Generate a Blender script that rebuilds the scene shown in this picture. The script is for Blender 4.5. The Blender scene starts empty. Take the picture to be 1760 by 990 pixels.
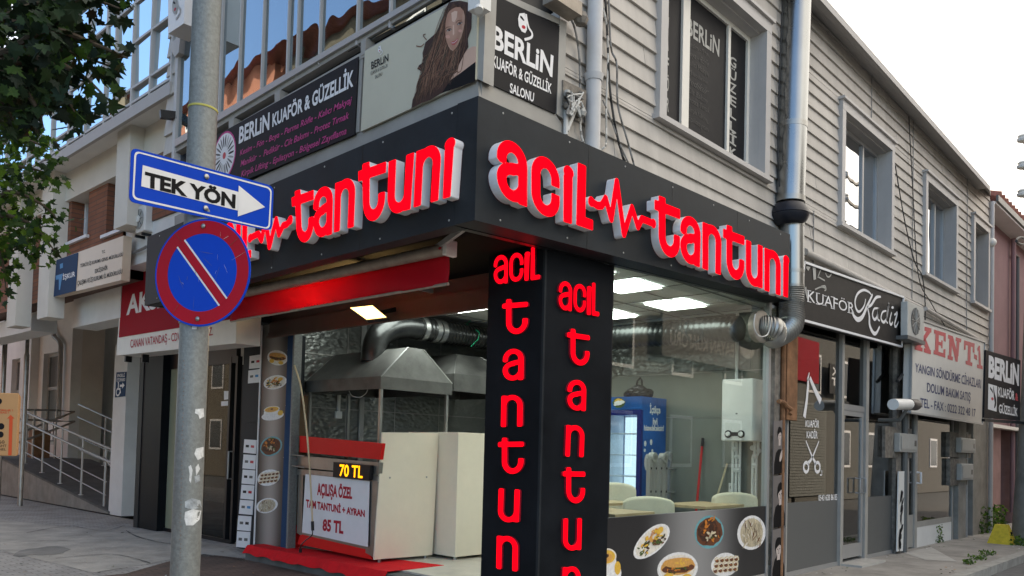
import bpy, bmesh, math, random
import numpy as np
from mathutils import Vector, Matrix
random.seed(7)
SC = bpy.context.scene
COL = SC.collection
RAD = math.radians

# ------------------------------------------------------------------ camera
YAW, PITCH, ROLL = RAD(42.69), RAD(1.94), RAD(1.475)
FPX, CX, CY, EYE = 1403.0, 880.0, 724.0, Vector((0, 0, 1.6))
FW = Vector((math.cos(PITCH)*math.cos(YAW), math.cos(PITCH)*math.sin(YAW), math.sin(PITCH)))
_r = Vector((math.sin(YAW), -math.cos(YAW), 0)); _u = _r.cross(FW)
RX = math.cos(ROLL)*_r + math.sin(ROLL)*_u
UP = -math.sin(ROLL)*_r + math.cos(ROLL)*_u
cd = bpy.data.cameras.new('camera'); cam = bpy.data.objects.new('camera', cd); COL.objects.link(cam)
M = Matrix((RX, UP, -FW)).transposed().to_4x4(); M.translation = EYE
cam.matrix_world = M
cd.sensor_fit = 'HORIZONTAL'; cd.sensor_width = 36.0; cd.lens = 36.0*FPX/1760.0
cd.shift_y = (CY-495.0)/1760.0; cd.clip_end = 2000; cd.clip_start = 0.05
SC.camera = cam

# ------------------------------------------------------------------ sky and sun
SUN_AZ, SUN_EL = 42.0, 23.0            # behind the corner building
wd = bpy.data.worlds.new('World'); SC.world = wd; wd.use_nodes = True
wn = wd.node_tree.nodes; wl = wd.node_tree.links; wn.clear()
wo = wn.new('ShaderNodeOutputWorld'); bg = wn.new('ShaderNodeBackground'); bg.inputs['Strength'].default_value = 0.15
sky = wn.new('ShaderNodeTexSky'); sky.sky_type = 'NISHITA'; sky.sun_disc = False
sky.sun_elevation = RAD(SUN_EL); sky.sun_rotation = RAD(90-SUN_AZ); sky.air_density = 1.0; sky.dust_density = 1.0; sky.ozone_density = 3.0
tc = wn.new('ShaderNodeTexCoord'); dp = wn.new('ShaderNodeVectorMath'); dp.operation = 'DOT_PRODUCT'
dp.inputs[1].default_value = (0.93, -0.36, 0.12)
wl.new(tc.outputs['Generated'], dp.inputs[0])
nz = wn.new('ShaderNodeTexNoise'); nz.inputs['Scale'].default_value = 2.6; nz.inputs['Detail'].default_value = 5
mp = wn.new('ShaderNodeMapping'); mp.inputs['Scale'].default_value = (1, 1, 2.2); wl.new(tc.outputs['Generated'], mp.inputs[0]); wl.new(mp.outputs[0], nz.inputs['Vector'])
ma = wn.new('ShaderNodeMath'); ma.operation = 'MULTIPLY_ADD'; wl.new(nz.outputs['Fac'], ma.inputs[0]); ma.inputs[1].default_value = 1.1; wl.new(dp.outputs['Value'], ma.inputs[2])
mr = wn.new('ShaderNodeMapRange'); mr.interpolation_type = 'SMOOTHSTEP'; wl.new(ma.outputs[0], mr.inputs['Value'])
mr.inputs['From Min'].default_value = 0.16; mr.inputs['From Max'].default_value = 1.0
mr.inputs['To Min'].default_value = 0.03
mx = wn.new('ShaderNodeMix'); mx.data_type = 'RGBA'
wl.new(mr.outputs['Result'], mx.inputs['Factor']); wl.new(sky.outputs[0], mx.inputs[6]); mx.inputs[7].default_value = (8.2, 7.5, 6.6, 1)
wl.new(mx.outputs[2], bg.inputs['Color']); wl.new(bg.outputs[0], wo.inputs[0])
sd = bpy.data.lights.new('sun', 'SUN'); sd.energy = 3.0; sd.angle = RAD(0.53); sd.color = (1.0, 0.80, 0.58)
sun = bpy.data.objects.new('sun', sd); COL.objects.link(sun)
sv = Vector((math.cos(RAD(SUN_EL))*math.cos(RAD(SUN_AZ)), math.cos(RAD(SUN_EL))*math.sin(RAD(SUN_AZ)), math.sin(RAD(SUN_EL))))
sun.rotation_euler = sv.to_track_quat('Z', 'Y').to_euler(); sun.location = sv*50
SC.view_settings.view_transform = 'Standard'; SC.view_settings.look = 'None'
SC.view_settings.exposure = 1.14; SC.view_settings.gamma = 1.0; SC.view_settings.use_curve_mapping = False
SC.render.engine = 'CYCLES'; SC.cycles.use_denoising = True; SC.cycles.max_bounces = 8
SC.cycles.transparent_max_bounces = 16; SC.cycles.sample_clamp_indirect = 6.0; SC.cycles.caustics_reflective = False

# ------------------------------------------------------------------ measuring helpers
def ray(x, y): return FW + RX*((x-CX)/FPX) - UP*((y-CY)/FPX)
def P(x, y, ax, v):
    """the point where the sight line through photo pixel (x, y) meets the plane <axis ax> = v"""
    d = ray(x, y); return EYE + d*((v-EYE[ax])/d[ax])
def PX(x, y, v): return P(x, y, 0, v)
def PY(x, y, v): return P(x, y, 1, v)
def PZ(x, y, v): return P(x, y, 2, v)

# ------------------------------------------------------------------ materials
MATS = {}
def newmat(name):
    m = bpy.data.materials.new(name); m.use_nodes = True; MATS[name] = m
    nt = m.node_tree; b = nt.nodes['Principled BSDF']; return m, nt, b
def mat(name, col, rough=0.6, metal=0.0, var=0.12, scale=6.0, bump=0.0, bscale=60.0, spec=0.22, dirt=None, stretch=None):
    """plain surface with uneven tone, a little grain and optional dirt"""
    m, nt, b = newmat(name); N = nt.nodes.new; L = nt.links.new
    b.inputs['Roughness'].default_value = rough; b.inputs['Metallic'].default_value = metal
    b.inputs['Specular IOR Level'].default_value = spec
    g = N('ShaderNodeNewGeometry')
    src = g.outputs['Position']
    if stretch:
        mpn = N('ShaderNodeMapping'); mpn.inputs['Scale'].default_value = stretch; L(src, mpn.inputs[0]); src = mpn.outputs[0]
    n1 = N('ShaderNodeTexNoise'); n1.inputs['Scale'].default_value = scale; n1.inputs['Detail'].default_value = 6; n1.inputs['Roughness'].default_value = 0.65
    L(src, n1.inputs['Vector'])
    cr = N('ShaderNodeValToRGB'); e = cr.color_ramp.elements
    e[0].position = 0.28; e[1].position = 0.72
    lo = [max(0, c*(1-var)) for c in col]; hi = [min(1, c*(1+var)) for c in col]
    if dirt: lo = list(dirt)
    e[0].color = (*lo, 1); e[1].color = (*hi, 1)
    L(n1.outputs['Fac'], cr.inputs[0]); L(cr.outputs[0], b.inputs['Base Color'])
    rr = N('ShaderNodeMapRange'); rr.inputs['To Min'].default_value = max(0.02, rough-0.12); rr.inputs['To Max'].default_value = min(1, rough+0.12)
    L(n1.outputs['Fac'], rr.inputs['Value']); L(rr.outputs[0], b.inputs['Roughness'])
    if bump > 0:
        n2 = N('ShaderNodeTexNoise'); n2.inputs['Scale'].default_value = bscale; n2.inputs['Detail'].default_value = 4; L(g.outputs['Position'], n2.inputs['Vector'])
        bp = N('ShaderNodeBump'); bp.inputs['Strength'].default_value = bump; bp.inputs['Distance'].default_value = 0.02
        L(n2.outputs['Fac'], bp.inputs['Height']); L(bp.outputs[0], b.inputs['Normal'])
    return m
def emit(name, col, s):
    m, nt, b = newmat(name); nt.nodes.remove(b)
    e = nt.nodes.new('ShaderNodeEmission'); e.inputs[0].default_value = (*col, 1); e.inputs[1].default_value = s
    nt.links.new(e.outputs[0], nt.nodes['Material Output'].inputs[0]); return m
def glass(name, tint=(0.92, 0.95, 0.94), ior=1.5, boost=0.0, wav=0.0, rough=0.0, gcol=(1, 1, 1)):
    """clear pane: see-through with angle-dependent mirror reflection"""
    m, nt, b = newmat(name); nt.nodes.remove(b); N = nt.nodes.new; L = nt.links.new
    t = N('ShaderNodeBsdfTransparent'); t.inputs[0].default_value = (*tint, 1)
    g = N('ShaderNodeBsdfGlossy'); g.inputs['Roughness'].default_value = rough; g.inputs[0].default_value = (*gcol, 1)
    lw = N('ShaderNodeLayerWeight'); pw = N('ShaderNodeMath'); pw.operation = 'POWER'; L(lw.outputs['Facing'], pw.inputs[0]); pw.inputs[1].default_value = 5.0
    a = N('ShaderNodeMath'); a.operation = 'MULTIPLY_ADD'; a.use_clamp = True; a.inputs[1].default_value = 0.95; a.inputs[2].default_value = 0.04+boost; L(pw.outputs[0], a.inputs[0])
    mxs = N('ShaderNodeMixShader'); L(a.outputs[0], mxs.inputs[0]); L(t.outputs[0], mxs.inputs[1]); L(g.outputs[0], mxs.inputs[2])
    if wav > 0:
        ge = N('ShaderNodeNewGeometry'); n2 = N('ShaderNodeTexNoise'); n2.inputs['Scale'].default_value = 1.7; n2.inputs['Detail'].default_value = 1.0
        L(ge.outputs['Position'], n2.inputs['Vector']); bp = N('ShaderNodeBump'); bp.inputs['Strength'].default_value = 1.0; bp.inputs['Distance'].default_value = wav
        L(n2.outputs['Fac'], bp.inputs['Height']); L(bp.outputs[0], g.inputs['Normal']); 
    L(mxs.outputs[0], nt.nodes['Material Output'].inputs[0]); return m
def mirror_glass(name, dark, refl, k, wav=0.02, wscale=1.2):
    m, nt, b = newmat(name); nt.nodes.remove(b); N = nt.nodes.new; L = nt.links.new
    d = N('ShaderNodeBsdfDiffuse'); d.inputs[0].default_value = (*dark, 1)
    g = N('ShaderNodeBsdfGlossy'); g.inputs['Roughness'].default_value = 0.0; g.inputs[0].default_value = (*refl, 1)
    f = N('ShaderNodeFresnel'); f.inputs[0].default_value = 1.5
    a = N('ShaderNodeMath'); a.operation = 'ADD'; a.use_clamp = True; a.inputs[1].default_value = k; L(f.outputs[0], a.inputs[0])
    mxs = N('ShaderNodeMixShader'); L(a.outputs[0], mxs.inputs[0]); L(d.outputs[0], mxs.inputs[1]); L(g.outputs[0], mxs.inputs[2])
    ge = N('ShaderNodeNewGeometry'); n2 = N('ShaderNodeTexNoise'); n2.inputs['Scale'].default_value = wscale; n2.inputs['Detail'].default_value = 1.5
    L(ge.outputs['Position'], n2.inputs['Vector']); bp = N('ShaderNodeBump'); bp.inputs['Strength'].default_value = 1.0; bp.inputs['Distance'].default_value = wav
    L(n2.outputs['Fac'], bp.inputs['Height']); L(bp.outputs[0], g.inputs['Normal'])
    L(mxs.outputs[0], nt.nodes['Material Output'].inputs[0]); return m
def brick_mat(name, c1, c2, mortar, sx, row, bw, rough=0.85, rot=None, bump=0.4, msize=0.012, plane='YZ', dirt=0.25):
    m, nt, b = newmat(name); N = nt.nodes.new; L = nt.links.new
    g = N('ShaderNodeNewGeometry'); sp = N('ShaderNodeSeparateXYZ'); cb = N('ShaderNodeCombineXYZ'); L(g.outputs['Position'], sp.inputs[0])
    i, j = {'YZ': ('Y', 'Z'), 'XZ': ('X', 'Z'), 'XY': ('X', 'Y')}[plane]
    if plane == 'YZ':                                        # side faces get the pattern too
        ad = N('ShaderNodeMath'); L(sp.outputs['X'], ad.inputs[0]); L(sp.outputs['Y'], ad.inputs[1]); L(ad.outputs[0], cb.inputs[0])
    else: L(sp.outputs[i], cb.inputs[0])
    L(sp.outputs[j], cb.inputs[1])
    v = cb.outputs[0]
    if rot:
        mpn = N('ShaderNodeMapping'); mpn.inputs['Rotation'].default_value = (0, 0, rot); L(v, mpn.inputs[0]); v = mpn.outputs[0]
    br = N('ShaderNodeTexBrick'); br.inputs['Scale'].default_value = 1.0; br.inputs['Brick Width'].default_value = bw; br.inputs['Row Height'].default_value = row
    br.inputs['Mortar Size'].default_value = msize; br.inputs['Mortar Smooth'].default_value = 0.3; br.inputs['Color1'].default_value = (*c1, 1); br.inputs['Color2'].default_value = (*c2, 1); br.inputs['Mortar'].default_value = (*mortar, 1)
    L(v, br.inputs['Vector'])
    n1 = N('ShaderNodeTexNoise'); n1.inputs['Scale'].default_value = 1.3; n1.inputs['Detail'].default_value = 8; n1.inputs['Roughness'].default_value = 0.7; L(g.outputs['Position'], n1.inputs['Vector'])
    mr_ = N('ShaderNodeMapRange'); mr_.inputs['From Min'].default_value = 0.3; mr_.inputs['From Max'].default_value = 0.7; mr_.inputs['To Min'].default_value = 1-dirt; mr_.inputs['To Max'].default_value = 1+dirt*0.6; L(n1.outputs['Fac'], mr_.inputs['Value'])
    ml = N('ShaderNodeMix'); ml.data_type = 'RGBA'; ml.blend_type = 'MULTIPLY'; ml.inputs['Factor'].default_value = 1.0
    L(br.outputs['Color'], ml.inputs[6]); L(mr_.outputs[0], ml.inputs[7]); L(ml.outputs[2], b.inputs['Base Color'])
    b.inputs['Roughness'].default_value = rough
    bp = N('ShaderNodeBump'); bp.inputs['Strength'].default_value = bump; bp.inputs['Distance'].default_value = 0.01; bp.invert = True
    L(br.outputs['Fac'], bp.inputs['Height']); L(bp.outputs[0], b.inputs['Normal'])
    return m

for n_, k_ in (('siding', 1.0), ('siding_pale', 1.05), ('siding_worn', 0.94)): mat(n_, (0.465*k_, 0.44*k_, 0.405*k_), 0.6, var=0.14, scale=1.5, bump=0.06, bscale=25, stretch=(2.6, 2.6, 0.3))
mat('siding_dark', (0.30, 0.29, 0.28), 0.6)
mat('trim', (0.47, 0.455, 0.44), 0.5, var=0.08, scale=2)
mat('eave_metal', (0.40, 0.39, 0.38), 0.5, var=0.06)
mat('anthracite', (0.021, 0.025, 0.029), 0.45, var=0.30, scale=1.5, spec=0.10)
mat('anthracite_deep', (0.009, 0.011, 0.014), 0.42, var=0.35, scale=1.5, spec=0.06)
mat('black_paint', (0.012, 0.013, 0.015), 0.35, var=0.2)
mat('dark_void', (0.012, 0.012, 0.013), 0.8)
mat('white_acrylic', (0.80, 0.80, 0.82), 0.35, var=0.03)
emit('sign_red', (1.0, 0.001, 0.008), 0.80)
mat('grey_frame', (0.34, 0.33, 0.305), 0.55, 0.0, var=0.12, scale=3)
mat('alu', (0.40, 0.40, 0.395), 0.42, 0.45, var=0.06, scale=2)
mat('mullion', (0.50, 0.505, 0.51), 0.5, 0.0, var=0.04, scale=1.0)
mat('steel', (0.34, 0.345, 0.335), 0.42, 1.0, var=0.16, scale=3, bump=0.03, bscale=6)
mat('steel_dull', (0.36, 0.355, 0.34), 0.42, 0.9, var=0.25, scale=5)
mat('flue_steel', (0.30, 0.315, 0.32), 0.30, 1.0, var=0.10, scale=2)
mat('galvanised', (0.20, 0.215, 0.21), 0.52, 0.25, var=0.24, scale=45, bump=0.15, bscale=90)
mat('rubber_black', (0.02, 0.022, 0.03), 0.35)
mat('plastic_white', (0.72, 0.72, 0.69), 0.4, var=0.05)
mat('sticker_ac', (0.46, 0.46, 0.43), 0.5, var=0.1); mat('plastic_grey', (0.36, 0.36, 0.34), 0.5, var=0.12)
mat('panel_white', (0.78, 0.72, 0.58), 0.35, var=0.03)
mat('red_panel', (0.62, 0.012, 0.012), 0.4, var=0.06)
mat('awning_red', (0.50, 0.010, 0.026), 0.6, var=0.15, scale=2.5, bump=0.5, bscale=2.2)
n_ = MATS['awning_red'].node_tree; t_ = n_.nodes.new('ShaderNodeBsdfTranslucent'); t_.inputs[0].default_value = (0.62, 0.012, 0.02, 1); x_ = n_.nodes.new('ShaderNodeMixShader'); x_.inputs[0].default_value = 0.4
n_.links.new(n_.nodes['Principled BSDF'].outputs[0], x_.inputs[1]); n_.links.new(t_.outputs[0], x_.inputs[2]); n_.links.new(x_.outputs[0], n_.nodes['Material Output'].inputs[0])
mat('carpet_red', (0.72, 0.012, 0.018), 0.95, var=0.12, scale=10, bump=0.5, bscale=200)
mat('shutter_brown', (0.115, 0.080, 0.068), 0.5, var=0.1)
mat('brown_wall', (0.20, 0.145, 0.085), 0.6, var=0.12)
mat('aged_metal', (0.34, 0.30, 0.25), 0.55, 0.3, var=0.25, scale=8)
mat('blue_sign', (0.003, 0.050, 0.46), 0.4, var=0.06, scale=3, spec=0.10)
mat('sign_white', (0.66, 0.67, 0.68), 0.4, var=0.06, scale=5)
mat('sign_crimson', (0.36, 0.006, 0.018), 0.4, var=0.10, scale=3, spec=0.10)
mat('sign_black', (0.010, 0.010, 0.011), 0.5, var=0.1, spec=0.08)
mat('banner_black', (0.015, 0.015, 0.017), 0.5, var=0.15, scale=2, spec=0.10)
mat('banner_cream', (0.54, 0.52, 0.41), 0.5, var=0.05, scale=2)
mat('print_white', (0.75, 0.75, 0.76), 0.5, var=0.04)
mat('print_pink', (0.50, 0.05, 0.22), 0.5, var=0.05)
mat('print_crimson', (0.42, 0.012, 0.03), 0.5, var=0.05)
mat('print_navy', (0.035, 0.045, 0.14), 0.5, var=0.1)
mat('print_dark', (0.028, 0.027, 0.026), 0.5, var=0.1, spec=0.1)
mat('aks_red', (0.33, 0.016, 0.030), 0.6, var=0.06, spec=0.04)
mat('iskur_blue', (0.030, 0.062, 0.13), 0.6, var=0.1, spec=0.04)
mat('print_sky', (0.05, 0.24, 0.50), 0.5, var=0.05)
mat('iskur_cream', (0.68, 0.55, 0.42), 0.32, var=0.06, scale=1.5)
mat('sign_cream', (0.72, 0.70, 0.64), 0.4, var=0.05)
mat('kent_white', (0.62, 0.60, 0.555), 0.45, var=0.05)
mat('kent_red', (0.50, 0.075, 0.085), 0.5, var=0.06)
mat('render_white', (0.72, 0.715, 0.69), 0.85, var=0.10, scale=1.2, bump=0.1, bscale=60)
mat('render_cream', (0.66, 0.63, 0.565), 0.85, var=0.10, scale=1.0, bump=0.1, bscale=60)
mat('render_pink', (0.26, 0.165, 0.17), 0.9, var=0.16, scale=0.8, bump=0.2, bscale=40)
mat('render_rose', (0.36, 0.225, 0.21), 0.9, var=0.2, scale=2.0, bump=0.2, bscale=40)
mat('concrete', (0.27, 0.26, 0.235), 0.9, var=0.25, scale=3, bump=0.3, bscale=30)
mat('concrete_dark', (0.13, 0.13, 0.125), 0.9, var=0.25, scale=3, bump=0.3, bscale=30)
mat('pavement_grey', (0.44, 0.415, 0.365), 0.9, var=0.28, scale=2.0, bump=0.35, bscale=25)
mat('pavement_side', (0.30, 0.285, 0.26), 0.9, var=0.32, scale=1.6, bump=0.4, bscale=25)
mat('pavement_light', (0.42, 0.41, 0.38), 0.9, var=0.15, scale=4.0, bump=0.3, bscale=30)
mat('asphalt', (0.13, 0.13, 0.128), 0.85, var=0.25, scale=5, bump=0.5, bscale=120)
mat('kerbstone', (0.33, 0.325, 0.30), 0.9, var=0.25, scale=6, bump=0.3, bscale=40)
mat('rust_wood', (0.22, 0.115, 0.06), 0.8, var=0.45, scale=5, bump=0.3, bscale=40)
mat('old_wood', (0.20, 0.18, 0.155), 0.85, var=0.5, scale=12, bump=0.3, bscale=40)
mat('film_grey', (0.115, 0.118, 0.115), 0.4, var=0.05)
mat('tile_red', (0.24, 0.095, 0.07), 0.8, var=0.3, scale=9)
mat('yellow_paint', (0.58, 0.44, 0.04), 0.7, var=0.25, scale=12)
mat('wood_top', (0.52, 0.40, 0.24), 0.5, var=0.18, scale=3, stretch=(1, 9, 1))
mat('cream_leather', (0.72, 0.67, 0.52), 0.5, var=0.08, scale=8)
mat('fridge_blue', (0.012, 0.10, 0.36), 0.35, var=0.3, scale=3)
mat('fridge_navy', (0.01, 0.02, 0.16), 0.4)
emit('fridge_glow', (0.66, 0.85, 1.0), 0.75)
mat('fridge_inner', (0.75, 0.80, 0.85), 0.5)
mat('inner_wall', (0.185, 0.195, 0.17), 0.6, var=0.10, scale=1.2)
mat('inner_floor', (0.55, 0.52, 0.45), 0.35, var=0.2, scale=5)
mat('ceiling_tile', (0.66, 0.68, 0.67), 0.8, var=0.05)
mat('ceiling_grid', (0.30, 0.30, 0.29), 0.7)
emit('led_panel', (0.93, 1.0, 0.93), 7.5)
emit('flood_led', (1.0, 0.62, 0.20), 2.4)
emit('led_amber', (1.0, 0.33, 0.005), 1.4)
mat('green_string', (0.02, 0.45, 0.22), 0.6)
mat('stick_wood', (0.55, 0.46, 0.30), 0.6)
mat('broom_red', (0.50, 0.02, 0.02), 0.4)
mat('bag_black', (0.015, 0.015, 0.017), 0.18, var=0.3, bump=0.6, bscale=30)
mat('carton', (0.40, 0.225, 0.10), 0.8, var=0.08, scale=3)
mat('print_orange', (0.50, 0.07, 0.02), 0.7)
mat('flag_red', (0.36, 0.01, 0.02), 0.7)
mat('flag_blue', (0.10, 0.27, 0.46), 0.7)
mat('bark', (0.09, 0.07, 0.05), 0.9, var=0.3, scale=20, bump=0.5, bscale=40)
mat('cable_grey', (0.20, 0.20, 0.195), 0.5); mat('cable_dark', (0.04, 0.04, 0.04), 0.5); mat('cable_white', (0.55, 0.55, 0.53), 0.5)
mat('downpipe', (0.50, 0.505, 0.51), 0.35, var=0.06)
mat('tie_yellow', (0.42, 0.40, 0.10), 0.5)
mat('beige_glass', (0.30, 0.30, 0.21), 0.2, var=0.1, scale=1)
mat('weed', (0.07, 0.13, 0.035), 0.7, var=0.3, scale=30)
mat('opp_beige', (0.13, 0.115, 0.09), 0.9, var=0.1); mat('opp_salmon', (0.48, 0.20, 0.13), 0.9, var=0.1); mat('opp_cream', (0.16, 0.135, 0.10), 0.9, var=0.1)
mat('opp_grey', (0.13, 0.125, 0.115), 0.9, var=0.2); mat('opp_tan', (0.135, 0.135, 0.125), 0.9, var=0.15); mat('opp_brick', (0.13, 0.125, 0.115), 0.9, var=0.15)
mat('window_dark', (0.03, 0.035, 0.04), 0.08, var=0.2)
mat('shutter_slat', (0.075, 0.085, 0.08), 0.6)
mat('skin_print', (0.62, 0.41, 0.31), 0.5, var=0.04, scale=6); mat('hair_print', (0.045, 0.021, 0.015), 0.5, var=0.5, scale=12)
mat('hair_light', (0.17, 0.085, 0.05), 0.5, var=0.3, scale=12); mat('lip_print', (0.45, 0.10, 0.09), 0.5); mat('skin_shade', (0.47, 0.28, 0.20), 0.5, var=0.06)
mat('skin_light', (0.68, 0.47, 0.36), 0.5, var=0.04); mat('blush_print', (0.60, 0.33, 0.25), 0.5, var=0.05); mat('lid_print', (0.40, 0.22, 0.16), 0.5, var=0.1); mat('hair_gloss', (0.26, 0.14, 0.085), 0.5, var=0.3, scale=12)
mat('photo_grey', (0.16, 0.145, 0.14), 0.5, var=0.2, scale=3); mat('photo_face', (0.50, 0.43, 0.40), 0.5, var=0.12, scale=20)
brick_mat('brick', (0.27, 0.105, 0.055), (0.21, 0.08, 0.045), (0.12, 0.07, 0.05), 1, 0.075, 0.62, bump=0.5, msize=0.008)
brick_mat('paver', (0.46, 0.435, 0.395), (0.37, 0.35, 0.315), (0.21, 0.20, 0.18), 1, 0.10, 0.20, plane='XY', rot=0.0, msize=0.008, dirt=0.35)
brick_mat('paver_brown', (0.16, 0.105, 0.075), (0.12, 0.08, 0.06), (0.06, 0.045, 0.035), 1, 0.10, 0.20, plane='XY', rot=0.0, msize=0.008, dirt=0.4)
glass('shop_glass', (0.90, 0.94, 0.92), 1.5, 0.02)
glass('fridge_glass', (0.95, 0.97, 0.98), 1.4, 0.0)
glass('door_glass', (0.36, 0.38, 0.38), 1.5, 0.0)
mat('duct_foil', (0.045, 0.047, 0.047), 0.32, 0.8, var=0.3, scale=8)
mat('soffit_black', (0.012, 0.012, 0.013), 0.95, spec=0.02)
mat('hood_steel', (0.15, 0.152, 0.145), 0.58, 0.9, var=0.3, scale=4, bump=0.03, bscale=6)
glass('salon_glass', (0.50, 0.52, 0.51), 1.5, 0.12)
glass('balcony_glass', (0.35, 0.40, 0.42), 1.5, 0.42, wav=0.006, gcol=(0.78, 0.92, 1.0))
mirror_glass('curtain_glass', (0.02, 0.03, 0.05), (0.76, 0.91, 1.0), 0.85, 0.012, 1.3)
mirror_glass('upper_glass', (0.03, 0.035, 0.038), (0.95, 0.97, 1.0), 0.42, 0.012, 1.0)

def embossed():
    m, nt, b = newmat('embossed_steel'); N = nt.nodes.new; L = nt.links.new
    b.inputs['Base Color'].default_value = (0.20, 0.21, 0.20, 1); b.inputs['Metallic'].default_value = 0.75; b.inputs['Roughness'].default_value = 0.38
    g = N('ShaderNodeNewGeometry'); v = N('ShaderNodeTexVoronoi'); v.inputs['Scale'].default_value = 13.0; v.feature = 'SMOOTH_F1'
    mpn = N('ShaderNodeMapping'); mpn.inputs['Scale'].default_value = (1, 1, 1.6); L(g.outputs['Position'], mpn.inputs[0]); L(mpn.outputs[0], v.inputs['Vector'])
    bp = N('ShaderNodeBump'); bp.inputs['Strength'].default_value = 0.42; bp.inputs['Distance'].default_value = 0.04; L(v.outputs['Distance'], bp.inputs['Height']); L(bp.outputs[0], b.inputs['Normal'])
embossed()
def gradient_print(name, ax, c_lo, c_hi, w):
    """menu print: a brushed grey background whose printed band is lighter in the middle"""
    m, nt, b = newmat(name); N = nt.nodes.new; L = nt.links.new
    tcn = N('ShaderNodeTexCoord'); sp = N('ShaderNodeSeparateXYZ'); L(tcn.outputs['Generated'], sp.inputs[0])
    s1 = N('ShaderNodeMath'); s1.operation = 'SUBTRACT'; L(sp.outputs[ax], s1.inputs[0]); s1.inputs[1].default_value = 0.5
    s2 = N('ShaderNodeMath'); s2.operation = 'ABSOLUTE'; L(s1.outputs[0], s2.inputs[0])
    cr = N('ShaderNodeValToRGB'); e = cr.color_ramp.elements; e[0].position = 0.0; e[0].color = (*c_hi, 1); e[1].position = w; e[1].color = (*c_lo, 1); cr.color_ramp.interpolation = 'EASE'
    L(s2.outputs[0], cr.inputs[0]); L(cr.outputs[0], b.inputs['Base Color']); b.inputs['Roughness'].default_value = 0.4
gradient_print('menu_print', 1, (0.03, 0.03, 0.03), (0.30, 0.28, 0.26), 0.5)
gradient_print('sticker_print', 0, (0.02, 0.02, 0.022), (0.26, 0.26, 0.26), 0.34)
def face_tone():
    m, nt, b = newmat('face_tone'); N = nt.nodes.new; L = nt.links.new
    t = N('ShaderNodeTexCoord'); d = N('ShaderNodeVectorMath'); d.operation = 'DISTANCE'; d.inputs[1].default_value = (0.5, 0.60, 0.55); L(t.outputs['Generated'], d.inputs[0])
    cr = N('ShaderNodeValToRGB'); e = cr.color_ramp.elements; e[0].position = 0.12; e[0].color = (0.72, 0.50, 0.39, 1); e[1].position = 0.62; e[1].color = (0.42, 0.23, 0.16, 1); k = e.new(0.38); k.color = (0.62, 0.40, 0.30, 1)
    L(d.outputs['Value'], cr.inputs[0]); L(cr.outputs[0], b.inputs['Base Color']); b.inputs['Roughness'].default_value = 0.5; b.inputs['Specular IOR Level'].default_value = 0.15
face_tone()
def leafmat(name, c, tr):
    m, nt, b = newmat(name); N = nt.nodes.new; L = nt.links.new
    b.inputs['Base Color'].default_value = (*c, 1); b.inputs['Roughness'].default_value = 0.55; b.inputs['Specular IOR Level'].default_value = 0.15
    t = N('ShaderNodeBsdfTranslucent'); t.inputs[0].default_value = (c[0]*1.6, c[1]*1.7, c[2]*0.8, 1)
    mxs = N('ShaderNodeMixShader'); mxs.inputs[0].default_value = tr; L(b.outputs[0], mxs.inputs[1]); L(t.outputs[0], mxs.inputs[2]); L(mxs.outputs[0], nt.nodes['Material Output'].inputs[0])
leafmat('leaf_backlit', (0.012, 0.026, 0.013), 0.12); leafmat('leaf_mid', (0.020, 0.042, 0.017), 0.15); leafmat('leaf_backlit_deep', (0.008, 0.016, 0.010), 0.1)  # backlit shade of the near tree is put into the darkest leaf colours
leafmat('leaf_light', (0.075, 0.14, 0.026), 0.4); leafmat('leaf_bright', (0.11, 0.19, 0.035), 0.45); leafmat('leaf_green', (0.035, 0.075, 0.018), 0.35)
for n_, c_ in dict(food_plate=(0.72, 0.72, 0.72), food_brown=(0.13, 0.05, 0.025), food_dark=(0.06, 0.03, 0.02), food_gold=(0.60, 0.32, 0.09), food_yellow=(0.68, 0.42, 0.06),
                   food_green=(0.07, 0.11, 0.03), food_orange=(0.55, 0.19, 0.03), food_cream=(0.60, 0.52, 0.36), food_pale=(0.48, 0.42, 0.30), food_teal=(0.14, 0.34, 0.38), food_white=(0.70, 0.66, 0.58)).items():
    mat(n_, c_, 0.5, var=0.18, scale=40)

# ------------------------------------------------------------------ mesh building
def V(*a): return Vector(a)
def bil(q, u, v):
    """bilinear point in quad TL, TR, BR, BL (u to the right, v upwards)"""
    tl, tr, br, bl = q
    return (bl*(1-u)+br*u)*(1-v) + (tl*(1-u)+tr*u)*v
_TXT = {}
def text_tris(body, bold=0.0, shear=0.0):
    """filled outline of a line of text: ink from x=0..1, baseline 0, cap height 1"""
    k = (body, bold, shear)
    if k in _TXT: return _TXT[k]
    def raw(s):
        c = bpy.data.curves.new('lettering', 'FONT'); c.body = s; c.offset = bold; c.shear = shear; c.resolution_u = 3
        c.fill_mode = 'FRONT'
        o = bpy.data.objects.new('lettering', c); COL.objects.link(o)
        bpy.context.view_layer.update()
        me = bpy.data.meshes.new_from_object(o.evaluated_get(bpy.context.evaluated_depsgraph_get()))
        vs = [tuple(v.co) for v in me.vertices]; fs = [tuple(p.vertices) for p in me.polygons]
        bpy.data.objects.remove(o); bpy.data.curves.remove(c); bpy.data.meshes.remove(me)
        return vs, fs
    hv, _ = raw('H'); h0 = min(v[1] for v in hv); h1 = max(v[1] for v in hv)
    vs, fs = raw(body)
    x0 = min(v[0] for v in vs); x1 = max(v[0] for v in vs)
    r = ([((v[0]-x0)/(x1-x0), (v[1]-h0)/(h1-h0)) for v in vs], fs)
    _TXT[k] = r; return r

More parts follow.
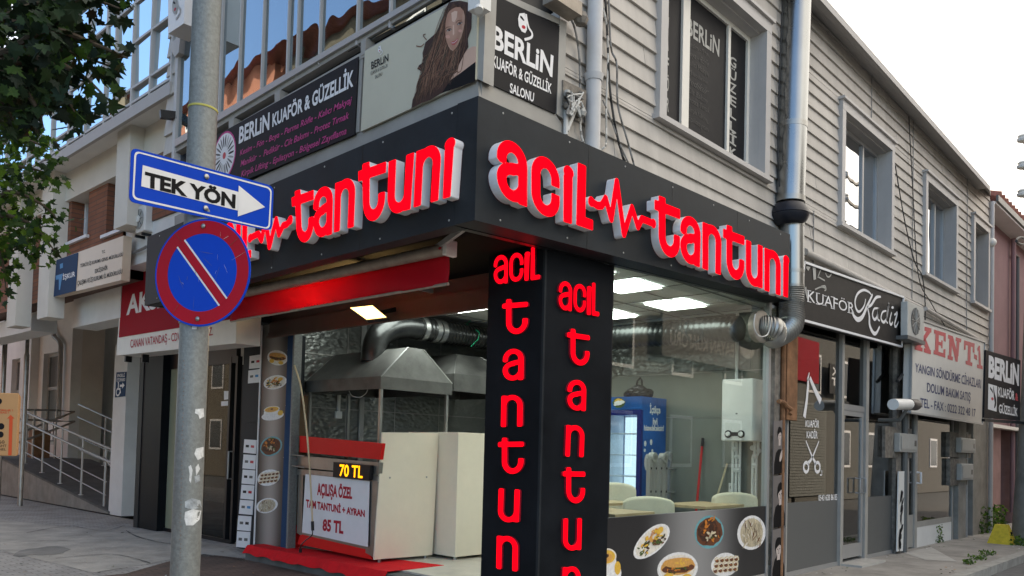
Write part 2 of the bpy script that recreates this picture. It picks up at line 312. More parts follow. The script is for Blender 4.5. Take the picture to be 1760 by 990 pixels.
class MB:
    def __init__(s): s.v = []; s.f = []; s.m = []; s.ms = []; s.lines = []
    def mi(s, m):
        if m not in s.ms: s.ms.append(m)
        return s.ms.index(m)
    def poly(s, pts, m):
        b = len(s.v); s.v += [Vector(p) for p in pts]; s.f.append(tuple(range(b, b+len(pts)))); s.m.append(s.mi(m)); return s
    def prism(s, pts, vec, m, m2=None):
        """polygon pts (front) pushed along vec"""
        n = len(pts); b = len(s.v); vec = Vector(vec); pts = [Vector(p) for p in pts]
        s.v += pts + [p+vec for p in pts]; k = s.mi(m); k2 = s.mi(m2 or m)
        s.f.append(tuple(range(b, b+n))); s.m.append(k)
        s.f.append(tuple(range(b+2*n-1, b+n-1, -1))); s.m.append(k2)
        for i in range(n):
            j = (i+1) % n; s.f.append((b+i, b+n+i, b+n+j, b+j)); s.m.append(k2)
        return s
    def box(s, lo, hi, m):
        lo = Vector(lo); hi = Vector(hi)
        return s.prism([V(lo.x, lo.y, lo.z), V(hi.x, lo.y, lo.z), V(hi.x, lo.y, hi.z), V(lo.x, lo.y, hi.z)], V(0, hi.y-lo.y, 0), m)
    def bar(s, a, b_, w, h, m, up=(0, 0, 1)):
        """rectangular bar from a to b"""
        a = Vector(a); b_ = Vector(b_); d = (b_-a).normalized(); up = Vector(up)
        x = d.cross(up); x = x.normalized() if x.length > 1e-6 else V(1, 0, 0); y = x.cross(d)
        q = [a+x*(w/2*i)+y*(h/2*j) for i, j in ((-1, -1), (1, -1), (1, 1), (-1, 1))]
        return s.prism(q, b_-a, m)
    def tube(s, path, r, m, n=10, cap=True):
        path = [Vector(p) for p in path]; rs = r if isinstance(r, (list, tuple)) else [r]*len(path)
        b = len(s.v); k = s.mi(m); up = V(0, 0, 1); px = None
        for i, p in enumerate(path):
            d = (path[min(i+1, len(path)-1)] - path[max(i-1, 0)]).normalized()
            if px is None:
                px = d.cross(V(0, 0, 1))
                if px.length < 1e-3: px = d.cross(V(1, 0, 0))
            px = (px - d*px.dot(d)).normalized(); py = d.cross(px)
            s.v += [p + px*(rs[i]*math.cos(2*math.pi*j/n)) + py*(rs[i]*math.sin(2*math.pi*j/n)) for j in range(n)]
        for i in range(len(path)-1):
            for j in range(n):
                j2 = (j+1) % n; s.f.append((b+i*n+j, b+i*n+j2, b+(i+1)*n+j2, b+(i+1)*n+j)); s.m.append(k)
        if cap:
            s.f.append(tuple(range(b+n-1, b-1, -1))); s.m.append(k)
            e = b+(len(path)-1)*n; s.f.append(tuple(range(e, e+n))); s.m.append(k)
        return s
    def lathe(s, c, axis, prof, m, n=20):
        """prof: list of (distance along axis, radius)"""
        c = Vector(c); d = Vector(axis).normalized(); x = d.orthogonal().normalized(); y = d.cross(x); b = len(s.v); k = s.mi(m)
        for t, r in prof: s.v += [c + d*t + x*(r*math.cos(2*math.pi*j/n)) + y*(r*math.sin(2*math.pi*j/n)) for j in range(n)]
        for i in range(len(prof)-1):
            for j in range(n):
                j2 = (j+1) % n; s.f.append((b+i*n+j, b+i*n+j2, b+(i+1)*n+j2, b+(i+1)*n+j)); s.m.append(k)
        s.f.append(tuple(range(b+n-1, b-1, -1))); s.m.append(k); e = b+(len(prof)-1)*n; s.f.append(tuple(range(e, e+n))); s.m.append(k)
        return s
    def ball(s, c, r, m, n=12, sc=(1, 1, 1)):
        c = Vector(c); b = len(s.v); k = s.mi(m); R = n//2
        for i in range(1, R):
            t = math.pi*i/R
            s.v += [c + V(sc[0]*r*math.sin(t)*math.cos(2*math.pi*j/n), sc[1]*r*math.sin(t)*math.sin(2*math.pi*j/n), sc[2]*r*math.cos(t)) for j in range(n)]
        s.v += [c+V(0, 0, r*sc[2]), c-V(0, 0, r*sc[2])]; tp = b+(R-1)*n
        for i in range(R-2):
            for j in range(n):
                j2 = (j+1) % n; s.f.append((b+i*n+j, b+(i+1)*n+j, b+(i+1)*n+j2, b+i*n+j2)); s.m.append(k)
        for j in range(n):
            j2 = (j+1) % n; s.f.append((tp, b+j, b+j2)); s.m.append(k); s.f.append((tp+1, b+(R-2)*n+j2, b+(R-2)*n+j)); s.m.append(k)
        return s
    def text(s, body, q, m, off=(0, 0, 0), bold=0.0, shear=0.0, depth=None):
        vs, fs = text_tris(body, bold, shear); s.lines.append((len(s.f), len(s.f)+len(fs))); b = len(s.v); k = s.mi(m); off = Vector(off)
        s.v += [bil(q, u, v)+off for u, v in vs]
        for f in fs: s.f.append(tuple(b+i for i in f)); s.m.append(k)
        return s
    def grid(s, rows, m):
        b = len(s.v); k = s.mi(m); n = len(rows[0])
        for r in rows: s.v += [Vector(p) for p in r]
        for j in range(len(rows)-1):
            for i in range(n-1): s.f.append((b+j*n+i, b+j*n+i+1, b+(j+1)*n+i+1, b+(j+1)*n+i)); s.m.append(k)
        return s
    def ell(s, q, cu, cv, ru, rv, m, off=(0, 0, 0), n=24, rot=0.0, jit=0.0):
        off = Vector(off); pts = []
        for j in range(n):
            a = 2*math.pi*j/n; rr = 1+random.uniform(-jit, jit); x = ru*rr*math.cos(a); y = rv*rr*math.sin(a)
            pts.append(bil(q, cu+x*math.cos(rot)-y*math.sin(rot), cv+x*math.sin(rot)+y*math.cos(rot))+off)
        return s.poly(pts, m)
    def glyph(s, fn, q, vec, m, mside, asp=0.62, N=34):
        """letter given by a distance function, mapped on quad q, pushed along vec"""
        top = 1.04; ny = int(N*1.1); nx = max(8, int(N*1.1*(asp+0.08)))
        xs = np.linspace(-0.04, asp+0.04, nx+1); ys = np.linspace(-0.04, top, ny+1)
        gx, gy = np.meshgrid(xs, ys, indexing='ij'); d = fn(gx, gy); d = np.where(np.abs(d) < 1e-5, 1e-5, d)
        k = s.mi(m); k2 = s.mi(mside); ids = {}; vec = Vector(vec)
        def vert(key, x, y):
            if key not in ids:
                p = bil(q, x/asp, y); ids[key] = len(s.v); s.v += [p, p+vec]
            return ids[key]
        for i in range(nx):
            for j in range(ny):
                cs = [(i, j), (i+1, j), (i+1, j+1), (i, j+1)]; dv = [d[c] for c in cs]
                if min(dv) > 0: continue
                loop = []
                for a in range(4):
                    c0 = cs[a]; c1 = cs[(a+1) % 4]; d0 = dv[a]; d1 = dv[(a+1) % 4]
                    if d0 < 0: loop.append((vert(c0, xs[c0[0]], ys[c0[1]]), 0))
                    if (d0 < 0) != (d1 < 0):
                        t = d0/(d0-d1); key = (min(c0, c1), max(c0, c1))
                        loop.append((vert(key, xs[c0[0]]*(1-t)+xs[c1[0]]*t, ys[c0[1]]*(1-t)+ys[c1[1]]*t), 1))
                if len(loop) < 3: continue
                s.f.append(tuple(a for a, _ in loop)); s.m.append(k)
                for a in range(len(loop)):
                    p0, e0 = loop[a]; p1, e1 = loop[(a+1) % len(loop)]
                    if e0 and e1: s.f.append((p0, p0+1, p1+1, p1)); s.m.append(k2)
        return s
    def build(s, name, parent=None, smooth=False, bevel=0.0, loc=None):
        if parent is not None and 1 < len(s.lines) < 12:                # each line of writing is a part of its own
            used = set(); last = None
            for a, b_ in s.lines+[None]*0: used.update(range(a, b_))
            rest = [i for i in range(len(s.f)) if i not in used]
            for fl in [list(range(a, b_)) for a, b_ in s.lines]+([rest] if rest else []):
                q = MB(); q.ms = list(s.ms); idx = {}
                for i in fl:
                    t = []
                    for v in s.f[i]:
                        if v not in idx: idx[v] = len(q.v); q.v.append(s.v[v])
                        t.append(idx[v])
                    q.f.append(tuple(t)); q.m.append(s.m[i])
                last = q.build(name, parent)
            return last
        base = Vector((0, 0, 0))
        if parent is not None:
            o_ = parent
            while o_ is not None: base += o_.location; o_ = o_.parent
        elif s.v:
            lo = Vector([min(v[i] for v in s.v) for i in range(3)]); hi = Vector([max(v[i] for v in s.v) for i in range(3)])
            base = Vector(((lo.x+hi.x)/2, (lo.y+hi.y)/2, lo.z))
        me = bpy.data.meshes.new(name); me.from_pydata([tuple(v-base) for v in s.v], [], s.f)
        for m in s.ms: me.materials.append(MATS[m])
        me.polygons.foreach_set('material_index', s.m)
        if smooth: me.polygons.foreach_set('use_smooth', [True]*len(s.f))
        me.update()
        o = bpy.data.objects.new(name, me); COL.objects.link(o)
        if parent is None: o.location = base
        else: o.parent = parent
        if smooth:
            try: me.set_sharp_from_angle(angle=RAD(38))
            except Exception: pass
        if bevel > 0:
            bv = o.modifiers.new('bevel', 'BEVEL'); bv.width = bevel; bv.segments = 2; bv.limit_method = 'ANGLE'
        return o
def tag(o, label, cat, group=None):
    o['label'] = label; o['category'] = cat
    if group: o['group'] = group
    return o
def thing(name, label, cat, loc, group=None):
    o = bpy.data.objects.new(name, None); COL.objects.link(o); o.location = Vector(loc); o.empty_display_size = 0.1
    return tag(o, label, cat, group)
def structure(o): o['kind'] = 'structure'; return o
def stuff(o): o['kind'] = 'stuff'; return o
def qx(pts, v): return [PX(x, y, v) for x, y in pts]
def qy(pts, v): return [PY(x, y, v) for x, y in pts]
def crop(pts, ox, oy, k): return [(ox+x/k, oy+y/k) for x, y in pts]
def catmull(pts, n=8):
    out = []; L_ = len(pts)
    for i in range(L_-1):
        p0 = pts[max(i-1, 0)]; p1 = pts[i]; p2 = pts[i+1]; p3 = pts[min(i+2, L_-1)]
        for j in range(n):
            t = j/n; t2 = t*t; t3 = t2*t
            out.append(tuple(0.5*((2*b)+(-a+c)*t+(2*a-5*b+4*c-d)*t2+(-a+3*b-3*c+d)*t3) for a, b, c, d in zip(p0, p1, p2, p3)))
    out.append(tuple(pts[-1])); return out
def ribbon(mb, pts3, widths, nrm, m):
    """flat brush stroke on a surface with normal nrm"""
    nrm = Vector(nrm); L_ = []; R_ = []
    for i, p in enumerate(pts3):
        d = (pts3[min(i+1, len(pts3)-1)]-pts3[max(i-1, 0)]).normalized(); x = d.cross(nrm).normalized(); w = widths[i]/2
        L_.append(p+x*w); R_.append(p-x*w)
    b = len(mb.v); n = len(pts3); mb.v += L_+R_; k = mb.mi(m)
    for i in range(n-1): mb.f.append((b+i, b+i+1, b+n+i+1, b+n+i)); mb.m.append(k)

# ------------------------------------------------------------------ rounded stroke alphabet of the shop sign
def _seg(px, py, a, b, r):
    """flat ended stroke"""
    ax, ay = a; bx, by = b; L_ = math.hypot(bx-ax, by-ay); ux, uy = (bx-ax)/L_, (by-ay)/L_
    x = (px-ax)*ux+(py-ay)*uy; y = np.abs(-(px-ax)*uy+(py-ay)*ux)
    dx = np.abs(x-L_/2)-L_/2; dy = y-r
    return np.maximum(dx, dy)
def _path(px, py, pts, r):
    d = None
    for i in range(len(pts)-1):
        e = _seg(px, py, pts[i], pts[i+1], r); d = e if d is None else np.minimum(d, e)
        if i > 0: d = np.minimum(d, np.hypot(px-pts[i][0], py-pts[i][1])-r)
    return d
def arc(cx, cy, rx, ry, a0, a1, n=14): return [(cx+rx*math.cos(RAD(a0+(a1-a0)*i/n)), cy+ry*math.sin(RAD(a0+(a1-a0)*i/n))) for i in range(n+1)]
def _letters(r):
    w = 0.62; l = r; h = w-r; c = w/2; R_ = w/2-r; ry = R_*1.12; ht = 1-r-ry; hb = r+ry
    def a(x, y): return np.minimum(_path(x, y, [(l, ht-0.05)]+arc(c, ht, R_, ry, 180, 0)+[(h, 0.0)], r),
                                   _path(x, y, [(h, 0.60), (h-0.02, 0.585), (c, 0.545)]+arc(c, hb, R_, 0.53-hb, 90, 180)+arc(c, hb, R_, ry, 180, 340), r))
    def cc(x, y): return _path(x, y, [(h, ht-0.10)]+arc(c, ht, R_, ry, 0, 180)+arc(c, hb, R_, ry, 180, 360)+[(h, hb+0.10)], r)
    def i_(x, y): return np.minimum(_path(x, y, [(r, 0), (r, 0.82)], r), np.hypot((x-r-0.01)*0.86, (y-0.885)*0.86)-r*0.98)
    def L_(x, y): return np.minimum(_path(x, y, [(r, 0), (r, 1.0)], r), _path(x, y, [(0, r*0.9), (0.36, r*0.9)], r*0.9))
    def t(x, y): return np.minimum(_path(x, y, [(0.115+r, 1.0)]+arc(0.115+w/2, hb, R_, ry, 180, 360)+[(0.115+h, hb+0.09)], r), _path(x, y, [(0, 0.815), (0.115+w, 0.815)], r*0.92))
    def n(x, y): return np.minimum(_path(x, y, [(r, 0), (r, 0.985)], r), _path(x, y, [(l, 0.6)]+arc(c, ht, R_, ry, 180, 0)+[(h, 0)], r))
    def u(x, y): return n(w-x, 1-y)
    return dict(a=(a, w), c=(cc, w), i=(i_, 2*r+0.02), l=(L_, 0.36), t=(t, w+0.115), n=(n, w), u=(u, w))
ALPHA = _letters(0.095); ALPHA_THIN = _letters(0.075)
LETTER_NAME = dict(a='letter_a', c='letter_c', i='letter_i', l='letter_l', t='letter_t', n='letter_n', u='letter_u')
def letter(ch, quad3, depth_vec, parent, thin=False):
    fn, asp = (ALPHA_THIN if thin else ALPHA)[ch]
    mb = MB(); mb.glyph(fn, quad3, depth_vec, 'sign_red', 'print_crimson' if thin else 'white_acrylic', asp, 26 if thin else 36)
    return mb.build(LETTER_NAME[ch], parent)
def pulse(pts3, r, depth_vec, parent, balls, axes):
    """heartbeat line: round jointed stroke on the plane spanned by axes"""
    o = pts3[0]; e1, e2 = axes
    P2 = [((p-o).dot(e1), (p-o).dot(e2)) for p in pts3]
    x0 = min(p[0] for p in P2)-3*r; x1 = max(p[0] for p in P2)+3*r; y0 = min(p[1] for p in P2)-3*r; y1 = max(p[1] for p in P2)+3*r
    asp = (x1-x0)/(y1-y0); S = y1-y0
    pts = [((p[0]-x0)/S, (p[1]-y0)/S) for p in P2]; rr = r/S
    def fn(x, y):
        d = None
        for i in range(len(pts)-1):
            e = _seg(x, y, pts[i], pts[i+1], rr); d = e if d is None else np.minimum(d, e)
        for i, p in enumerate(pts): d = np.minimum(d, np.hypot(x-p[0], y-p[1])-rr*(1.3 if i in balls else 1.0))
        return d
    tl = o+e1*x0+e2*y1; tr = o+e1*x1+e2*y1; br = o+e1*x1+e2*y0; bl = o+e1*x0+e2*y0
    mb = MB(); mb.glyph(fn, [tl, tr, br, bl], depth_vec, 'sign_red', 'white_acrylic', asp, 80)
    return mb.build('heartbeat_line', parent)

# ------------------------------------------------------------------ planes of the place
YB = 4.60      # right-hand street front
YF = 4.34; XF = PY(819, 270, YF).x   # fascia faces
ZFL = 0.20     # shop floor
ZC = 3.50      # shop ceiling
IN = V(0, 0.02, 0)

# ground
g = MB(); g.poly([V(-150, -150, -0.13), V(250, -150, -0.13), V(250, 250, -0.13), V(-150, 250, -0.13)], 'asphalt'); structure(g.build('road'))
g = MB(); g.prism([V(-0.9, 3.22, 0), V(-0.9, 60, 0), V(6.9, 60, 0), V(6.9, 3.22, 0)], V(0, 0, -0.128), 'paver'); structure(g.build('pavement'))
g = MB(); g.prism([V(6.9, 3.22, 0), V(6.9, 4.9, 0), V(80, 4.9, 0), V(80, 3.22, 0)], V(0, 0, -0.128), 'pavement_side'); structure(g.build('pavement'))
g = MB(); g.prism([V(-0.9, 3.05, 0.004), V(-0.9, 3.217, 0.004), V(80, 3.217, 0.004), V(80, 3.05, 0.004)], V(0, 0, -0.132), 'kerbstone'); structure(g.build('kerb'))
g = MB(); g.poly([PZ(x, y, 0.004) for x, y in ((170, 990), (215, 986), (300, 962), (350, 952), (440, 962), (600, 1000), (600, 1060), (150, 1060))], 'paver_brown'); structure(g.build('pavement_patch'))
g = MB()
g.poly([PZ(x, y, 0.004) for x, y in ((0, 893), (60, 900), (150, 908), (215, 905), (232, 910), (280, 916), (345, 930), (385, 940), (430, 966), (330, 954), (260, 968), (160, 984), (60, 960), (0, 945))], 'pavement_grey'); structure(g.build('pavement_patch'))
g = MB(); g.poly([PZ(x, y, 0.008) for x, y in ((35, 946), (48, 943), (63, 942), (80, 939), (98, 938), (110, 940), (122, 944), (112, 948), (108, 951), (92, 953), (70, 954), (55, 953), (38, 956), (22, 955), (27, 950))], 'concrete'); structure(g.build('pavement_patch'))
g = MB(); g.poly([PZ(x, y, 0.004) for x, y in ((1553, 950), (1600, 940), (1645, 965), (1590, 962))], 'pavement_light'); structure(g.build('pavement_patch'))
g = MB(); g.poly([PZ(x, y, -0.126) for x, y in ((1655, 988), (1700, 962), (1760, 945), (1760, 953), (1705, 975), (1690, 990))], 'pavement_light'); structure(g.build('gutter'))

# ------------------------------------------------------------------ corner building (upper storey clad with grey lap boards)
XE = 20.85; ZT = 7.72; XR_ = 10.06
bld = thing('corner_building', 'two storey corner building clad with grey horizontal lap boards above the shops', 'building', (5.5, YB, 0))
wins = [(7.14, 9.40, 5.08, 6.86), (12.02, 14.06, 5.05, 6.70), (16.04, 17.92, 5.03, 6.70), (19.40, 20.52, 5.02, 6.70)]
w = MB(); BH = 0.183; z = 3.68
def board(x0, x1, z0, z1, zb):
    f = lambda zz: YB - 0.028*(1-(zz-zb)/BH)
    if x1-x0 < 0.02 or z1-z0 < 0.004: return
    brk = [x0]+[x for x in sorted(board_breaks) if x0+.05 < x < x1-.05]+[x1]
    for xa, xb in zip(brk, brk[1:]):
        dz = random.uniform(-.003, .003); dy = random.uniform(-.003, .003); e0 = 0 if xa == x0 else .003; e1 = 0 if xb == x1 else .003
        w.prism([V(xa+e0, f(z0)+dy, z0+dz), V(xb-e1, f(z0)+dy, z0+dz), V(xb-e1, f(z1)+dy, z1+dz), V(xa+e0, f(z1)+dy, z1+dz)], V(0, 0.10, 0), random.choice(['siding', 'siding', 'siding_pale', 'siding_worn']))
while z < ZT:
    off_ = random.uniform(0, 3.0); board_breaks = [5.47+off_+k*3.0 for k in range(6)]
    cuts = sorted({z, min(z+BH, ZT)} | {c for q in wins for c in (q[2]-.03, q[3]+.03) if z < c < z+BH})
    for a, b_ in zip(cuts, cuts[1:]):
        xs = [5.47]
        for q in wins:
            if a >= q[2]-.03-1e-6 and b_ <= q[3]+.03+1e-6: xs += [q[0]-.03, q[1]+.03]
        xs.append(XE)
        for i in range(0, len(xs), 2): board(xs[i], xs[i+1], a, b_, z)
    z += BH
w.build('board_cladding', bld)
m_ = MB()
for x in (9.95, 11.0, 13.2, 15.3, 18.9):      # thin vertical joints in the cladding
    m_.box((x, YB-0.034, 6.9 if x in (13.2,) else 3.6), (x+0.012, YB-0.02, 7.7 if x != 11.0 else 5.0), 'siding_dark')
m_.build('cladding_joint', bld)
# slabs, roof, back and end walls
m_ = MB(); m_.box((4.52, YB+0.1, 3.56), (XE, 9.85, 3.9), 'concrete_dark'); m_.build('storey_slab', bld)
m_ = MB(); m_.box((4.6, YB+0.12, 7.6), (XE-0.01, 9.85, 7.74), 'concrete_dark'); m_.build('roof', bld)
m_ = MB(); m_.box((XE, YB+0.02, -0.1), (XE+0.12, 9.97, 7.7), 'render_white'); m_.box((XR_, 9.86, 0), (XE, 9.98, 7.7), 'render_white'); m_.box((4.7, 9.86, 3.9), (XR_-.001, 9.98, 7.7), 'render_white'); m_.build('wall', bld)
m_ = MB(); m_.box((5.9, YB+0.9, 3.9), (XE-0.3, YB+1.0, 7.6), 'dark_void'); m_.build('inner_wall', bld)
# eave
eo = [PY(1395, -17, 4.28), PY(1701.7, 328, 4.28)]; ei = [PY(1385, 8, YB), PY(1690, 325, YB)]
eo[0] = eo[0]+(eo[0]-eo[1])*0.75; ei[0] = ei[0]+(ei[0]-ei[1])*0.75
m_ = MB(); m_.prism([eo[0], eo[1], V(XE+0.15, ei[1].y, ei[1].z), ei[0]], V(0, 0, 0.07), 'eave_metal'); 
m_.prism([eo[0]+V(0, 0, 0.072), eo[1]+V(0, 0, 0.072), V(XE+0.15, 6, eo[1].z+0.5), V(eo[0].x, 6, eo[0].z+0.5)], V(0, 0, 0.03), 'eave_metal')
m_.prism([ei[0]+V(0, -0.002, -0.12), ei[1]+V(0.1, -0.002, -0.12), ei[1]+V(0.1, -0.002, 0.0), ei[0]+V(0, -0.002, 0.0)], V(0, 0.06, 0), 'siding'); m_.build('eave', bld)
m_ = MB(); m_.tube([V(XE-0.03, YB-0.07, 0.0), V(XE-0.03, YB-0.07, 7.5)], 0.05, 'downpipe', 12); m_.ball(V(XE-0.08, YB-0.08, 6.55), 0.10, 'plastic_white'); m_.build('corner_pipe', bld, True)
# windows
for i, (x0, x1, z0, z1) in enumerate(wins):
    fr = MB(); t = 0.13; y0 = YB-0.075
    fr.box((x0-t, y0, z0-0.02), (x0+0.0, YB+0.02, z1+0.02), 'trim'); fr.box((x1, y0, z0-0.02), (x1+t, YB+0.02, z1+0.02), 'trim')
    fr.box((x0-t-0.002, y0-0.002, z1+0.02), (x1+t+0.002, YB+0.02, z1+0.16), 'trim'); fr.box((x0-t-0.03, y0-0.04, z1+0.16), (x1+t+0.03, YB+0.02, z1+0.20), 'trim')
    fr.box((x0-t-0.05, y0-0.03, z0-0.075), (x1+t+0.05, YB+0.02, z0-0.02), 'trim')
    R = 0.20                                              # reveals
    fr.box((x0-0.04, YB+0.021, z0-0.05), (x0, YB+R, z1), 'trim'); fr.box((x1, YB+0.021, z0-0.05), (x1+0.04, YB+R, z1), 'trim')
    fr.box((x0-0.04, YB+0.021, z1), (x1+0.04, YB+R, z1+0.04), 'trim'); fr.box((x0, YB+0.021, z0-0.04), (x1, YB+R, z0), 'trim')
    wf = fr.build('window', bld)
    yg = YB+R; sash = MB(); s = 0.06
    ms = [x0+(x1-x0)*k for k in ((0.345, 0.765) if i == 0 else (0.66,))]
    for a in [x0+s/2, x1-s/2]: sash.box((a-s/2, yg-0.05, z0), (a+s/2, yg, z1), 'alu' if i else 'sign_cream')
    for a in ms: sash.box((a-s/2-(0.09 if i == 0 and a == ms[0] else 0), yg-0.05, z0+s), (a+s/2, yg-0.001, z1-s), 'alu' if i else 'sign_cream')
    for zz in (z0+s/2, z1-s/2): sash.box((x0+s, yg-0.049, zz-s/2), (x1-s, yg-0.002, zz+s/2), 'alu' if i else 'sign_cream')
    sash.build('frame', wf)
    gl = MB(); gl.box((x0+s, yg-0.02, z0+s), (x1-s, yg-0.012, z1-s), 'upper_glass' if i else 'door_glass'); gl.build('pane', wf) if i else None
    if i == 0:
        vin = MB(); yv = yg-0.020
        vin.box((x0+s, yv, z0+s), (x1-s, yv+0.004, z1-s), 'banner_black')
        tx = MB(); yt = yg-0.024
        rr = lambda a, b_: [PY(a[0], a[1], yt), PY(b_[0], b_[1], yt)]
        W_ = lambda pts: [PY(x, y, yt) for x, y in pts]
        tx.text('BERLiN', W_([(1181, 27), (1237, 68), (1236, 98), (1181, 58)]), 'plastic_grey', bold=0.02)
        for k, chh in enumerate('GÜZELLİK'):
            yy = 95+22.3*k; tx.text(chh, W_([(1254, yy), (1266, yy+7), (1265, yy+24), (1254, yy+16)]), 'plastic_grey', bold=0.02)
        for k, chh in enumerate('KUAFÖR'):
            yy = -8+35*k; tx.text(chh, W_([(1146, yy), (1150, yy+3), (1149, yy+26), (1145, yy+23)]), 'plastic_grey', bold=0.02)
        for k, bd in enumerate(['Kesim - Fön', 'Boya - Röfle', 'Kalıcı Makyaj', 'Manikür', 'Pedikür', 'Cilt Bakımı', 'Protez Tırnak', 'Kirpik Lifting', 'Epilasyon']):
            yy = 68+16*k; tx.text(bd, W_([(1182, yy), (1222-random.random()*10, yy+22), (1222-random.random()*10, yy+31), (1182, yy+9)]), 'cable_dark')
        vp = vin.build('blackout_film', wf); tx.build('window_lettering', wf)
    else:
        bl = MB(); bl.box((x0+0.05, yg+0.06, z0), (x0+(x1-x0)*0.45, yg+0.07, z1), 'plastic_grey'); bl.build('blind', wf)
# downpipe near the corner
m_ = MB(); x = PY(1022, 200, YB-0.12).x
m_.tube([V(x, YB-0.10, 4.24), V(x, YB-0.10, 7.6)], 0.072, 'downpipe', 16); m_.lathe(V(x, YB-0.10, PY(1023, 136, YB-0.1).z), (0, 0, 1), [(-0.03, 0.080), (0.03, 0.092)], 'downpipe'); m_.build('downpipe', bld, True)
# pipe ledge under the cladding
m_ = MB(); a = PY(1380, 440, YB-0.08); b_ = PY(1700, 588, YB-0.08); m_.tube([V(10.6, YB-0.08, 4.34), V(15.6, YB-0.08, 4.31)], 0.05, 'siding'); m_.tube([V(15.9, YB-0.08, 4.34), V(19.4, YB-0.08, 4.22), V(19.4, YB-0.08, 4.1)], 0.04, 'siding'); m_.build('ledge_pipe', bld, True)

# --- overhanging glazed balcony on the left side of the corner
XB = 4.43
cn = MB()
cn.prism(qx([(300, 372), (609, 229), (820, 134), (826, 190), (560, 300), (300, 420)], XB), V(0.15, 0, 0), 'grey_frame')            # beam under banners
cn.prism(qy([(828, 138), (955, 196), (972, 225), (972, 245), (828, 185)], 4.53), V(0, 0.12, 0), 'grey_frame')
tl = [(328, 258), (616, 93), (800, -12), (830, -30), (830, -20), (801, -2), (617, 103), (328, 268)]
cn.prism(qx(tl, XB-0.02), V(0.12, 0, 0), 'grey_frame')                                                                                # rail above banners
cn.prism(qx([(615, 97), (624, 92), (617, 226), (608, 230)], XB-0.015), V(0.11, 0, 0), 'grey_frame')
cn.prism(qx([(822, -25), (836, -25), (830, 140), (817, 134)], XB-0.01), V(0.12, 0, 0), 'grey_frame')                                 # corner post
cn.prism(qy([(840, -20), (860, -15), (962, 32), (962, 42), (840, -10)], 4.52), V(0, 0.12, 0), 'grey_frame')
cn.prism(qy([(962, 32), (974, 38), (969, 205), (957, 196)], 4.515), V(0, 0.12, 0), 'grey_frame')
# upper sill rail with gap
cn.prism(qx([(300, 240), (440, 157), (560, 86), (706, 0), (760, -32), (760, -22), (706, 10), (560, 96), (440, 168), (300, 252)], XB-0.03), V(0.16, 0, 0), 'alu')
cn.prism(qx([(300, 256), (440, 172), (560, 101), (706, 14), (790, -36), (790, -30), (706, 21), (560, 108), (440, 180), (300, 263)], XB+0.0), V(0.10, 0, 0), 'grey_frame')
for px_, py_ in ((472, 160), (620, 70), (393, 208), (345, 236)):
    cn.prism(qx([(px_, py_), (px_+9, py_-6), (px_+8, py_+22), (px_, py_+26)], XB-0.025), V(0.1, 0, 0), 'grey_frame')
cn.build('balcony_frame', bld)
bk = MB(); bk.prism(qx([(300, 250), (830, -60), (830, 60), (300, 330)], XB+0.14), V(0.05, 0, 0), 'black_paint')
bk.prism(qy([(840, -40), (965, 10), (965, 60), (840, 10)], 4.72), V(0, 0.05, 0), 'black_paint'); bk.build('dark_infill', bld)
zsl = PX(440, 168, XB).z
pn = MB()
edges = [303, 325, 377, 410, 450, 494, 511, 550, 615, 672, 760]
for a, b_ in zip(edges, edges[1:]):
    f = lambda xx: 157-0.588*(xx-440)
    ya = PX(a+1.5, f(a)-40, XB).y; yb2 = PX(b_-1.5, f(b_)-40, XB).y
    q = MB(); q.box((XB+0.02, min(ya, yb2), zsl), (XB+0.028, max(ya, yb2), zsl+2.3), 'balcony_glass'); q.build('balcony_pane', bld)
    pn.box((XB-0.01, ya, zsl), (XB+0.05, ya+0.020, zsl+2.3), 'mullion')
yl = PX(303, 240, XB).y
pn.box((XB-0.02, yl, zsl-0.3), (XB+0.06, yl+0.07, zsl+2.4), 'mullion'); pn.build('balcony_mullion', bld)
m_ = MB(); m_.box((XB+1.2, 5.0, 3.95), (XB+1.3, yl, 7.4), 'opp_beige'); m_.box((XB+0.1, 4.9, 3.95), (XB+1.2, yl, 4.6), 'concrete_dark'); m_.box((XB+0.0, 4.5, zsl+2.31), (XB+1.4, yl, zsl+2.45), 'render_white'); m_.build('balcony_room', bld)
# narrow clad return between the balcony and the office building
m_ = MB()
ya = yl+0.075; yb2 = PX(287, 160, XB).y
for k in range(9):
    zz = 5.15+k*0.25; m_.prism([V(XB-0.02, ya, zz), V(XB-0.02, yb2, zz), V(XB+0.01, yb2, zz+0.245), V(XB+0.01, ya, zz+0.245)], V(0.1, 0, 0), 'siding')
m_.build('board_cladding', bld)
m_ = MB(); m_.prism([PX(290, 77, XB-0.05), PX(310, 60, XB-0.05), PX(307, 90, XB-0.05), PX(300, 98, XB-0.05)], V(0.2, 0, 0), 'trim'); m_.build('cornice_end', bld)
# soffit and recess of the overhang over the shop entrance
m_ = MB(); m_.box((XF+0.152, YB+0.03, 3.40), (6.2, 10.45, 3.44), 'soffit_black'); m_.build('overhang_soffit', bld)
m_ = MB()
m_.box((5.90, 5.28, 3.10), (6.02, 10.0, 3.24), 'shutter_brown'); m_.box((5.93, 5.28, 3.243), (6.05, 10.0, 3.42), 'shutter_brown'); m_.box((5.88, 5.28, 3.06), (6.03, 10.0, 3.097), 'shutter_brown')
m_.box((5.86, 5.28, 3.02), (5.90, 10.0, 3.055), 'shutter_brown'); m_.build('roller_shutter_box', bld)
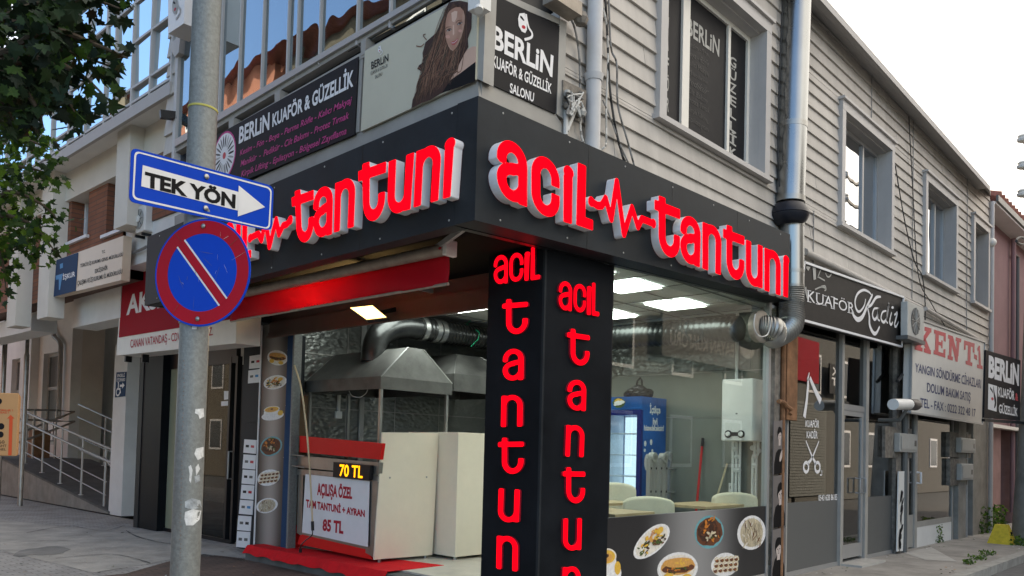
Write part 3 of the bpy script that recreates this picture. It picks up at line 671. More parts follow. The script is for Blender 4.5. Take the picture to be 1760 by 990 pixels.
# shop interior shell
XR, YBK = 10.05, 9.72
m_ = MB(); m_.box((6.0, YB+0.03, -0.05), (XR, YBK, ZFL), 'inner_floor'); m_.build('shop_floor', bld)
m_ = MB(); m_.box((6.06, YB+0.05, ZC), (XR, YBK, ZC+0.04), 'ceiling_tile')
k = 6.1
while k < XR: m_.box((k, YB+0.06, ZC-0.006), (k+0.022, YBK-0.01, ZC-0.001), 'ceiling_grid'); k += 0.62
k = 4.75
while k < YBK: m_.box((6.07, k, ZC-0.012), (XR-0.01, k+0.022, ZC-0.007), 'ceiling_grid'); k += 0.62
m_.build('shop_ceiling', bld)
m_ = MB(); m_.box((XR, YB+0.05, 0), (XR+0.15, 11.5, 3.55), 'inner_wall')
for zz in (2.1, 2.72): m_.box((XR-0.006, YB+0.06, zz), (XR-0.001, YBK, zz+0.008), 'steel_dull')
m_.box((XR-0.012, YB+0.4, 2.74), (XR-0.002, 8.5, 3.22), 'embossed_steel'); m_.build('shop_side_wall', bld)
m_ = MB(); m_.box((6.15, YBK, 0), (XR, YBK+0.12, 3.55), 'embossed_steel')
for xx in (7.0, 7.9, 8.8): m_.box((xx, YBK-0.006, 0.2), (xx+0.01, YBK-0.001, 3.5), 'steel_dull')
for zz in (1.4, 2.1, 2.85): m_.box((6.01, YBK-0.012, zz), (XR-0.02, YBK-0.007, zz+0.012), 'steel_dull')
m_.box((7.22, YBK-0.04, 0.2), (7.30, YBK-0.013, 3.5), 'alu'); m_.build('shop_back_wall', bld)
m_ = MB(); m_.box((6.12, 9.60, ZFL+0.3), (6.30, 9.70, 2.25), 'brown_wall'); m_.box((6.12, 9.60, 2.251), (6.22, 9.70, 3.06), 'anthracite'); m_.box((6.12, 9.595, 0.1), (6.30, 9.701, ZFL+0.3), 'red_panel'); m_.build('shop_jamb_wall', bld)

# ------------------------------------------------------------------ right-hand shop window with printed base
swn = thing('shop_window', 'large clear shop window above a dark base printed with food dishes', 'shop window', (8.2, YB, 0))
xl = 6.38; xr = PY(1321, 700, YB).x; zst = 0.965
f = MB(); f.box((xl, YB+0.02, zst), (xl+0.03, YB+0.07, 3.6), 'black_paint'); f.box((xr-0.01, YB, 0.0), (xr+0.05, YB+0.08, 3.6), 'alu'); f.box((xl, YB+0.015, 0.0), (xr-0.01, YB+0.08, 0.12), 'grey_frame'); f.build('frame', swn)
q = MB(); q.box((xl+0.03, YB+0.035, zst), (xr-0.012, YB+0.043, 3.55), 'shop_glass'); q.build('pane', swn)
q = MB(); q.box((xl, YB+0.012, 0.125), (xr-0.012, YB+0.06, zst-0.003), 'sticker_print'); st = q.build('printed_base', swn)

# ------------------------------------------------------------------ printed dishes
def dish(mb, q, kind, off):
    """a printed picture of a dish on quad q; off = tiny step towards the viewer"""
    off = Vector(off); lay = [0]
    def E(cu, cv, ru, rv, m, rot=0.0, jit=0.0, n=24):
        lay[0] += 1; mb.ell(q, cu, cv, ru, rv, m, off*(1+0.35*lay[0]), n, rot, jit)
    def bits(n, cu, cv, ru, rv, s0, s1, ms, el=0.5):
        for _ in range(n):
            a = random.uniform(0, 6.28); r = math.sqrt(random.random())
            E(cu+ru*r*math.cos(a), cv+rv*r*math.sin(a), random.uniform(s0, s1), random.uniform(s0, s1)*el, random.choice(ms), random.uniform(0, 3), 0.25, 8)
    if kind == 'wrap':
        E(.5, .5, .5, .5, 'food_plate'); E(.5, .5, .43, .42, 'food_white'); E(.5, .56, .42, .26, 'food_gold', 0, .03); E(.5, .5, .40, .14, 'food_brown', 0, .1)
        bits(40, .5, .47, .36, .12, .02, .06, ['food_brown', 'food_dark', 'food_green', 'food_orange']); E(.5, .68, .38, .15, 'food_gold', 0, .03); bits(10, .5, .7, .3, .08, .04, .08, ['food_gold', 'food_yellow'], .3); E(.25, .25, .12, .13, 'food_yellow'); E(.7, .2, .12, .12, 'food_yellow')
    elif kind == 'platter':
        E(.5, .5, .5, .5, 'food_plate'); E(.5, .5, .44, .43, 'food_white'); bits(30, .27, .45, .16, .28, .03, .08, ['food_green', 'food_dark', 'food_yellow', 'food_green'])
        bits(30, .55, .6, .2, .26, .03, .09, ['food_orange', 'food_gold', 'food_orange', 'food_yellow']); bits(20, .66, .35, .18, .2, .03, .08, ['food_dark', 'food_brown', 'food_green']); E(.75, .68, .1, .12, 'food_yellow')
    elif kind == 'soup':
        E(.5, .3, .5, .28, 'food_plate'); E(.45, .5, .36, .40, 'food_plate'); E(.45, .70, .36, .2, 'food_white'); E(.45, .70, .31, .16, 'food_yellow'); E(.42, .68, .24, .11, 'food_gold', 0, .1); E(.46, .72, .06, .04, 'food_dark', 0, .2); E(.85, .42, .12, .16, 'food_yellow')
    elif kind == 'pita':
        E(.5, .5, .5, .5, 'food_teal'); E(.5, .5, .45, .42, 'food_brown', 0, .05); E(.45, .55, .36, .30, 'food_dark', .5, .1); bits(50, .5, .5, .36, .33, .03, .09, ['food_brown', 'food_orange', 'food_dark', 'food_brown'], .6)
        bits(14, .55, .38, .2, .15, .03, .08, ['food_cream', 'food_green', 'food_pale'], .5); bits(8, .5, .85, .2, .08, .04, .08, ['food_orange', 'food_green'])
    elif kind == 'rolls':
        E(.5, .5, .5, .5, 'food_plate')
        for i in range(5):
            for j in range(3):
                cu = .16+.17*i+.03*j; cv = .30+.21*j
                E(cu, cv, .10, .13, 'food_cream', .3, .08); E(cu-.01, cv-.03, .065, .075, 'food_brown', .3, .1); E(cu, cv+.06, .09, .03, 'food_white', .5, .2); bits(3, cu, cv, .06, .06, .01, .03, ['food_dark', 'food_orange'])
    elif kind == 'noodles':
        E(.5, .5, .5, .5, 'food_plate'); E(.5, .5, .40, .42, 'food_pale')
        for _ in range(90): E(.5+random.uniform(-.3, .3), .5+random.uniform(-.34, .34), random.uniform(.06, .15), random.uniform(.008, .018), random.choice(['food_cream', 'food_pale', 'food_white', 'food_pale', 'hair_light']), random.uniform(.7, 2.4), 0.1, 8)
ys = YB+0.012
def dishY(name, kind, pts):
    mb = MB(); q = qy(pts, ys); dish(mb, q, kind, V(0, -0.00035, 0)); return mb.build(name, st)
def bx(x0, y0, x1, y1, s=0.0, sb=None):
    sb = s if sb is None else sb
    return [(x0, y0), (x1, y0+s*(x1-x0)), (x1, y1+sb*(x1-x0)), (x0, y1)]
dishY('printed_platter', 'platter', [(1084, 934), (1142, 888), (1158, 927), (1094, 974)])
dishY('printed_pita', 'pita', [(1193, 888), (1243, 884), (1245, 940), (1194, 946)])
dishY('printed_noodles', 'noodles', [(1267, 888), (1315, 884), (1317, 942), (1267, 948)])
dishY('printed_wrap', 'wrap', [(1130, 951), (1199, 947), (1200, 1002), (1129, 1008)])
dishY('printed_rolls', 'rolls', [(1222, 952), (1268, 948), (1270, 988), (1222, 994)])
dishY('printed_soup', 'soup', [(1022, 936), (1068, 934), (1068, 1006), (1022, 1010)])

# ------------------------------------------------------------------ shop sign: L shaped fascia
sgn = thing('shop_fascia_sign', 'wraparound anthracite shop fascia with raised glowing red letters reading acil tantuni', 'shop sign', (XF+0.1, YF+0.1, 3.4))
c_top = PY(823, 165, YF); c_bot = PY(815, 378, YF); c_top.x = c_bot.x = XF
rt = PY(1358, 403, YF); rb = PY(1357, 517, YF); rb.x = rt.x
m_ = MB(); m_.prism([c_top, rt, rb, c_bot], V(0, 0.225, 0), 'anthracite')
m_.box((c_top.x+0.02, YF-0.002, c_top.z-0.004), (c_top.x+0.03, YF-0.0005, c_top.z), 'anthracite'); m_.build('right_panel', sgn)
lt = PX(257, 406, XF); lb = PX(258, 523, XF); lb.y = lt.y
c_top2 = c_top+(lt-c_top)*(0.227/(lt.y-c_top.y)); c_bot2 = c_bot+(lb-c_bot)*(0.227/(lb.y-c_bot.y))
m_ = MB(); m_.prism([lt, c_top2, c_bot2, lb], V(0.14, 0, 0), 'anthracite'); m_.build('left_panel', sgn)
m_ = MB(); mz = c_bot.z
m_.prism([lt+V(0, 0.002, 0), lt+V(2.2, 0.002, 0), lb+V(2.2, 0.002, 0), lb+V(0, 0.002, 0)], V(0, 0.06, 0), 'anthracite'); m_.build('end_panel', sgn)
D = 0.088; yl_ = YF-D-0.003; xl_ = XF-D-0.003
def R1(pts): return [PY(*p, yl_) for p in crop(pts, 830, 225, 4.714)]
def R2(pts): return [PY(*p, yl_) for p in crop(pts, 1090, 315, 4.714)]
def L3(pts): return [PX(*p, xl_) for p in crop(pts, 400, 225, 4.19)]
for ch, q in (('a', R1([(113, 28), (360, 141), (358, 618), (113, 522)])), ('c', R1([(393, 160), (622, 266), (622, 732), (393, 648)])),
              ('i', R1([(655, 262), (735, 298), (728, 758), (652, 735)])), ('l', R1([(768, 255), (897, 308), (892, 808), (755, 760)])),
              ('t', R2([(165, 84), (372, 167), (372, 627), (165, 556)])), ('a', R2([(374, 236), (541, 303), (532, 682), (374, 626)])), ('n', R2([(553, 306), (708, 370), (702, 744), (553, 690)])),
              ('t', R2([(720, 324), (893, 390), (893, 802), (720, 748)])), ('u', R2([(905, 456), (1042, 510), (1040, 858), (905, 813)])), ('n', R2([(1055, 515), (1188, 568), (1186, 910), (1055, 866)])),
              ('i', R2([(1208, 572), (1256, 592), (1250, 928), (1206, 914)]))):
    letter(ch, q, V(0, D, 0), sgn)
for ch, q in (('t', L3([(422, 443), (584, 386), (584, 783), (440, 825)])), ('a', L3([(580, 428), (724, 377), (716, 743), (580, 782)])), ('n', L3([(738, 372), (887, 318), (872, 690), (728, 732)])),
              ('t', L3([(903, 250), (1108, 176), (1092, 628), (912, 674)])), ('u', L3([(1122, 222), (1308, 153), (1280, 570), (1112, 612)])), ('n', L3([(1322, 142), (1507, 74), (1480, 500), (1302, 552)])),
              ('i', L3([(1530, 60), (1606, 33), (1574, 473), (1513, 490)])),
              ('l', L3([(72, 600), (138, 575), (132, 912), (66, 930)])), ('i', L3([(26, 628), (64, 612), (56, 932), (20, 942)])), ('c', L3([(-62, 672), (14, 640), (8, 948), (-68, 972)])), ('a', L3([(-165, 725), (-78, 690), (-84, 975), (-172, 1000)]))):
    letter(ch, q, V(D, 0, 0), sgn)
pp = R1([(878, 572), (930, 605), (962, 605), (995, 548), (1040, 712), (1085, 412), (1143, 835), (1208, 622), (1256, 775), (1288, 712), (1345, 735), (1382, 750)])
pulse(pp, 0.034, V(0, D, 0), sgn, {0, 11}, (V(1, 0, 0), V(0, 0, 1)))
pp = L3([(125, 772), (160, 752), (185, 742), (208, 785), (236, 640), (265, 832), (312, 640), (334, 742), (362, 682), (390, 672), (414, 642)])
pulse(pp, 0.034, V(D, 0, 0), sgn, {0, 10}, (V(0, -1, 0), V(0, 0, 1)))

# ------------------------------------------------------------------ corner pillar
XPI, YPI = 5.36, YB
xr_ = PY(1054, 453, YPI).x; yl2 = PX(842, 403, XPI).y
m_ = MB()
for k in range(1, 4):
    a, b_ = c_top.lerp(rt, k/4), c_bot.lerp(rb, k/4); m_.prism([a+V(-.003, -.0015, 0), a+V(.003, -.0015, 0), b_+V(.003, -.0015, 0), b_+V(-.003, -.0015, 0)], V(0, .001, 0), 'black_paint')
    a, b_ = c_top.lerp(lt, k/4), c_bot.lerp(lb, k/4); m_.prism([a+V(-.0015, -.003, 0), a+V(-.0015, .003, 0), b_+V(-.0015, .003, 0), b_+V(-.0015, -.003, 0)], V(.001, 0, 0), 'black_paint')
m_.build('panel_seam', sgn)
m_ = MB()
for k in range(1, 20):
    t = k/20
    for p, d in ((c_top.lerp(rt, t)+V(0, 0, -.05), V(0, -1, 0)), (c_bot.lerp(rb, t)+V(0, 0, .05), V(0, -1, 0)), (c_top.lerp(lt, t)+V(0, 0, -.05), V(-1, 0, 0)), (c_bot.lerp(lb, t)+V(0, 0, .05), V(-1, 0, 0))):
        if k % 3 == 1: m_.lathe(p, d, [(0, .009), (.004, .007)], 'plastic_grey', 8)
m_.build('screw_heads', sgn)
m_ = MB(); u0, u1 = c_bot+V(.1, .226, -.002), rb+V(0, .226, -.002); m_.prism([u0, u1, V(u1.x, YB+.03, u1.z), V(u0.x, YB+.03, u0.z)], V(0, 0, .03), 'black_paint'); m_.build('underside', sgn)
pil = thing('corner_pillar', 'black clad corner pillar with red letters stacked down both faces', 'pillar', (XPI+0.5, YPI+0.3, 0))
m_ = MB(); m_.box((XPI, YPI, 0.0), (xr_, yl2, 3.38), 'anthracite_deep'); m_.box((XPI-0.004, YPI-0.004, 0.0), (XPI+0.02, YPI+0.02, 3.38), 'anthracite'); m_.build('cladding', pil)
def K4(pts): return crop(pts, 825, 400, 3.3)
def K5(pts): return crop(pts, 825, 690, 3.3)
dL = 0.022
def pl(ch, pts): letter(ch, qx(pts, XPI-dL-0.002), V(dL, 0, 0), pil, True)
def pr(ch, pts): letter(ch, qy(pts, YPI-dL-0.002), V(0, dL, 0), pil, True)
pl('a', K4([(78, 131), (160, 122), (156, 286), (78, 294)])); pl('c', K4([(168, 118), (247, 110), (245, 272), (165, 282)])); pl('i', K4([(253, 104), (286, 100), (278, 270), (252, 273)])); pl('l', K4([(290, 82), (340, 76), (340, 262), (286, 270)]))
pr('a', K4([(448, 270), (524, 282), (520, 446), (446, 434)])); pr('c', K4([(532, 285), (604, 297), (600, 457), (530, 445)])); pr('i', K4([(607, 295), (636, 300), (630, 468), (606, 464)])); pr('l', K4([(636, 282), (680, 289), (676, 475), (634, 468)]))
pl('t', K4([(126, 380), (272, 368), (270, 570), (126, 580)])); pl('a', K4([(130, 662), (248, 655), (246, 834), (128, 842)])); pl('n', [K4([(122, 922)])[0], K4([(242, 918)])[0], K5([(240, 142)])[0], K5([(118, 145)])[0]])
pl('t', K5([(102, 206), (248, 204), (246, 410), (102, 412)])); pl('u', K5([(106, 492), (226, 500), (220, 688), (100, 682)])); pl('n', K5([(95, 758), (216, 768), (212, 965), (92, 948)])); pl('i', K5([(130, 1040), (165, 1042), (160, 1240), (125, 1230)]))
pr('t', K4([(494, 540), (624, 560), (620, 758), (494, 745)])); pr('a', K4([(497, 832), (604, 838), (600, 1012), (496, 1004)])); pr('n', K5([(490, 130), (594, 140), (588, 316), (484, 312)]))
pr('t', K5([(470, 373), (598, 375), (595, 578), (470, 576)])); pr('u', K5([(474, 664), (578, 662), (574, 845), (470, 846)])); pr('n', K5([(470, 938), (572, 934), (566, 1120), (465, 1122)]))

# ------------------------------------------------------------------ inside the shop
led0 = thing('ceiling_light', 'square ceiling light panel next to the corner pillar, seen first through the shop window', 'ceiling light', (0, 0, ZC-0.02), 'flush light panels in the shop ceiling')
m_ = MB(); m_.box((-.29, -.29, -.004), (.29, .29, .0), 'led_panel'); led_parts = [('diffuser', m_)]
m_ = MB()
for a, b_ in (((-.31, -.31), (.31, -.29)), ((-.31, .29), (.31, .31)), ((-.31, -.29), (-.29, .29)), ((.29, -.29), (.31, .29))): m_.box((a[0], a[1], -.008), (b_[0], b_[1], 0.0), 'plastic_white')
led_parts.append(('frame', m_))
def m_obj(mb, name, parent, smooth=False, bevel=0.0):
    """mesh given in the parent's own coordinates"""
    me = bpy.data.meshes.new(name); me.from_pydata([tuple(v) for v in mb.v], [], mb.f)
    for m in mb.ms: me.materials.append(MATS[m])
    me.polygons.foreach_set('material_index', mb.m)
    if smooth:
        me.polygons.foreach_set('use_smooth', [True]*len(mb.f)); me.set_sharp_from_angle(angle=RAD(40))
    o = bpy.data.objects.new(name, me); COL.objects.link(o); o.parent = parent
    if bevel: bv = o.modifiers.new('bevel', 'BEVEL'); bv.width = bevel; bv.segments = 4; bv.limit_method = 'ANGLE'
    return o
for n_, m_ in led_parts: m_obj(m_, n_, led0)
def copy_tree(o, parent=None):
    c = o.copy(); COL.objects.link(c)
    if parent is not None: c.parent = parent
    for ch in list(o.children): copy_tree(ch, c)
    return c
lp = [('square ceiling light panel next to the corner pillar, seen first through the shop window', PZ(1078, 490, ZC)), ('square ceiling light panel in the middle of the shop window view', PZ(1161, 522, ZC)),
      ('farther ceiling light panel half hidden behind the corner pillar', PZ(1046, 540, ZC)), ('square ceiling light panel above the black duct', PZ(787, 527, ZC)), ('added fill light panel out of sight straight behind the corner pillar', V(6.75, 5.35, 0)), ('added fill light panel out of sight over the food counter behind the shutter box', V(6.8, 8.3, 0)), ('added fill light panel out of sight over the wall behind the fridge', V(9.45, 7.6, 0)) ]  # last three panels are added out of sight to brighten the shop
for i, (lab, p) in enumerate(lp):
    o = led0 if i == 0 else copy_tree(led0)
    o.location = (p.x, p.y, ZC-0.016); o['label'] = lab
XK = 6.08
kit = thing('food_counter', 'steel and red street counter with red upper band behind the price poster', 'counter', (XK+0.3, 8.6, ZFL))
cor = PX(650, 800, XK); yC = cor.y; yE = PX(514, 800, XK).y
zz = lambda y: PX(600, y, XK).z
m_ = MB(); m_.prism(qx([(515, 749), (657, 762), (653, 790), (515, 777)], XK), V(0.05, 0, 0), 'red_panel'); m_.build('red_band', kit)
m_ = MB(); m_.prism(qx([(511, 783), (652, 795), (650, 816), (510, 803)], XK+0.004), V(0.06, 0, 0), 'steel'); m_.prism(qx([(511, 806), (650, 818), (648, 829), (510, 816)], XK+0.01), V(0.05, 0, 0), 'steel_dull'); m_.build('steel_rail', kit)
m_ = MB(); m_.prism(qx([(513, 816), (521, 817), (518, 920), (510, 916)], XK+0.01), V(0.05, 0, 0), 'steel'); m_.prism(qx([(636, 826), (650, 828), (642, 958), (628, 950)], XK+0.008), V(0.06, 0, 0), 'steel'); m_.build('frame_post', kit)
m_ = MB(); m_.prism(qx([(516, 918), (632, 945), (640, 962), (511, 935)], XK+0.012), V(0.04, 0, 0), 'red_panel'); m_.prism(qx([(518, 893), (632, 926), (632, 948), (514, 919)], XK+0.02), V(0.04, 0, 0), 'steel'); m_.build('red_plinth', kit)
m_ = MB(); m_.prism(qx([(520, 816), (640, 826), (632, 940), (516, 908)], XK+0.07), V(0.04, 0, 0), 'aged_metal'); m_.build('front_panel', kit)
m_ = MB(); m_.prism([PX(515, 777, XK+0.06), PX(653, 790, XK+0.06)]+[PX(653, 790, XK+0.06)+V(0.9, 0, 0), PX(515, 777, XK+0.06)+V(0.9, 0, 0)], V(0, 0, 0.03), 'steel'); m_.build('worktop', kit)
m_ = MB()
for a, b_ in (((500, 782), (523, 784)), ((500, 800), (523, 804))): m_.tube([PX(*a, XK-0.05), PX(*b_, XK-0.05)], 0.008, 'aged_metal', 8)
m_.build('gas_tap', kit)
m_ = MB(); q = [(657, 743), (754, 744), (743, 954), (643, 962)]; yW = yC-0.002
m_.prism([PY(*p, yW) for p in q], V(0, 0.02, 0), 'panel_white')
for p in ((670, 821), (733, 820)): m_.lathe(PY(*p, yW), (0, -1, 0), [(0, 0.012), (0.006, 0.012)], 'steel_dull', 8)
m_.build('white_side_panel', kit)
m_ = MB()
for p in ((652, 962), (731, 955)): a = PY(*p, yW+0.03); m_.tube([V(a.x, a.y, ZFL), V(a.x, a.y, a.z+0.05)], 0.022, 'steel', 10)
m_.build('foot', kit)
x2 = PY(754, 744, yW).x+0.004
cab = thing('white_cabinet', 'plain white cabinet box standing behind the counter on short steel feet', 'cabinet', (x2+0.3, yW-0.2, ZFL))
fa = [PX(*p, x2) for p in ((755, 743), (788, 743), (777, 957), (744, 952))]; y2 = fa[1].y; z1 = fa[1].z; z0 = fa[2].z
m_ = MB(); m_.box((x2, y2, z0), (x2+1.3, yW+0.6, z1), 'panel_white'); m_.build('body', cab, bevel=0.004)
m_ = MB()
for x, y in ((x2+.05, y2+.05), (x2+.9, y2+.05), (x2+.05, yW+.5)): m_.tube([V(x, y, ZFL), V(x, y, z0)], 0.025, 'steel', 10)
m_.build('foot', cab)
# price poster and LED price display
pst = MB(); pq = qx([(525, 815), (635, 827), (632, 940), (519, 915)], XK-0.012); pst.prism(pq, V(0.006, 0, 0), 'print_white'); po = thing('price_poster', 'white price poster with dark red writing hung on the counter front', 'poster', pq[3])
pst.build('sheet', po); tx = MB()
for s_, q in (('AÇILIŞA ÖZEL', [(545, 830), (606, 838), (605, 858), (545, 851)]), ('TAM TANTUNİ + AYRAN', [(526, 858), (627, 877), (627, 889), (526, 872)]), ('85 TL', [(555, 892), (591, 896), (590, 918), (554, 912)])):
    tx.text(s_, qx(q, XK-0.014), 'print_crimson', bold=0.045)
tx.build('price_lettering', po)
ld = thing('price_display', 'small black LED display glowing amber 70 TL above the poster', 'LED display', PX(600, 826, XK-0.05))
m_ = MB(); m_.prism(qx([(573, 794), (636, 800), (634, 826), (572, 820)], XK-0.05), V(0.05, 0, 0), 'black_paint'); m_.build('case', ld)
m_ = MB(); m_.text('70 TL', qx([(584, 798), (624, 801), (623, 822), (583, 818)], XK-0.053), 'led_amber', bold=0.02); m_.build('glowing_digits', ld)
# bent stick with a black plug and cable, leaning on the counter
m_ = MB(); sx = XK-0.16
m_.tube([PX(*p, sx) for p in catmull([(506, 628), (517, 665), (526, 730), (532, 800), (537, 898)])], 0.012, 'stick_wood', 8); m_.tube([PX(*p, sx) for p in ((537, 896), (537.5, 912))], 0.02, 'black_paint', 8)
m_.tube([PX(*p, sx) for p in catmull([(537, 912), (536, 920), (524, 930), (517, 938), (516, 945)])], 0.007, 'black_paint', 6); m_.tube([PX(*p, sx) for p in ((516.5, 943), (516, 955))], 0.02, 'black_paint', 8)
tag(m_.build('wooden_stick', None, True), 'thin pale bent stick with a black cord hanging in front of the counter', 'stick')
# extraction hoods
XH = 6.25; c0 = PX(654, 668, XH); yH = c0.y; zl = c0.z; zh = PX(652, 647, XH).z; yH2 = PX(525, 668, XH).y; xH2 = PY(777, 674, yH).x
t1 = PY(702, 597, yH+0.14); t2 = PY(728, 600, yH+0.14); zt = t1.z; yt2 = min(PX(561, 608, t1.x).y, YBK-0.02)
def hood(name, label, x0, x1, y0, y1, za, zb, xa, xb, ya, yb, zt):
    r = thing(name, label, 'extractor hood', ((x0+x1)/2, (y0+y1)/2, za))
    m_ = MB()
    B = [V(x0, y0, zb), V(x1, y0, zb), V(x1, y1, zb), V(x0, y1, zb)]; T = [V(xa, ya, zt), V(xb, ya, zt), V(xb, yb, zt), V(xa, yb, zt)]
    for i in range(4): m_.poly([B[i], B[(i+1) % 4], T[(i+1) % 4], T[i]], 'hood_steel')
    m_.poly(T, 'hood_steel'); m_.build('canopy', r)
    m_ = MB()
    for a, b_ in (((x0, y0), (x1, y0+.015)), ((x0, y1-.015), (x1, y1)), ((x0, y0+.015), (x0+.015, y1-.015)), ((x1-.015, y0+.015), (x1, y1-.015))): m_.box((a[0], a[1], za), (b_[0], b_[1], zb+0.003), 'hood_steel')
    m_.build('lip', r)
    m_ = MB()
    for i in range(4): m_.bar(B[i], T[i], 0.012, 0.012, 'steel')
    m_.build('seam', r); return r
hd = hood('extractor_hood', 'large steel extractor hood with sloping sides above the red counter', XH, xH2, yH, yH2, zl, zh, t1.x, t2.x, t1.y, yt2, zt)
zct = PX(650, 760, XK).z
m_ = MB()
for x, y in ((XH+0.04, yH+0.04), (xH2-0.06, yH+0.04), (XH+0.04, yH2-0.06), (XH+0.5, yH2-0.3)): m_.box((x-.018, y-.018, 1.3), (x+.018, y+.018, zl), 'steel')
m_.build('hood_post', hd)
m_ = MB(); m_.tube([PX(*p, XH+0.3) for p in catmull([(600, 672), (605, 680), (618, 683), (629, 676), (632, 668)])], 0.006, 'cable_white', 6); m_.build('hanging_cable', hd)
h2 = PY(781, 642, yH+0.2)
hood('extractor_hood', 'second smaller steel hood partly hidden behind the corner pillar', h2.x, h2.x+1.5, yH+0.2, YBK-0.1, PY(781, 672, yH+0.2).z, h2.z, h2.x+0.5, h2.x+1.0, yH+0.7, YBK-0.3, h2.z+0.35)
# black duct along the ceiling
YD = t1.y+0.60
duct = thing('exhaust_duct', 'thick black exhaust duct rising from the hood and running under the ceiling', 'duct', PY(643, 610, YD))
path = [PY(*p, YD) for p in catmull([(641, 622), (643, 600), (650, 580), (668, 566), (695, 561), (716, 564)], 4)]
m_ = MB(); m_.tube(path, 0.165, 'duct_foil', 18); m_.build('elbow', duct, True)
e0 = path[-1]; e1 = PY(842, 583, YD); dd = (e1-e0); xd_end = 9.45
e2 = e0+dd*((xd_end-e0.x)/dd.x)
wpt = PY(1302, 562, YB+0.035)
pth = []; rr_ = []
def seg_pts(a, b_, n):
    for i in range(n): pth.append(a.lerp(b_, i/n))
seg_pts(e0, e2, 90); mid = V(9.72, YD-0.35, e2.z)
seg_pts(e2, mid, 8); seg_pts(mid, V(wpt.x-0.0, YB+0.25, wpt.z), 120)
m_ = MB(); m_.tube(pth, [0.158 if i % 3 else 0.168 for i in range(len(pth))], 'duct_foil', 16); m_.build('ribbed_run', duct, True)
m_ = MB()
for k in (0.06, 0.22, 0.30):
    a = e0.lerp(e2, k*0.7); m_.lathe(a-(dd.normalized()*0.04), dd, [(0, 0.172), (0.08, 0.172)], 'steel', 18)
m_.build('silver_tape', duct, True)
gs = e0.lerp(e2, 0.47)
m_ = MB(); m_.tube([gs+V(0.1, 0, ZC-gs.z), gs+V(0.0, -0.02, 0.17), gs+V(0.12, -0.172, 0.05), gs+V(0.1, -0.175, -0.05), gs+V(0.02, -0.1, -0.17)], 0.006, 'green_string', 6); tag(m_.build('green_string'), 'green string tied round the black duct and up to the ceiling', 'string')
# wall socket and cable conduit on the back wall
m_ = MB(); a = PY(583, 713, YBK-0.05); m_.box((a.x-.05, YBK-.05, a.z-.05), (a.x+.05, YBK-.012, a.z+.05), 'plastic_white'); m_.box((a.x-.02, YBK-.045, a.z+.05), (a.x+.02, YBK-.013, a.z+0.5), 'plastic_white'); tag(m_.build('wall_socket'), 'white socket box with conduit on the back wall above the counter', 'socket')
# red carpet on the entrance step
stp = MB(); pts = [PZ(x, y, ZFL-0.02) for x, y in ((430, 955), (440, 968), (520, 990), (600, 1030), (700, 1060), (720, 1010), (640, 975))]
stp.prism([V(5.78, 10.2, ZFL-.02), V(5.78, 5.3, ZFL-.02), V(6.0, 5.3, ZFL-.02), V(6.0, 10.2, ZFL-.02)], V(0, 0, -ZFL+0.02), 'concrete_dark'); tag(stp.build('entrance_step'), 'grey concrete step under the red carpet at the shop entrance', 'step')
cp = MB(); N_ = 40
yA, yB_ = PZ(440, 951, ZFL).y, PZ(688, 988, ZFL).y
topv = []
edge = []; inner = []
for i in range(N_+1):
    t = i/N_; y = 10.15+(7.15-10.15)*t; jx = 0.014*math.sin(i*.9)+0.02*math.sin(i*0.35)
    edge.append(V(5.70+jx, y, ZFL-0.10+0.012*math.sin(i*1.1))); inner.append(V(5.775, y, ZFL+0.006+0.004*math.sin(i*1.3)))
bk_ = [V(6.08+0.55*(i/N_), p.y-(0.5 if i == N_ else 0)*0, ZFL+0.004) for i, p in enumerate(inner)]
cp.grid([edge, inner, bk_], 'carpet_red')
ca = cp.build('red_carpet'); tag(ca, 'bright red carpet strip lying over the entrance step', 'carpet')
sol = ca.modifiers.new('thickness', 'SOLIDIFY'); sol.thickness = 0.008

# drinks fridge
XFR = 9.40; yr = PX(1103, 681, XFR).y; zt_ = PX(1103, 681, XFR).z; yl3 = yr+0.72
fr = thing('drinks_fridge', 'tall blue drinks fridge with a lit glass door beside the folded ladder', 'fridge', (XFR+0.3, yr+0.35, ZFL))
m_ = MB()
m_.box((XFR+0.05, yr, ZFL), (XR-0.02, yr+0.03, zt_), 'fridge_blue'); m_.box((XFR+0.05, yl3-0.03, ZFL), (XR-0.02, yl3, zt_), 'fridge_blue'); m_.box((XR-0.06, yr+.031, ZFL), (XR-0.02, yl3-.031, zt_), 'fridge_inner')
m_.box((XFR+0.05, yr+.031, zt_-0.24), (XR-0.061, yl3-.031, zt_), 'fridge_blue'); m_.box((XFR+0.05, yr+.031, ZFL), (XR-0.061, yl3-.031, ZFL+0.25), 'fridge_navy'); m_.build('cabinet', fr)
zhb = PX(1080, 704, XFR).z
m_ = MB(); m_.box((XFR, yr, zhb), (XFR+0.049, yl3, zt_), 'fridge_blue'); m_.build('header', fr)
m_ = MB(); zd = zhb-0.004; m_.box((XFR, yr, ZFL+0.1), (XFR+0.045, yr+0.07, zd), 'fridge_navy'); m_.box((XFR, yl3-.07, ZFL+0.1), (XFR+0.045, yl3, zd), 'fridge_navy'); m_.box((XFR, yr+.07, zd-0.07), (XFR+0.045, yl3-.07, zd), 'fridge_navy'); m_.box((XFR, yr+.07, ZFL+.1), (XFR+0.045, yl3-.07, ZFL+.2), 'fridge_navy'); dr = m_.build('door', fr)
m_ = MB(); m_.box((XFR+0.02, yr+.07, ZFL+.2), (XFR+0.026, yl3-.07, zd-.07), 'fridge_glass'); m_.build('door_pane', dr)
m_ = MB(); m_.box((XR-0.075, yr+.06, ZFL+.26), (XR-0.065, yl3-.06, zhb-.08), 'fridge_glow')
m_.build('lit_back', fr)
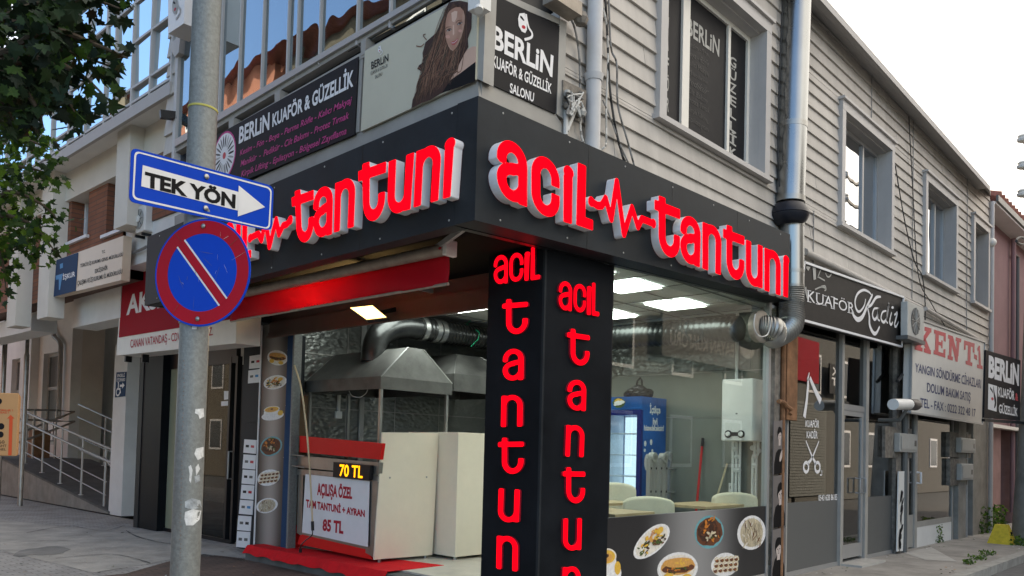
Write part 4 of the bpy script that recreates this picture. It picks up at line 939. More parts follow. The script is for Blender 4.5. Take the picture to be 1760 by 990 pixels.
m_ = MB(); m_.box((XFR+.06, yr+.031, ZFL+.26), (XR-.08, yr+.036, zhb-.01), 'fridge_inner'); m_.box((XFR+.06, yl3-.036, ZFL+.26), (XR-.08, yl3-.031, zhb-.01), 'fridge_inner'); m_.box((XFR+.055, yl3-.10, ZFL+.3), (XFR+.07, yl3-.075, zhb-.1), 'fridge_glow'); m_.build('liner', fr)
m_ = MB()
k = ZFL+0.45
while k < zhb-0.1: m_.box((XFR+0.10, yr+.04, k), (XR-0.09, yl3-.04, k+0.012), 'fridge_inner'); k += 0.3
m_.build('shelf', fr)
m_ = MB(); hq = [PX(*p, XFR-0.003) for p in ((1053, 683), (1075, 683), (1075, 702), (1053, 702))]
m_.ell(hq, .5, .5, .5, .42, 'food_green', jit=.12); m_.ell(hq, .5, .62, .34, .28, 'food_yellow', V(-.0004, 0, 0), jit=.1); m_.ell(hq, .5, .5, .44, .2, 'print_white', V(-.0008, 0, 0), jit=.2, rot=.3); m_.build('logo_print', fr)
tx = MB(); yt_ = yr-0.003
for s_, q in (('İçtikçe', [(1117, 697), (1135, 698), (1135, 711), (1117, 710)]), ('iyi', [(1122, 717), (1130, 718), (1130, 731), (1122, 730)]), ('hissedeceksin!', [(1107, 730), (1141, 731), (1141, 741), (1107, 740)])):
    tx.text(s_, [PY(*p, yt_) for p in q], 'print_white', bold=0.03)
dq = [PY(*p, yt_) for p in ((1104, 750), (1144, 750), (1144, 800), (1104, 800))]
for cu, cv, ru, rv in ((.12, .75, .05, .1), (.37, .8, .05, .1), (.1, .52, .04, .06), (.42, .5, .04, .06), (.2, .1, .12, .3)): tx.ell(dq, cu, cv, ru, rv, 'food_plate')
tx.build('side_lettering', fr)
m_ = MB(); bp_ = V(XFR+0.25, yr+0.22, zt_)
random.seed(3)
for i in range(9):
    a = i*0.7; m_.ball(bp_+V(0.11*math.cos(a), 0.14*math.sin(a), 0.05+0.02*math.sin(i*2)), 0.075, 'bag_black', 10, (1, 1.2, 0.8))
m_.ball(bp_+V(0, 0, 0.09), 0.12, 'bag_black', 12, (0.9, 1.1, 0.8)); m_.tube([bp_+V(0, -.06, .1), bp_+V(0, -.05, .24), bp_+V(0, -.02, .28), bp_+V(0, .02, .24), bp_+V(0, .06, .1)], 0.014, 'bag_black', 8)
tag(m_.build('plastic_bag', None, True), 'crumpled black plastic bag lying on top of the fridge', 'bag')
# folded aluminium ladder
YL = 5.95
la = thing('folding_ladder', 'folded aluminium ladder standing beside the blue fridge', 'ladder', PY(1140, 900, YL))
zf = ZFL
def ladpt(x, y, yy=YL): return PY(x, y, yy)
for k, (xa, ytop) in enumerate(((1116.5, 788), (1125, 788), (1134, 789), (1143, 789))):
    m_ = MB(); p = ladpt(xa, ytop, YL); w_ = 0.028
    m_.box((p.x-w_, YL-.03+.0*k, zf), (p.x+w_, YL+.03, p.z), 'alu')
    for yy in (805, 845):
        pz = ladpt(xa, yy, YL-0.03).z; m_.box((p.x-.012, YL-.034, pz-.014), (p.x+.012, YL-.029, pz+.014), 'black_paint')
    m_.build('rail', la)
for k, (xa, ytop) in enumerate(((1150, 789), (1168, 789))):
    m_ = MB(); p = ladpt(xa, ytop, YL+0.25); m_.box((p.x-.025, YL+.22, zf), (p.x+.025, YL+.28, p.z), 'alu'); m_.build('rail', la)
for xa, ya, yy in ((1121, 786, YL), (1139, 787, YL), (1148, 784, YL+0.25), (1165, 785, YL+0.25)):
    m_ = MB(); p = ladpt(xa, ya, yy); m_.lathe(p+V(0, -.05, 0), (0, 1, 0), [(0, .065), (.08, .065)], 'plastic_grey', 16); m_.lathe(p+V(0, -.055, 0), (0, 1, 0), [(0, .03), (.02, .03)], 'steel', 12); m_.build('hinge', la, True)
m_ = MB()
for yy in (806, 846):
    a = ladpt(1146, yy, YL+.05); b_ = ladpt(1172, yy, YL+.25); m_.tube([a, b_], 0.016, 'alu', 8)
m_.build('rung', la)
# broom handle and thin stick against the wall
m_ = MB(); a = PX(1208, 753, XR-0.04); b_ = PX(1196, 885, XR-0.25); b_ = a+(b_-a)*((a.z-ZFL)/(a.z-b_.z)); m_.tube([a, b_], 0.017, 'broom_red', 10); m_.tube([a, a+(b_-a)*0.07], 0.021, 'black_paint', 10); m_.box(b_+V(-.05, -.16, 0), b_+V(.05, .16, .08), 'broom_red'); tag(m_.build('broom', None, True), 'red broom handle leaning against the shop wall', 'broom')
m_ = MB(); a = PX(1250, 797, XR-0.03); b_ = PX(1235, 845, XR-0.12); b_ = a+(b_-a)*((a.z-ZFL)/(a.z-b_.z)); m_.tube([a, b_], 0.014, 'stick_wood', 8); tag(m_.build('broomstick'), 'short pale wooden stick leaning on the wall beside the boiler pipes', 'stick')
# combi boiler
XBO = 9.68; by0 = PX(1294, 650, XBO).y; by1 = PX(1241, 650, XBO).y; bz1 = PX(1270, 651, XBO).z; bz0 = PX(1265, 758, XBO).z
bo = thing('wall_boiler', 'white wall boiler with black control dial panel above white pipes', 'boiler', (XBO+.18, (by0+by1)/2, bz0))
m_ = MB(); m_.box((XBO, by0, bz0), (XR-0.002, by1, bz1), 'plastic_white'); m_.build('casing', bo, bevel=0.015)
m_ = MB(); dz = PX(1260, 746, XBO).z; ya = PX(1252, 746, XBO).y; yb_ = PX(1274, 746, XBO).y
m_.box((XBO-.006, yb_, dz-.025), (XBO-.001, ya, dz+.025), 'black_paint')
for yy in (ya, yb_): m_.lathe(V(XBO, yy, dz), (-1, 0, 0), [(0, .05), (.012, .05)], 'black_paint', 16); m_.lathe(V(XBO-.012, yy, dz), (-1, 0, 0), [(0, .032), (.02, .028)], 'plastic_white', 14)
m_.build('control_dials', bo, True)
m_ = MB(); dz2 = PX(1265, 711, XBO).z; m_.box((XBO-.004, (by0+by1)/2-.012, dz2-.008), (XBO-.001, (by0+by1)/2+.012, dz2+.008), 'black_paint'); m_.build('indicator', bo)
m_ = MB()
for xx in (1260, 1266, 1272): p = PX(xx, 765, XR-0.08); m_.tube([V(p.x, p.y, bz0), V(p.x, p.y, ZFL+0.1)], 0.018, 'plastic_white', 8)
for xx in (1297, 1303): p = PX(xx, 765, XR-0.08); m_.tube([V(p.x, p.y, bz0), V(p.x, p.y-.0, bz0-.15), V(p.x, p.y+.02, bz0-.2), V(p.x, p.y+.02, ZFL+.1)], 0.02, 'plastic_white', 8)
for xx, yy in ((1293, 770), (1298, 785), (1304, 775), (1297, 800), (1266, 785), (1262, 772), (1270, 808), (1264, 808)): m_.ball(PX(xx, yy, XR-0.08), 0.035, 'plastic_white', 8)
m_.build('water_pipes', bo, True)
m_ = MB(); p = PX(1266, 640, XR-0.05); m_.tube([V(p.x, p.y, bz1), V(p.x, p.y, ZC)], 0.022, 'plastic_white', 8); m_.build('gas_pipe', bo, True)
m_ = MB(); p = PX(1257, 838, XR-0.03); m_.box((XR-.03, p.y-.04, p.z-.06), (XR-.002, p.y+.04, p.z+.06), 'plastic_white'); m_.lathe(V(XR-.03, p.y, p.z), (-1, 0, 0), [(0, .025), (.004, .025)], 'plastic_grey', 10); tag(m_.build('wall_socket'), 'white wall socket below the boiler beside the pipes', 'socket')
# tables and chairs
ZTB = 0.985
def table(label, c, sx_, sy_, rz=0.0):
    r = thing('cafe_table', label, 'table', (c.x, c.y, ZFL), 'cafe tables by the window'); r.rotation_euler.z = rz
    for n, f in (('tabletop', lambda m: m.box((-sx_/2, -sy_/2, ZTB-ZFL-.03), (sx_/2, sy_/2, ZTB-ZFL), 'wood_top')), ('column', lambda m: m.tube([V(0, 0, .02), V(0, 0, ZTB-ZFL-.03)], .035, 'black_paint', 12)), ('base', lambda m: m.lathe(V(0, 0, 0), (0, 0, 1), [(0, .25), (.015, .24), (.03, .05)], 'black_paint', 20))):
        m = MB(); f(m); m_obj(m, n, r)
    return r
tA = PZ(1208, 866, ZTB); table('wooden cafe table between two cream chairs near the boiler', tA, 0.95, 0.62, 0.0)
tB = V(6.93, 5.14, 0); table('wooden cafe table at the window edge beside the corner pillar', tB, 0.70, 0.95, 0.0)
tC = PZ(1030, 861, ZTB); table('small wooden cafe table in front of the lit fridge', tC, 0.6, 0.7, 0.0)
ch = thing('cafe_chair', 'cream upholstered chair with rounded back at the near table beside the pillar', 'chair', (0, 0, ZFL), 'cream chairs in the shop')
bm_ = MB(); n = 14
pr_ = [(-.27+.54*i/n, 0) for i in range(n+1)]
out = [V(-.30, .25, .42)]+[V(0.30*math.cos(RAD(180-180*i/18))*(1.0), .25, .74+.13*math.sin(RAD(180*i/18))**0.5) for i in range(19)]+[V(.30, .25, .42)]
bm_.prism(out, V(0, .10, 0), 'cream_leather'); m_obj(bm_, 'backrest', ch, False, 0.035)
bm_ = MB(); bm_.box((-.25, -.26, .38), (.25, .249, .48), 'cream_leather'); m_obj(bm_, 'seat', ch, False, 0.03)
for sx_, sy_ in ((-.2, -.2), (.2, -.2), (-.2, .2), (.2, .2)):
    bm_ = MB(); bm_.tube([V(sx_*1.1, sy_*1.1, 0), V(sx_, sy_, .38)], [.013, .02], 'black_paint', 8); m_obj(bm_, 'leg', ch, True)
for i, (lab, px_, py_, zz_, rz) in enumerate((('cream upholstered chair with rounded back at the near table beside the pillar', 1115, 853, 1.09, 128), ('cream upholstered chair farthest right, below the boiler pipes', 1263, 846, 1.125, 140), ('cream chair with tall back right in front of the lit fridge door', 1054, 829, 1.20, 130))):
    o = ch if i == 0 else copy_tree(ch); p = PZ(px_, py_, zz_); o['label'] = lab; o.location = (p.x+.3*math.sin(RAD(rz)), p.y-.3*math.cos(RAD(rz)), ZFL); o.rotation_euler.z = RAD(rz)
    o.scale = (1, 1, (zz_-ZFL)/.87)

# ------------------------------------------------------------------ awning, flood lamp
XA = 4.75
aw = thing('rolled_awning', 'rolled up awning with a dirty cream cassette and hanging red valance', 'awning', PX(600, 500, XA))
a = PX(772, 427, XA); zc = a.z; ya0 = a.y; ya1 = PX(396, 515, XA).y
m_ = MB(); m_.tube([V(XA, ya0, zc), V(XA, ya1, zc+0.0)], 0.055, 'aged_metal', 14); m_.build('cassette', aw, True)
m_ = MB(); m_.box((XA-.065, ya0-.03, zc-.07), (XA+.07, ya0+.02, zc+.07), 'plastic_white'); m_.build('end_cap', aw, bevel=.01)
m_ = MB(); q = [PX(755, 424, XA-.058), PX(764, 422, XA-.058), PX(764, 428, XA-.058), PX(755, 430, XA-.058)]; m_.text('VISOR', q, 'print_crimson', bold=.02) if False else m_.ell(q, .1, .5, .3, .4, 'print_crimson'); m_.build('maker_mark', aw)
m_ = MB(); zb = PX(768, 487, XA).z; n = 60; rows = 6
grid = [[V(XA+0.02+0.018*math.sin(i*.35+j*.4)*(j/rows)+0.010*math.sin(i*.13+j*.8), ya0+.03+(ya1-ya0-.03)*i/n, zc-.04+(zb-zc+.04)*j/rows) for i in range(n+1)] for j in range(rows+1)]
m_.grid(grid, 'awning_red')
vo = m_.build('valance', aw, True); so = vo.modifiers.new('thickness', 'SOLIDIFY'); so.thickness = 0.004
m_ = MB(); m_.tube([V(XA+.02, ya0+.02, zb), V(XA+.02, ya1, zb)], 0.014, 'aged_metal', 8); m_.build('valance_rod', aw, True)
m_ = MB(); m_.bar(V(XA+.02, ya0+.2, zc+.03), V(XA-.25, ya0-.45, 3.37), .03, .05, 'plastic_grey'); m_.bar(V(XA+.05, ya0+1.5, zc), V(5.9, ya0+1.5, 3.3), .03, .05, 'plastic_grey'); m_.build('folding_arm', aw)
fl = thing('flood_lamp', 'small lit floodlight glowing warm under the shutter box', 'flood lamp', PZ(632, 538, 3.0))
fp = [PX(602, 529, 5.60), PX(640, 525, 5.60), PX(664, 545, 5.44), PX(630, 549, 5.44)]
fn = (fp[1]-fp[0]).cross(fp[3]-fp[0]).normalized()
if fn.dot(EYE-fp[0]) > 0: fn = -fn
m_ = MB(); m_.prism(fp, fn*0.002, 'flood_led'); m_.build('lit_lens', fl)
cen = sum(fp, V(0, 0, 0))/4; m_ = MB(); m_.prism([cen+(p-cen)*1.08+fn*0.004 for p in fp], fn*0.04, 'black_paint'); m_.build('housing', fl)
m_ = MB(); m_.bar(cen+fn*.04, V(5.9, cen.y, 3.16), .02, .05, 'black_paint'); m_.build('bracket', fl)
ld_ = bpy.data.lights.new('flood_light', 'AREA'); ld_.energy = 26; ld_.color = (1.0, 0.62, 0.22); ld_.size = .2; lo_ = bpy.data.objects.new('flood_light', ld_); COL.objects.link(lo_); lo_.parent = fl; lo_.location = cen-fn*.03-fl.location; lo_.rotation_euler = fn.to_track_quat('Z', 'Y').to_euler()

# ------------------------------------------------------------------ insurance office to the left of the shop
# print column with dishes beside the shutter
XM = 6.02
mc = thing('menu_column', 'tall menu board column printed with six food dishes beside the entrance', 'menu board', PX(450, 952, XM))
mq = qx([(458, 530), (502, 530), (478, 946), (433, 954)], XM); yr0 = min(p.y for p in mq); ylft = PX(446, 750, XM).y
m_ = MB(); mL, mR = PX(445, 750, XM).y, PX(490, 750, XM).y
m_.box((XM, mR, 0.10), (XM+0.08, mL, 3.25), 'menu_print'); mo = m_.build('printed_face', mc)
m_ = MB(); m_.box((XM-0.012, mL, 0.08), (XM+0.09, mL+0.025, 3.25), 'print_white'); m_.box((XM-0.012, mR-0.14, 0.08), (XM+0.06, mR-0.002, 3.25), 'iskur_blue'); m_.box((XM-0.02, mR-0.18, 0.08), (XM+0.1, mR-0.143, 3.25), 'galvanised'); m_.build('edge_profile', mc)
for nm, kind, px_, py_, w_, h_ in (('printed_wrap', 'wrap', 477, 615, 35, 26), ('printed_platter', 'platter', 473, 657, 40, 24), ('printed_soup', 'soup', 469, 709, 38, 28), ('printed_pita', 'pita', 466, 767, 38, 34), ('printed_rolls', 'rolls', 462, 821, 39, 28), ('printed_noodles', 'noodles', 459, 869, 37, 26)):
    q = [PX(px_+dx*w_/2-dy*0.7, py_+dy*h_/2-dx*w_*0.06+(4*dx if kind == 'wrap' else 0), XM-0.001) for dx, dy in ((-1, -1), (1, -1), (1, 1), (-1, 1))]
    mb = MB(); dish(mb, q, kind, V(-0.00035, 0, 0)); mb.build(nm, mo)
# directory board with white plates
XD = 6.12
db = thing('directory_board', 'dark wall panel with a column of white company plates beside the glass door', 'directory board', PX(425, 950, XD))
dl, drr = PX(412, 800, XD).y, mL+0.03
m_ = MB(); m_.box((XD, drr, 0.05), (XD+0.12, dl, 3.4), 'anthracite'); m_.build('panel', db)
def plate(pts, k):
    q = qx(pts, XD-0.008); m_ = MB(); m_.prism(q, V(0.007, 0, 0), 'print_white')
    for j in range(2):
        u = .16+.42*j; mm = [('print_dark', 'kent_red'), ('film_grey', 'kent_red'), ('print_dark', 'film_grey'), ('print_dark', 'print_crimson'), ('film_grey', 'print_sky'), ('film_grey', 'print_dark'), ('film_grey', 'film_grey')][k % 7][j]
        m_.poly([bil(q, u, .42)+V(-.0006, 0, 0), bil(q, u+.26, .42)+V(-.0006, 0, 0), bil(q, u+.26, .60)+V(-.0006, 0, 0), bil(q, u, .60)+V(-.0006, 0, 0)], mm)
    m_.build('company_plate', db)
for k, (xa, xb, ya, yb) in enumerate(((419, 440, 755, 779), (417.5, 439, 781, 806), (416, 437.5, 807, 832), (414, 436, 833, 858), (411.5, 434, 859, 884), (408.5, 431, 886, 912), (406.5, 429, 913, 941))):
    plate([(xa+1, ya), (xb+1, ya+1.5), (xb-.5, yb+1), (xa-1, yb-1)], k)
for k, (xa, xb, ya, yb) in enumerate(((429, 450, 611, 633), (427, 448, 636, 658))): plate([(xa, ya+1), (xb, ya-2), (xb-1, yb-1), (xa-1, yb+1)], k+3)
m_ = MB(); m_.prism(qx([(428, 685), (445, 683), (442, 725), (425, 726)], XD-0.012), V(0.011, 0, 0), 'anthracite'); m_.build('hatch', db)
# glass entrance
XG = 6.5
ge = thing('office_entrance', 'dark framed glass entrance door and side panel under the red office sign', 'entrance', PX(340, 925, XG))
yp = lambda x, y=760, X=XG: PX(x, y, X).y
m_ = MB(); zt_ = 2.95
for xx in (262, 348, 394, 405): m_.box((XG-.03, yp(xx)-.03, 0.03), (XG+.05, yp(xx)+.03, zt_), 'black_paint')
m_.box((XG-.025, yp(405)+.03, zt_-.1), (XG+.05, yp(262)-.03, zt_+.6), 'black_paint'); m_.box((XG-.028, yp(405), 0.0), (XG+.05, yp(262), 0.06), 'black_paint'); m_.build('frame', ge)
m_ = MB(); m_.box((XG, yp(348)+.03, 0.06), (XG+.01, yp(262)-.03, zt_-.1), 'beige_glass'); m_.build('side_panel', ge)
m_ = MB(); m_.box((XG, yp(394)+.03, 0.06), (XG+.01, yp(348)-.03, zt_-.1), 'door_glass'); dd_ = m_.build('door', ge)
m_ = MB(); h0, h1 = PX(393, 776, XG-.08), PX(391, 823, XG-.08)
m_.tube([V(XG-.0, h0.y, h0.z), V(XG-.08, h0.y, h0.z), V(XG-.08, h0.y, h1.z), V(XG-.0, h0.y, h1.z)], 0.014, 'alu', 8); m_.build('handle', dd_)
m_ = MB()
m_.prism(qx([(385, 672), (394, 672), (394, 686), (385, 687)], XG-.004), V(.003, 0, 0), 'print_white'); m_.prism(qx([(380, 690), (393, 689), (393, 697), (380, 698)], XG-.004), V(.003, 0, 0), 'print_white'); m_.build('door_sticker', dd_)
m_ = MB(); m_.box((8.6, 10.6, 0), (8.7, 16, 3.2), 'print_dark'); m_.box((XG+.3, 10.55, 0.0), (8.6, 15.6, .02), 'concrete_dark'); m_.box((7.6, 12.2, 0.02), (8.2, 13.6, 0.9), 'old_wood'); m_.build('lobby', ge)
XPT = 6.35
pt = MB(); q = qx([(248, 600), (288, 600), (262, 904), (225, 901)], XPT); ya, yb = yp(236, 760, XPT), yp(275, 760, XPT)
pt.box((XPT, yb, 0), (XPT+0.35, ya, 3.5), 'anthracite_deep'); pt.box((XPT+0.0, yp(243, 760, XPT), -.01), (XPT-.012, ya, 3.5), 'anthracite'); tag(pt.build('entrance_pillar'), 'dark square entrance pillar at the left end of the office', 'pillar')
XS = 5.15
ak = thing('office_sign', 'red and white insurance office sign box with large white letters AKS showing', 'sign', PX(300, 600, XS))
m_ = MB(); aq = qx([(210, 470), (413, 398), (405, 590), (200, 611)], XS); m_.prism(aq, V(0.34, 0, 0), 'sign_cream'); m_.build('box', ak)
m_ = MB(); m_.prism(qx([(211.5, 472), (412, 402), (407, 547), (204, 580)], XS-.008), V(.007, 0, 0), 'aks_red'); m_.build('red_field', ak)
m_ = MB(); m_.text('AKSİGORTA', qx([(219, 508), (412, 457), (408, 499), (217, 542)], XS-.011), 'print_white', bold=.03); m_.text('CANAN VATANDAŞ - CDV SİGORTA HİZ.', qx([(224, 584), (366, 562), (366, 576), (224, 598)], XS-.004), 'print_crimson', bold=.01); m_.build('sign_lettering', ak)
m_ = MB()
for xx in (215, 244, 320): p = PX(xx, 612, XS+.1); m_.box((p.x, p.y-.02, p.z-.09), (p.x+.1, p.y+.02, p.z+.1), 'black_paint')
m_.build('bracket', ak)

# ------------------------------------------------------------------ office building with curtain wall
XC = 4.42; zS = PX(293, 143, XC).z
ob = thing('office_building', 'white and brick office building with overhanging blue mirrored curtain wall', 'building', (7.0, 20, 0))
z2 = PX(295, 107, XC).z; z3 = PX(287, 32, XC).z; hz = z3-z2
zr = [zS+.06, z2, z3, z3+0.55, z3+0.55+hz]
f = lambda xx: 143-.622*(xx-293)
cols = [295, 258, 226, 195, 179, 146, 117, 88, 62, 47]
ys_ = [PX(x, f(x), XC).y for x in cols]
st_ = ys_[-1]-ys_[-2]
while ys_[-1] < 30: ys_.append(ys_[-1]+[1.2, 1.2, .6][len(ys_) % 3])
random.seed(5)
for i in range(len(ys_)-1):
    for j in range(len(zr)-1):
        m_ = MB(); t = random.uniform(-.012, .012); t2_ = random.uniform(-.012, .012)
        a, b_ = ys_[i]+.02, ys_[i+1]-.02; c, d = zr[j]+.02, zr[j+1]-.02
        m_.prism([V(XC+.02+t, b_, c), V(XC+.02, a, c), V(XC+.02+t2_, a, d), V(XC+.02+t+t2_, b_, d)], V(.02, 0, 0), 'curtain_glass'); m_.build('curtain_pane', ob)
m_ = MB()
for y in ys_: m_.box((XC-.02, y-.015, zS), (XC+.06, y+.015, zr[-1]), 'mullion')
for z_ in zr: m_.box((XC-.012, ys_[0]+.0, z_-.016), (XC+.055, ys_[-1], z_+.016), 'mullion')
m_.build('curtain_mullion', ob)
m_ = MB(); m_.box((XC-.03, ys_[0]-.02, zS-.16), (XC+.02, 31, zS-.001), 'eave_metal'); m_.build('soffit_edge', ob)
Xb = PZ(154, 271, zS-.02).x
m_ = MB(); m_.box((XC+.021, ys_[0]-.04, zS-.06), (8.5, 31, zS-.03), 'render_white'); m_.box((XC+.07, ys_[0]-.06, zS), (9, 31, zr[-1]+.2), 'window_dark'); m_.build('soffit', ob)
zb1 = PX(154, 325, Xb).z                                                          # underside of the white beam
yR = ys_[0]-.05
m_ = MB(); m_.box((Xb, yR, zb1), (Xb+.3, 31, zS-.061), 'render_cream'); m_.build('beam', ob)
Xw = Xb+.06
zbr = PX(150, 450, Xw).z
def yw(x, y=380, X=Xw): return PX(x, y, X).y
w1 = (yw(153, 340), yw(124, 340), PX(120, 417, Xw).z, zb1); w2_ = (yw(200, 300)-.4, yw(186, 300), PX(180, 405, Xw).z, zb1)
m_ = MB()
ycuts = [yR, w2_[0], w2_[1], w1[0], w1[1], 31]
zlo = PX(150, 494, Xw).z; ysp = yw(210, 430)
for a, b_ in ((ysp, w2_[0]), (w2_[1], w1[0]), (w1[1], 31)): m_.box((Xw, a, zlo), (Xw+.35, b_, zb1-.001), 'brick')
for q in (w1, w2_): m_.box((Xw, q[0], zlo), (Xw+.35, q[1], q[2]), 'brick')
m_.box((Xw, yR, PX(230, 392, Xw).z), (Xw+.35, ysp-.001, zb1-.001), 'brick')
m_.build('brick_wall', ob)
for q in (w1, w2_):
    m_ = MB(); m_.box((Xw-.05, q[0]-.08, q[2]-.05), (Xw+.3, q[1]+.08, q[2]-.001), 'print_white')
    X3 = Xw+.2
    for y in (q[0]+.03, (q[0]+q[1])/2, q[1]-.03): m_.box((X3, y-.03, q[2]), (X3+.06, y+.03, q[3]-.002), 'print_white')
    m_.box((X3+.001, q[0], q[2]), (X3+.059, q[1], q[2]+.06), 'print_white'); wo_ = m_.build('window', ob)
    m_ = MB(); m_.box((X3+.03, q[0], q[2]+.05), (X3+.04, q[1], q[3]-.003), 'upper_glass'); m_.build('pane', wo_)
# hanging columns
def column(pl_, pc, pr, yt, ybm, xf, name='column'):
    """front face from px pl_ to pc, side face to pr"""
    a = PX(pl_, (yt+ybm)/2, xf).y; b_ = PX(pc, (yt+ybm)/2, xf).y; xd = PY(pr, (yt+ybm)/2, b_).x
    zb = PX((pl_+pc)/2, ybm, xf).z
    m_ = MB(); m_.box((xf, b_, zb), (max(xd, xf+.25), a, zS-.062), 'render_cream'); m_.build(name, ob)
XCol = PZ(205, 222, zS-.03).x
column(199, 221, 243, 222, 388, XCol); column(69, 87, 109, 300, 545, XCol)
column(15, 30, 45, 380, 560, XCol)
# lower white wall with ground floor windows
m_ = MB(); zlw = PX(150, 500, Xw).z
m_.box((Xw+.02, yR, PX(230, 455, Xw).z), (Xw+.3, ysp-.002, PX(230, 392, Xw).z-.001), 'render_white')
XL2 = Xb+.35
m_.box((XL2, yw(207, 530, XL2), PX(160, 556, XL2).z), (XL2+.4, yw(126, 530, XL2), PX(160, 505, XL2).z+.5), 'render_white'); 
m_.box((XL2-.05, yw(60, 530, XL2), PX(30, 575, XL2).z), (XL2+.4, 31, PX(30, 548, XL2).z), 'render_white'); m_.build('lower_beam', ob)
XGf = 9.3; zG = 0.97
gy = lambda x, y=640: PX(x, y, XGf).y
m_ = MB(); ztop = zS-.07
gw = [(gy(101), gy(74)), (gy(41), gy(20))]
segs = [(gy(122), gw[0][0]), (gw[0][1], gw[1][0]), (gw[1][1], 45)]
for a, b_ in segs: m_.box((XGf, a, 0), (XGf+.3, b_, ztop), 'render_white')
for a, b_ in gw: m_.box((XGf, a, 0), (XGf+.3, b_, 1.35), 'render_white'); m_.box((XGf, a, 4.35), (XGf+.3, b_, ztop), 'render_white')
m_.box((XGf-.25, gy(66), 0), (XGf-.001, gy(48), ztop), 'render_white')
yq = gy(122); xq = PY(178, 640, yq).x
m_.box((XGf+.301, yq, 0), (xq, yq+.25, ztop), 'render_cream'); m_.box((xq+.5, yq-4, 0), (xq+.7, yq+3, ztop), 'beige_glass'); m_.build('ground_floor_wall', ob)
for a, b_ in gw:
    m_ = MB(); X3 = XGf+.15
    for y in (a+.05, b_-.05, a+(b_-a)*.33): m_.box((X3, y-.05, 1.35), (X3+.07, y+.05, 4.35), 'plastic_grey')
    for z_ in (1.4, 3.2, 4.3): m_.box((X3+.001, a+.1, z_-.05), (X3+.069, b_-.1, z_+.05), 'plastic_grey')
    wo_ = m_.build('window', ob); m_ = MB(); m_.box((X3+.03, a, 1.4), (X3+.04, b_, 4.3), 'upper_glass'); m_.build('pane', wo_)
m_ = MB(); a, b_ = gw[0]
for k in range(2): m_.box((XGf+.13, a+.15+k*.55, 1.5), (XGf+.14, a+.6+k*.55, 2.15), 'print_white')
m_.build('window_notice', ob)
m_ = MB(); X3 = XGf-.12
m_.tube([PX(*p, X3) for p in catmull([(74, 549), (82, 556), (90, 566), (93, 578), (99, 584), (104, 592), (104, 610), (101, 720)])], .075, 'plastic_grey', 10); m_.build('drainpipe', ob, True)
Xc2 = 7.0; a, b_ = PX(196, 650, Xc2).y, PX(218, 650, Xc2).y
m_ = MB(); m_.box((Xc2, b_, 0), (PY(248, 650, b_).x, a, 3.6), 'render_white'); m_.build('entrance_column', ob)
m_ = MB(); m_.box((10.6, 17.5, 0), (14, 45, zS), 'render_cream'); m_.box((9.0, 11.8, 3.0), (14, 17.5, zS), 'render_cream'); m_.box((9.0, 11.8, zS), (14, 31, 13), 'render_white'); m_.build('inner_block', ob)
# building sign
XI = Xb-.12
ik = thing('agency_sign', 'long cream and navy employment office sign on the brick wall', 'sign', PX(150, 500, XI))
m_ = MB(); m_.prism(qx([(97, 447), (212.5, 405), (208, 481.5), (92, 510)], XI), V(.12, 0, 0), 'iskur_cream'); m_.build('board', ik)
m_ = MB(); m_.prism(qx([(97, 447), (134, 434), (129.5, 500), (92, 510)], XI-.008), V(.007, 0, 0), 'iskur_blue'); m_.build('blue_field', ik)
m_ = MB(); xo = XI-.011
m_.text('İŞKUR', qx([(108, 473), (129, 466), (129, 475), (108, 481)], xo), 'print_white', bold=.03); m_.prism(qx([(103, 454), (108, 452), (108, 460), (103, 462)], xo), V(.002, 0, 0), 'print_sky'); m_.prism(qx([(96, 474), (108, 470), (106, 480), (103, 498), (101, 498), (101, 480), (96, 481)], xo), V(.002, 0, 0), 'print_sky')
for s_, q in (('T.C.', [(175, 431), (181, 429), (181, 434), (175, 436)]), ('TÜRKİYE İŞ KURUMU GENEL MÜDÜRLÜĞÜ', [(138, 454), (212, 434), (211, 440), (138, 460)]), ('ESKİŞEHİR', [(163, 463), (185, 456), (185, 463), (163, 470)]), ('ÇALIŞMA VE İŞ KURUMU İL MÜDÜRLÜĞÜ', [(133, 483), (211, 463), (210, 470), (133, 491)])):
    m_.text(s_, qx(q, XI-.003), 'print_dark', bold=.02)
m_.build('sign_lettering', ik)
# wall cable, security camera, air conditioner
m_ = MB(); m_.tube([PX(*p, Xw-.03) for p in catmull([(207, 438), (225, 435), (240, 430), (252, 424)])], .02, 'cable_grey', 6); tag(m_.build('wall_cable'), 'grey cable sagging along the white wall below the small fan unit', 'cable')
XAC = 4.75
ac = thing('air_conditioner', 'white air conditioner outdoor unit behind the blue one way sign', 'air conditioner', PX(245, 405, XAC))
a, b_ = PX(233, 380, XAC).y, PX(249, 378, XAC).y; z0, z1 = PX(240, 399, XAC).z, PX(240, 354, XAC).z
m_ = MB(); m_.box((XAC, b_, z0), (XAC+.32, a, z1), 'plastic_white'); m_.build('casing', ac, bevel=.015)
cc_ = V(XAC-.004, (a+b_)/2+.03, (z0+z1)/2); m_ = MB(); m_.lathe(cc_, (-1, 0, 0), [(0, .19*(z1-z0)/.5), (.006, .19*(z1-z0)/.5)], 'plastic_grey', 24)
for k in range(8): m_.bar(cc_+V(-.01, 0, 0), cc_+V(-.01, .17*(z1-z0)/.5*math.cos(k*.785), .17*(z1-z0)/.5*math.sin(k*.785)), .006, .006, 'film_grey')
m_.lathe(cc_+V(-.008, 0, 0), (-1, 0, 0), [(0, .05), (.012, .05)], 'plastic_white', 12); m_.build('fan_grille', ac)
m_ = MB(); m_.bar(V(XAC-.02, a-.05, z0-.04), V(XAC+.45, a-.05, z0-.04), .03, .04, 'black_paint'); m_.bar(V(XAC-.02, b_+.05, z0-.04), V(XAC+.45, b_+.05, z0-.04), .03, .04, 'black_paint'); m_.build('bracket', ac)
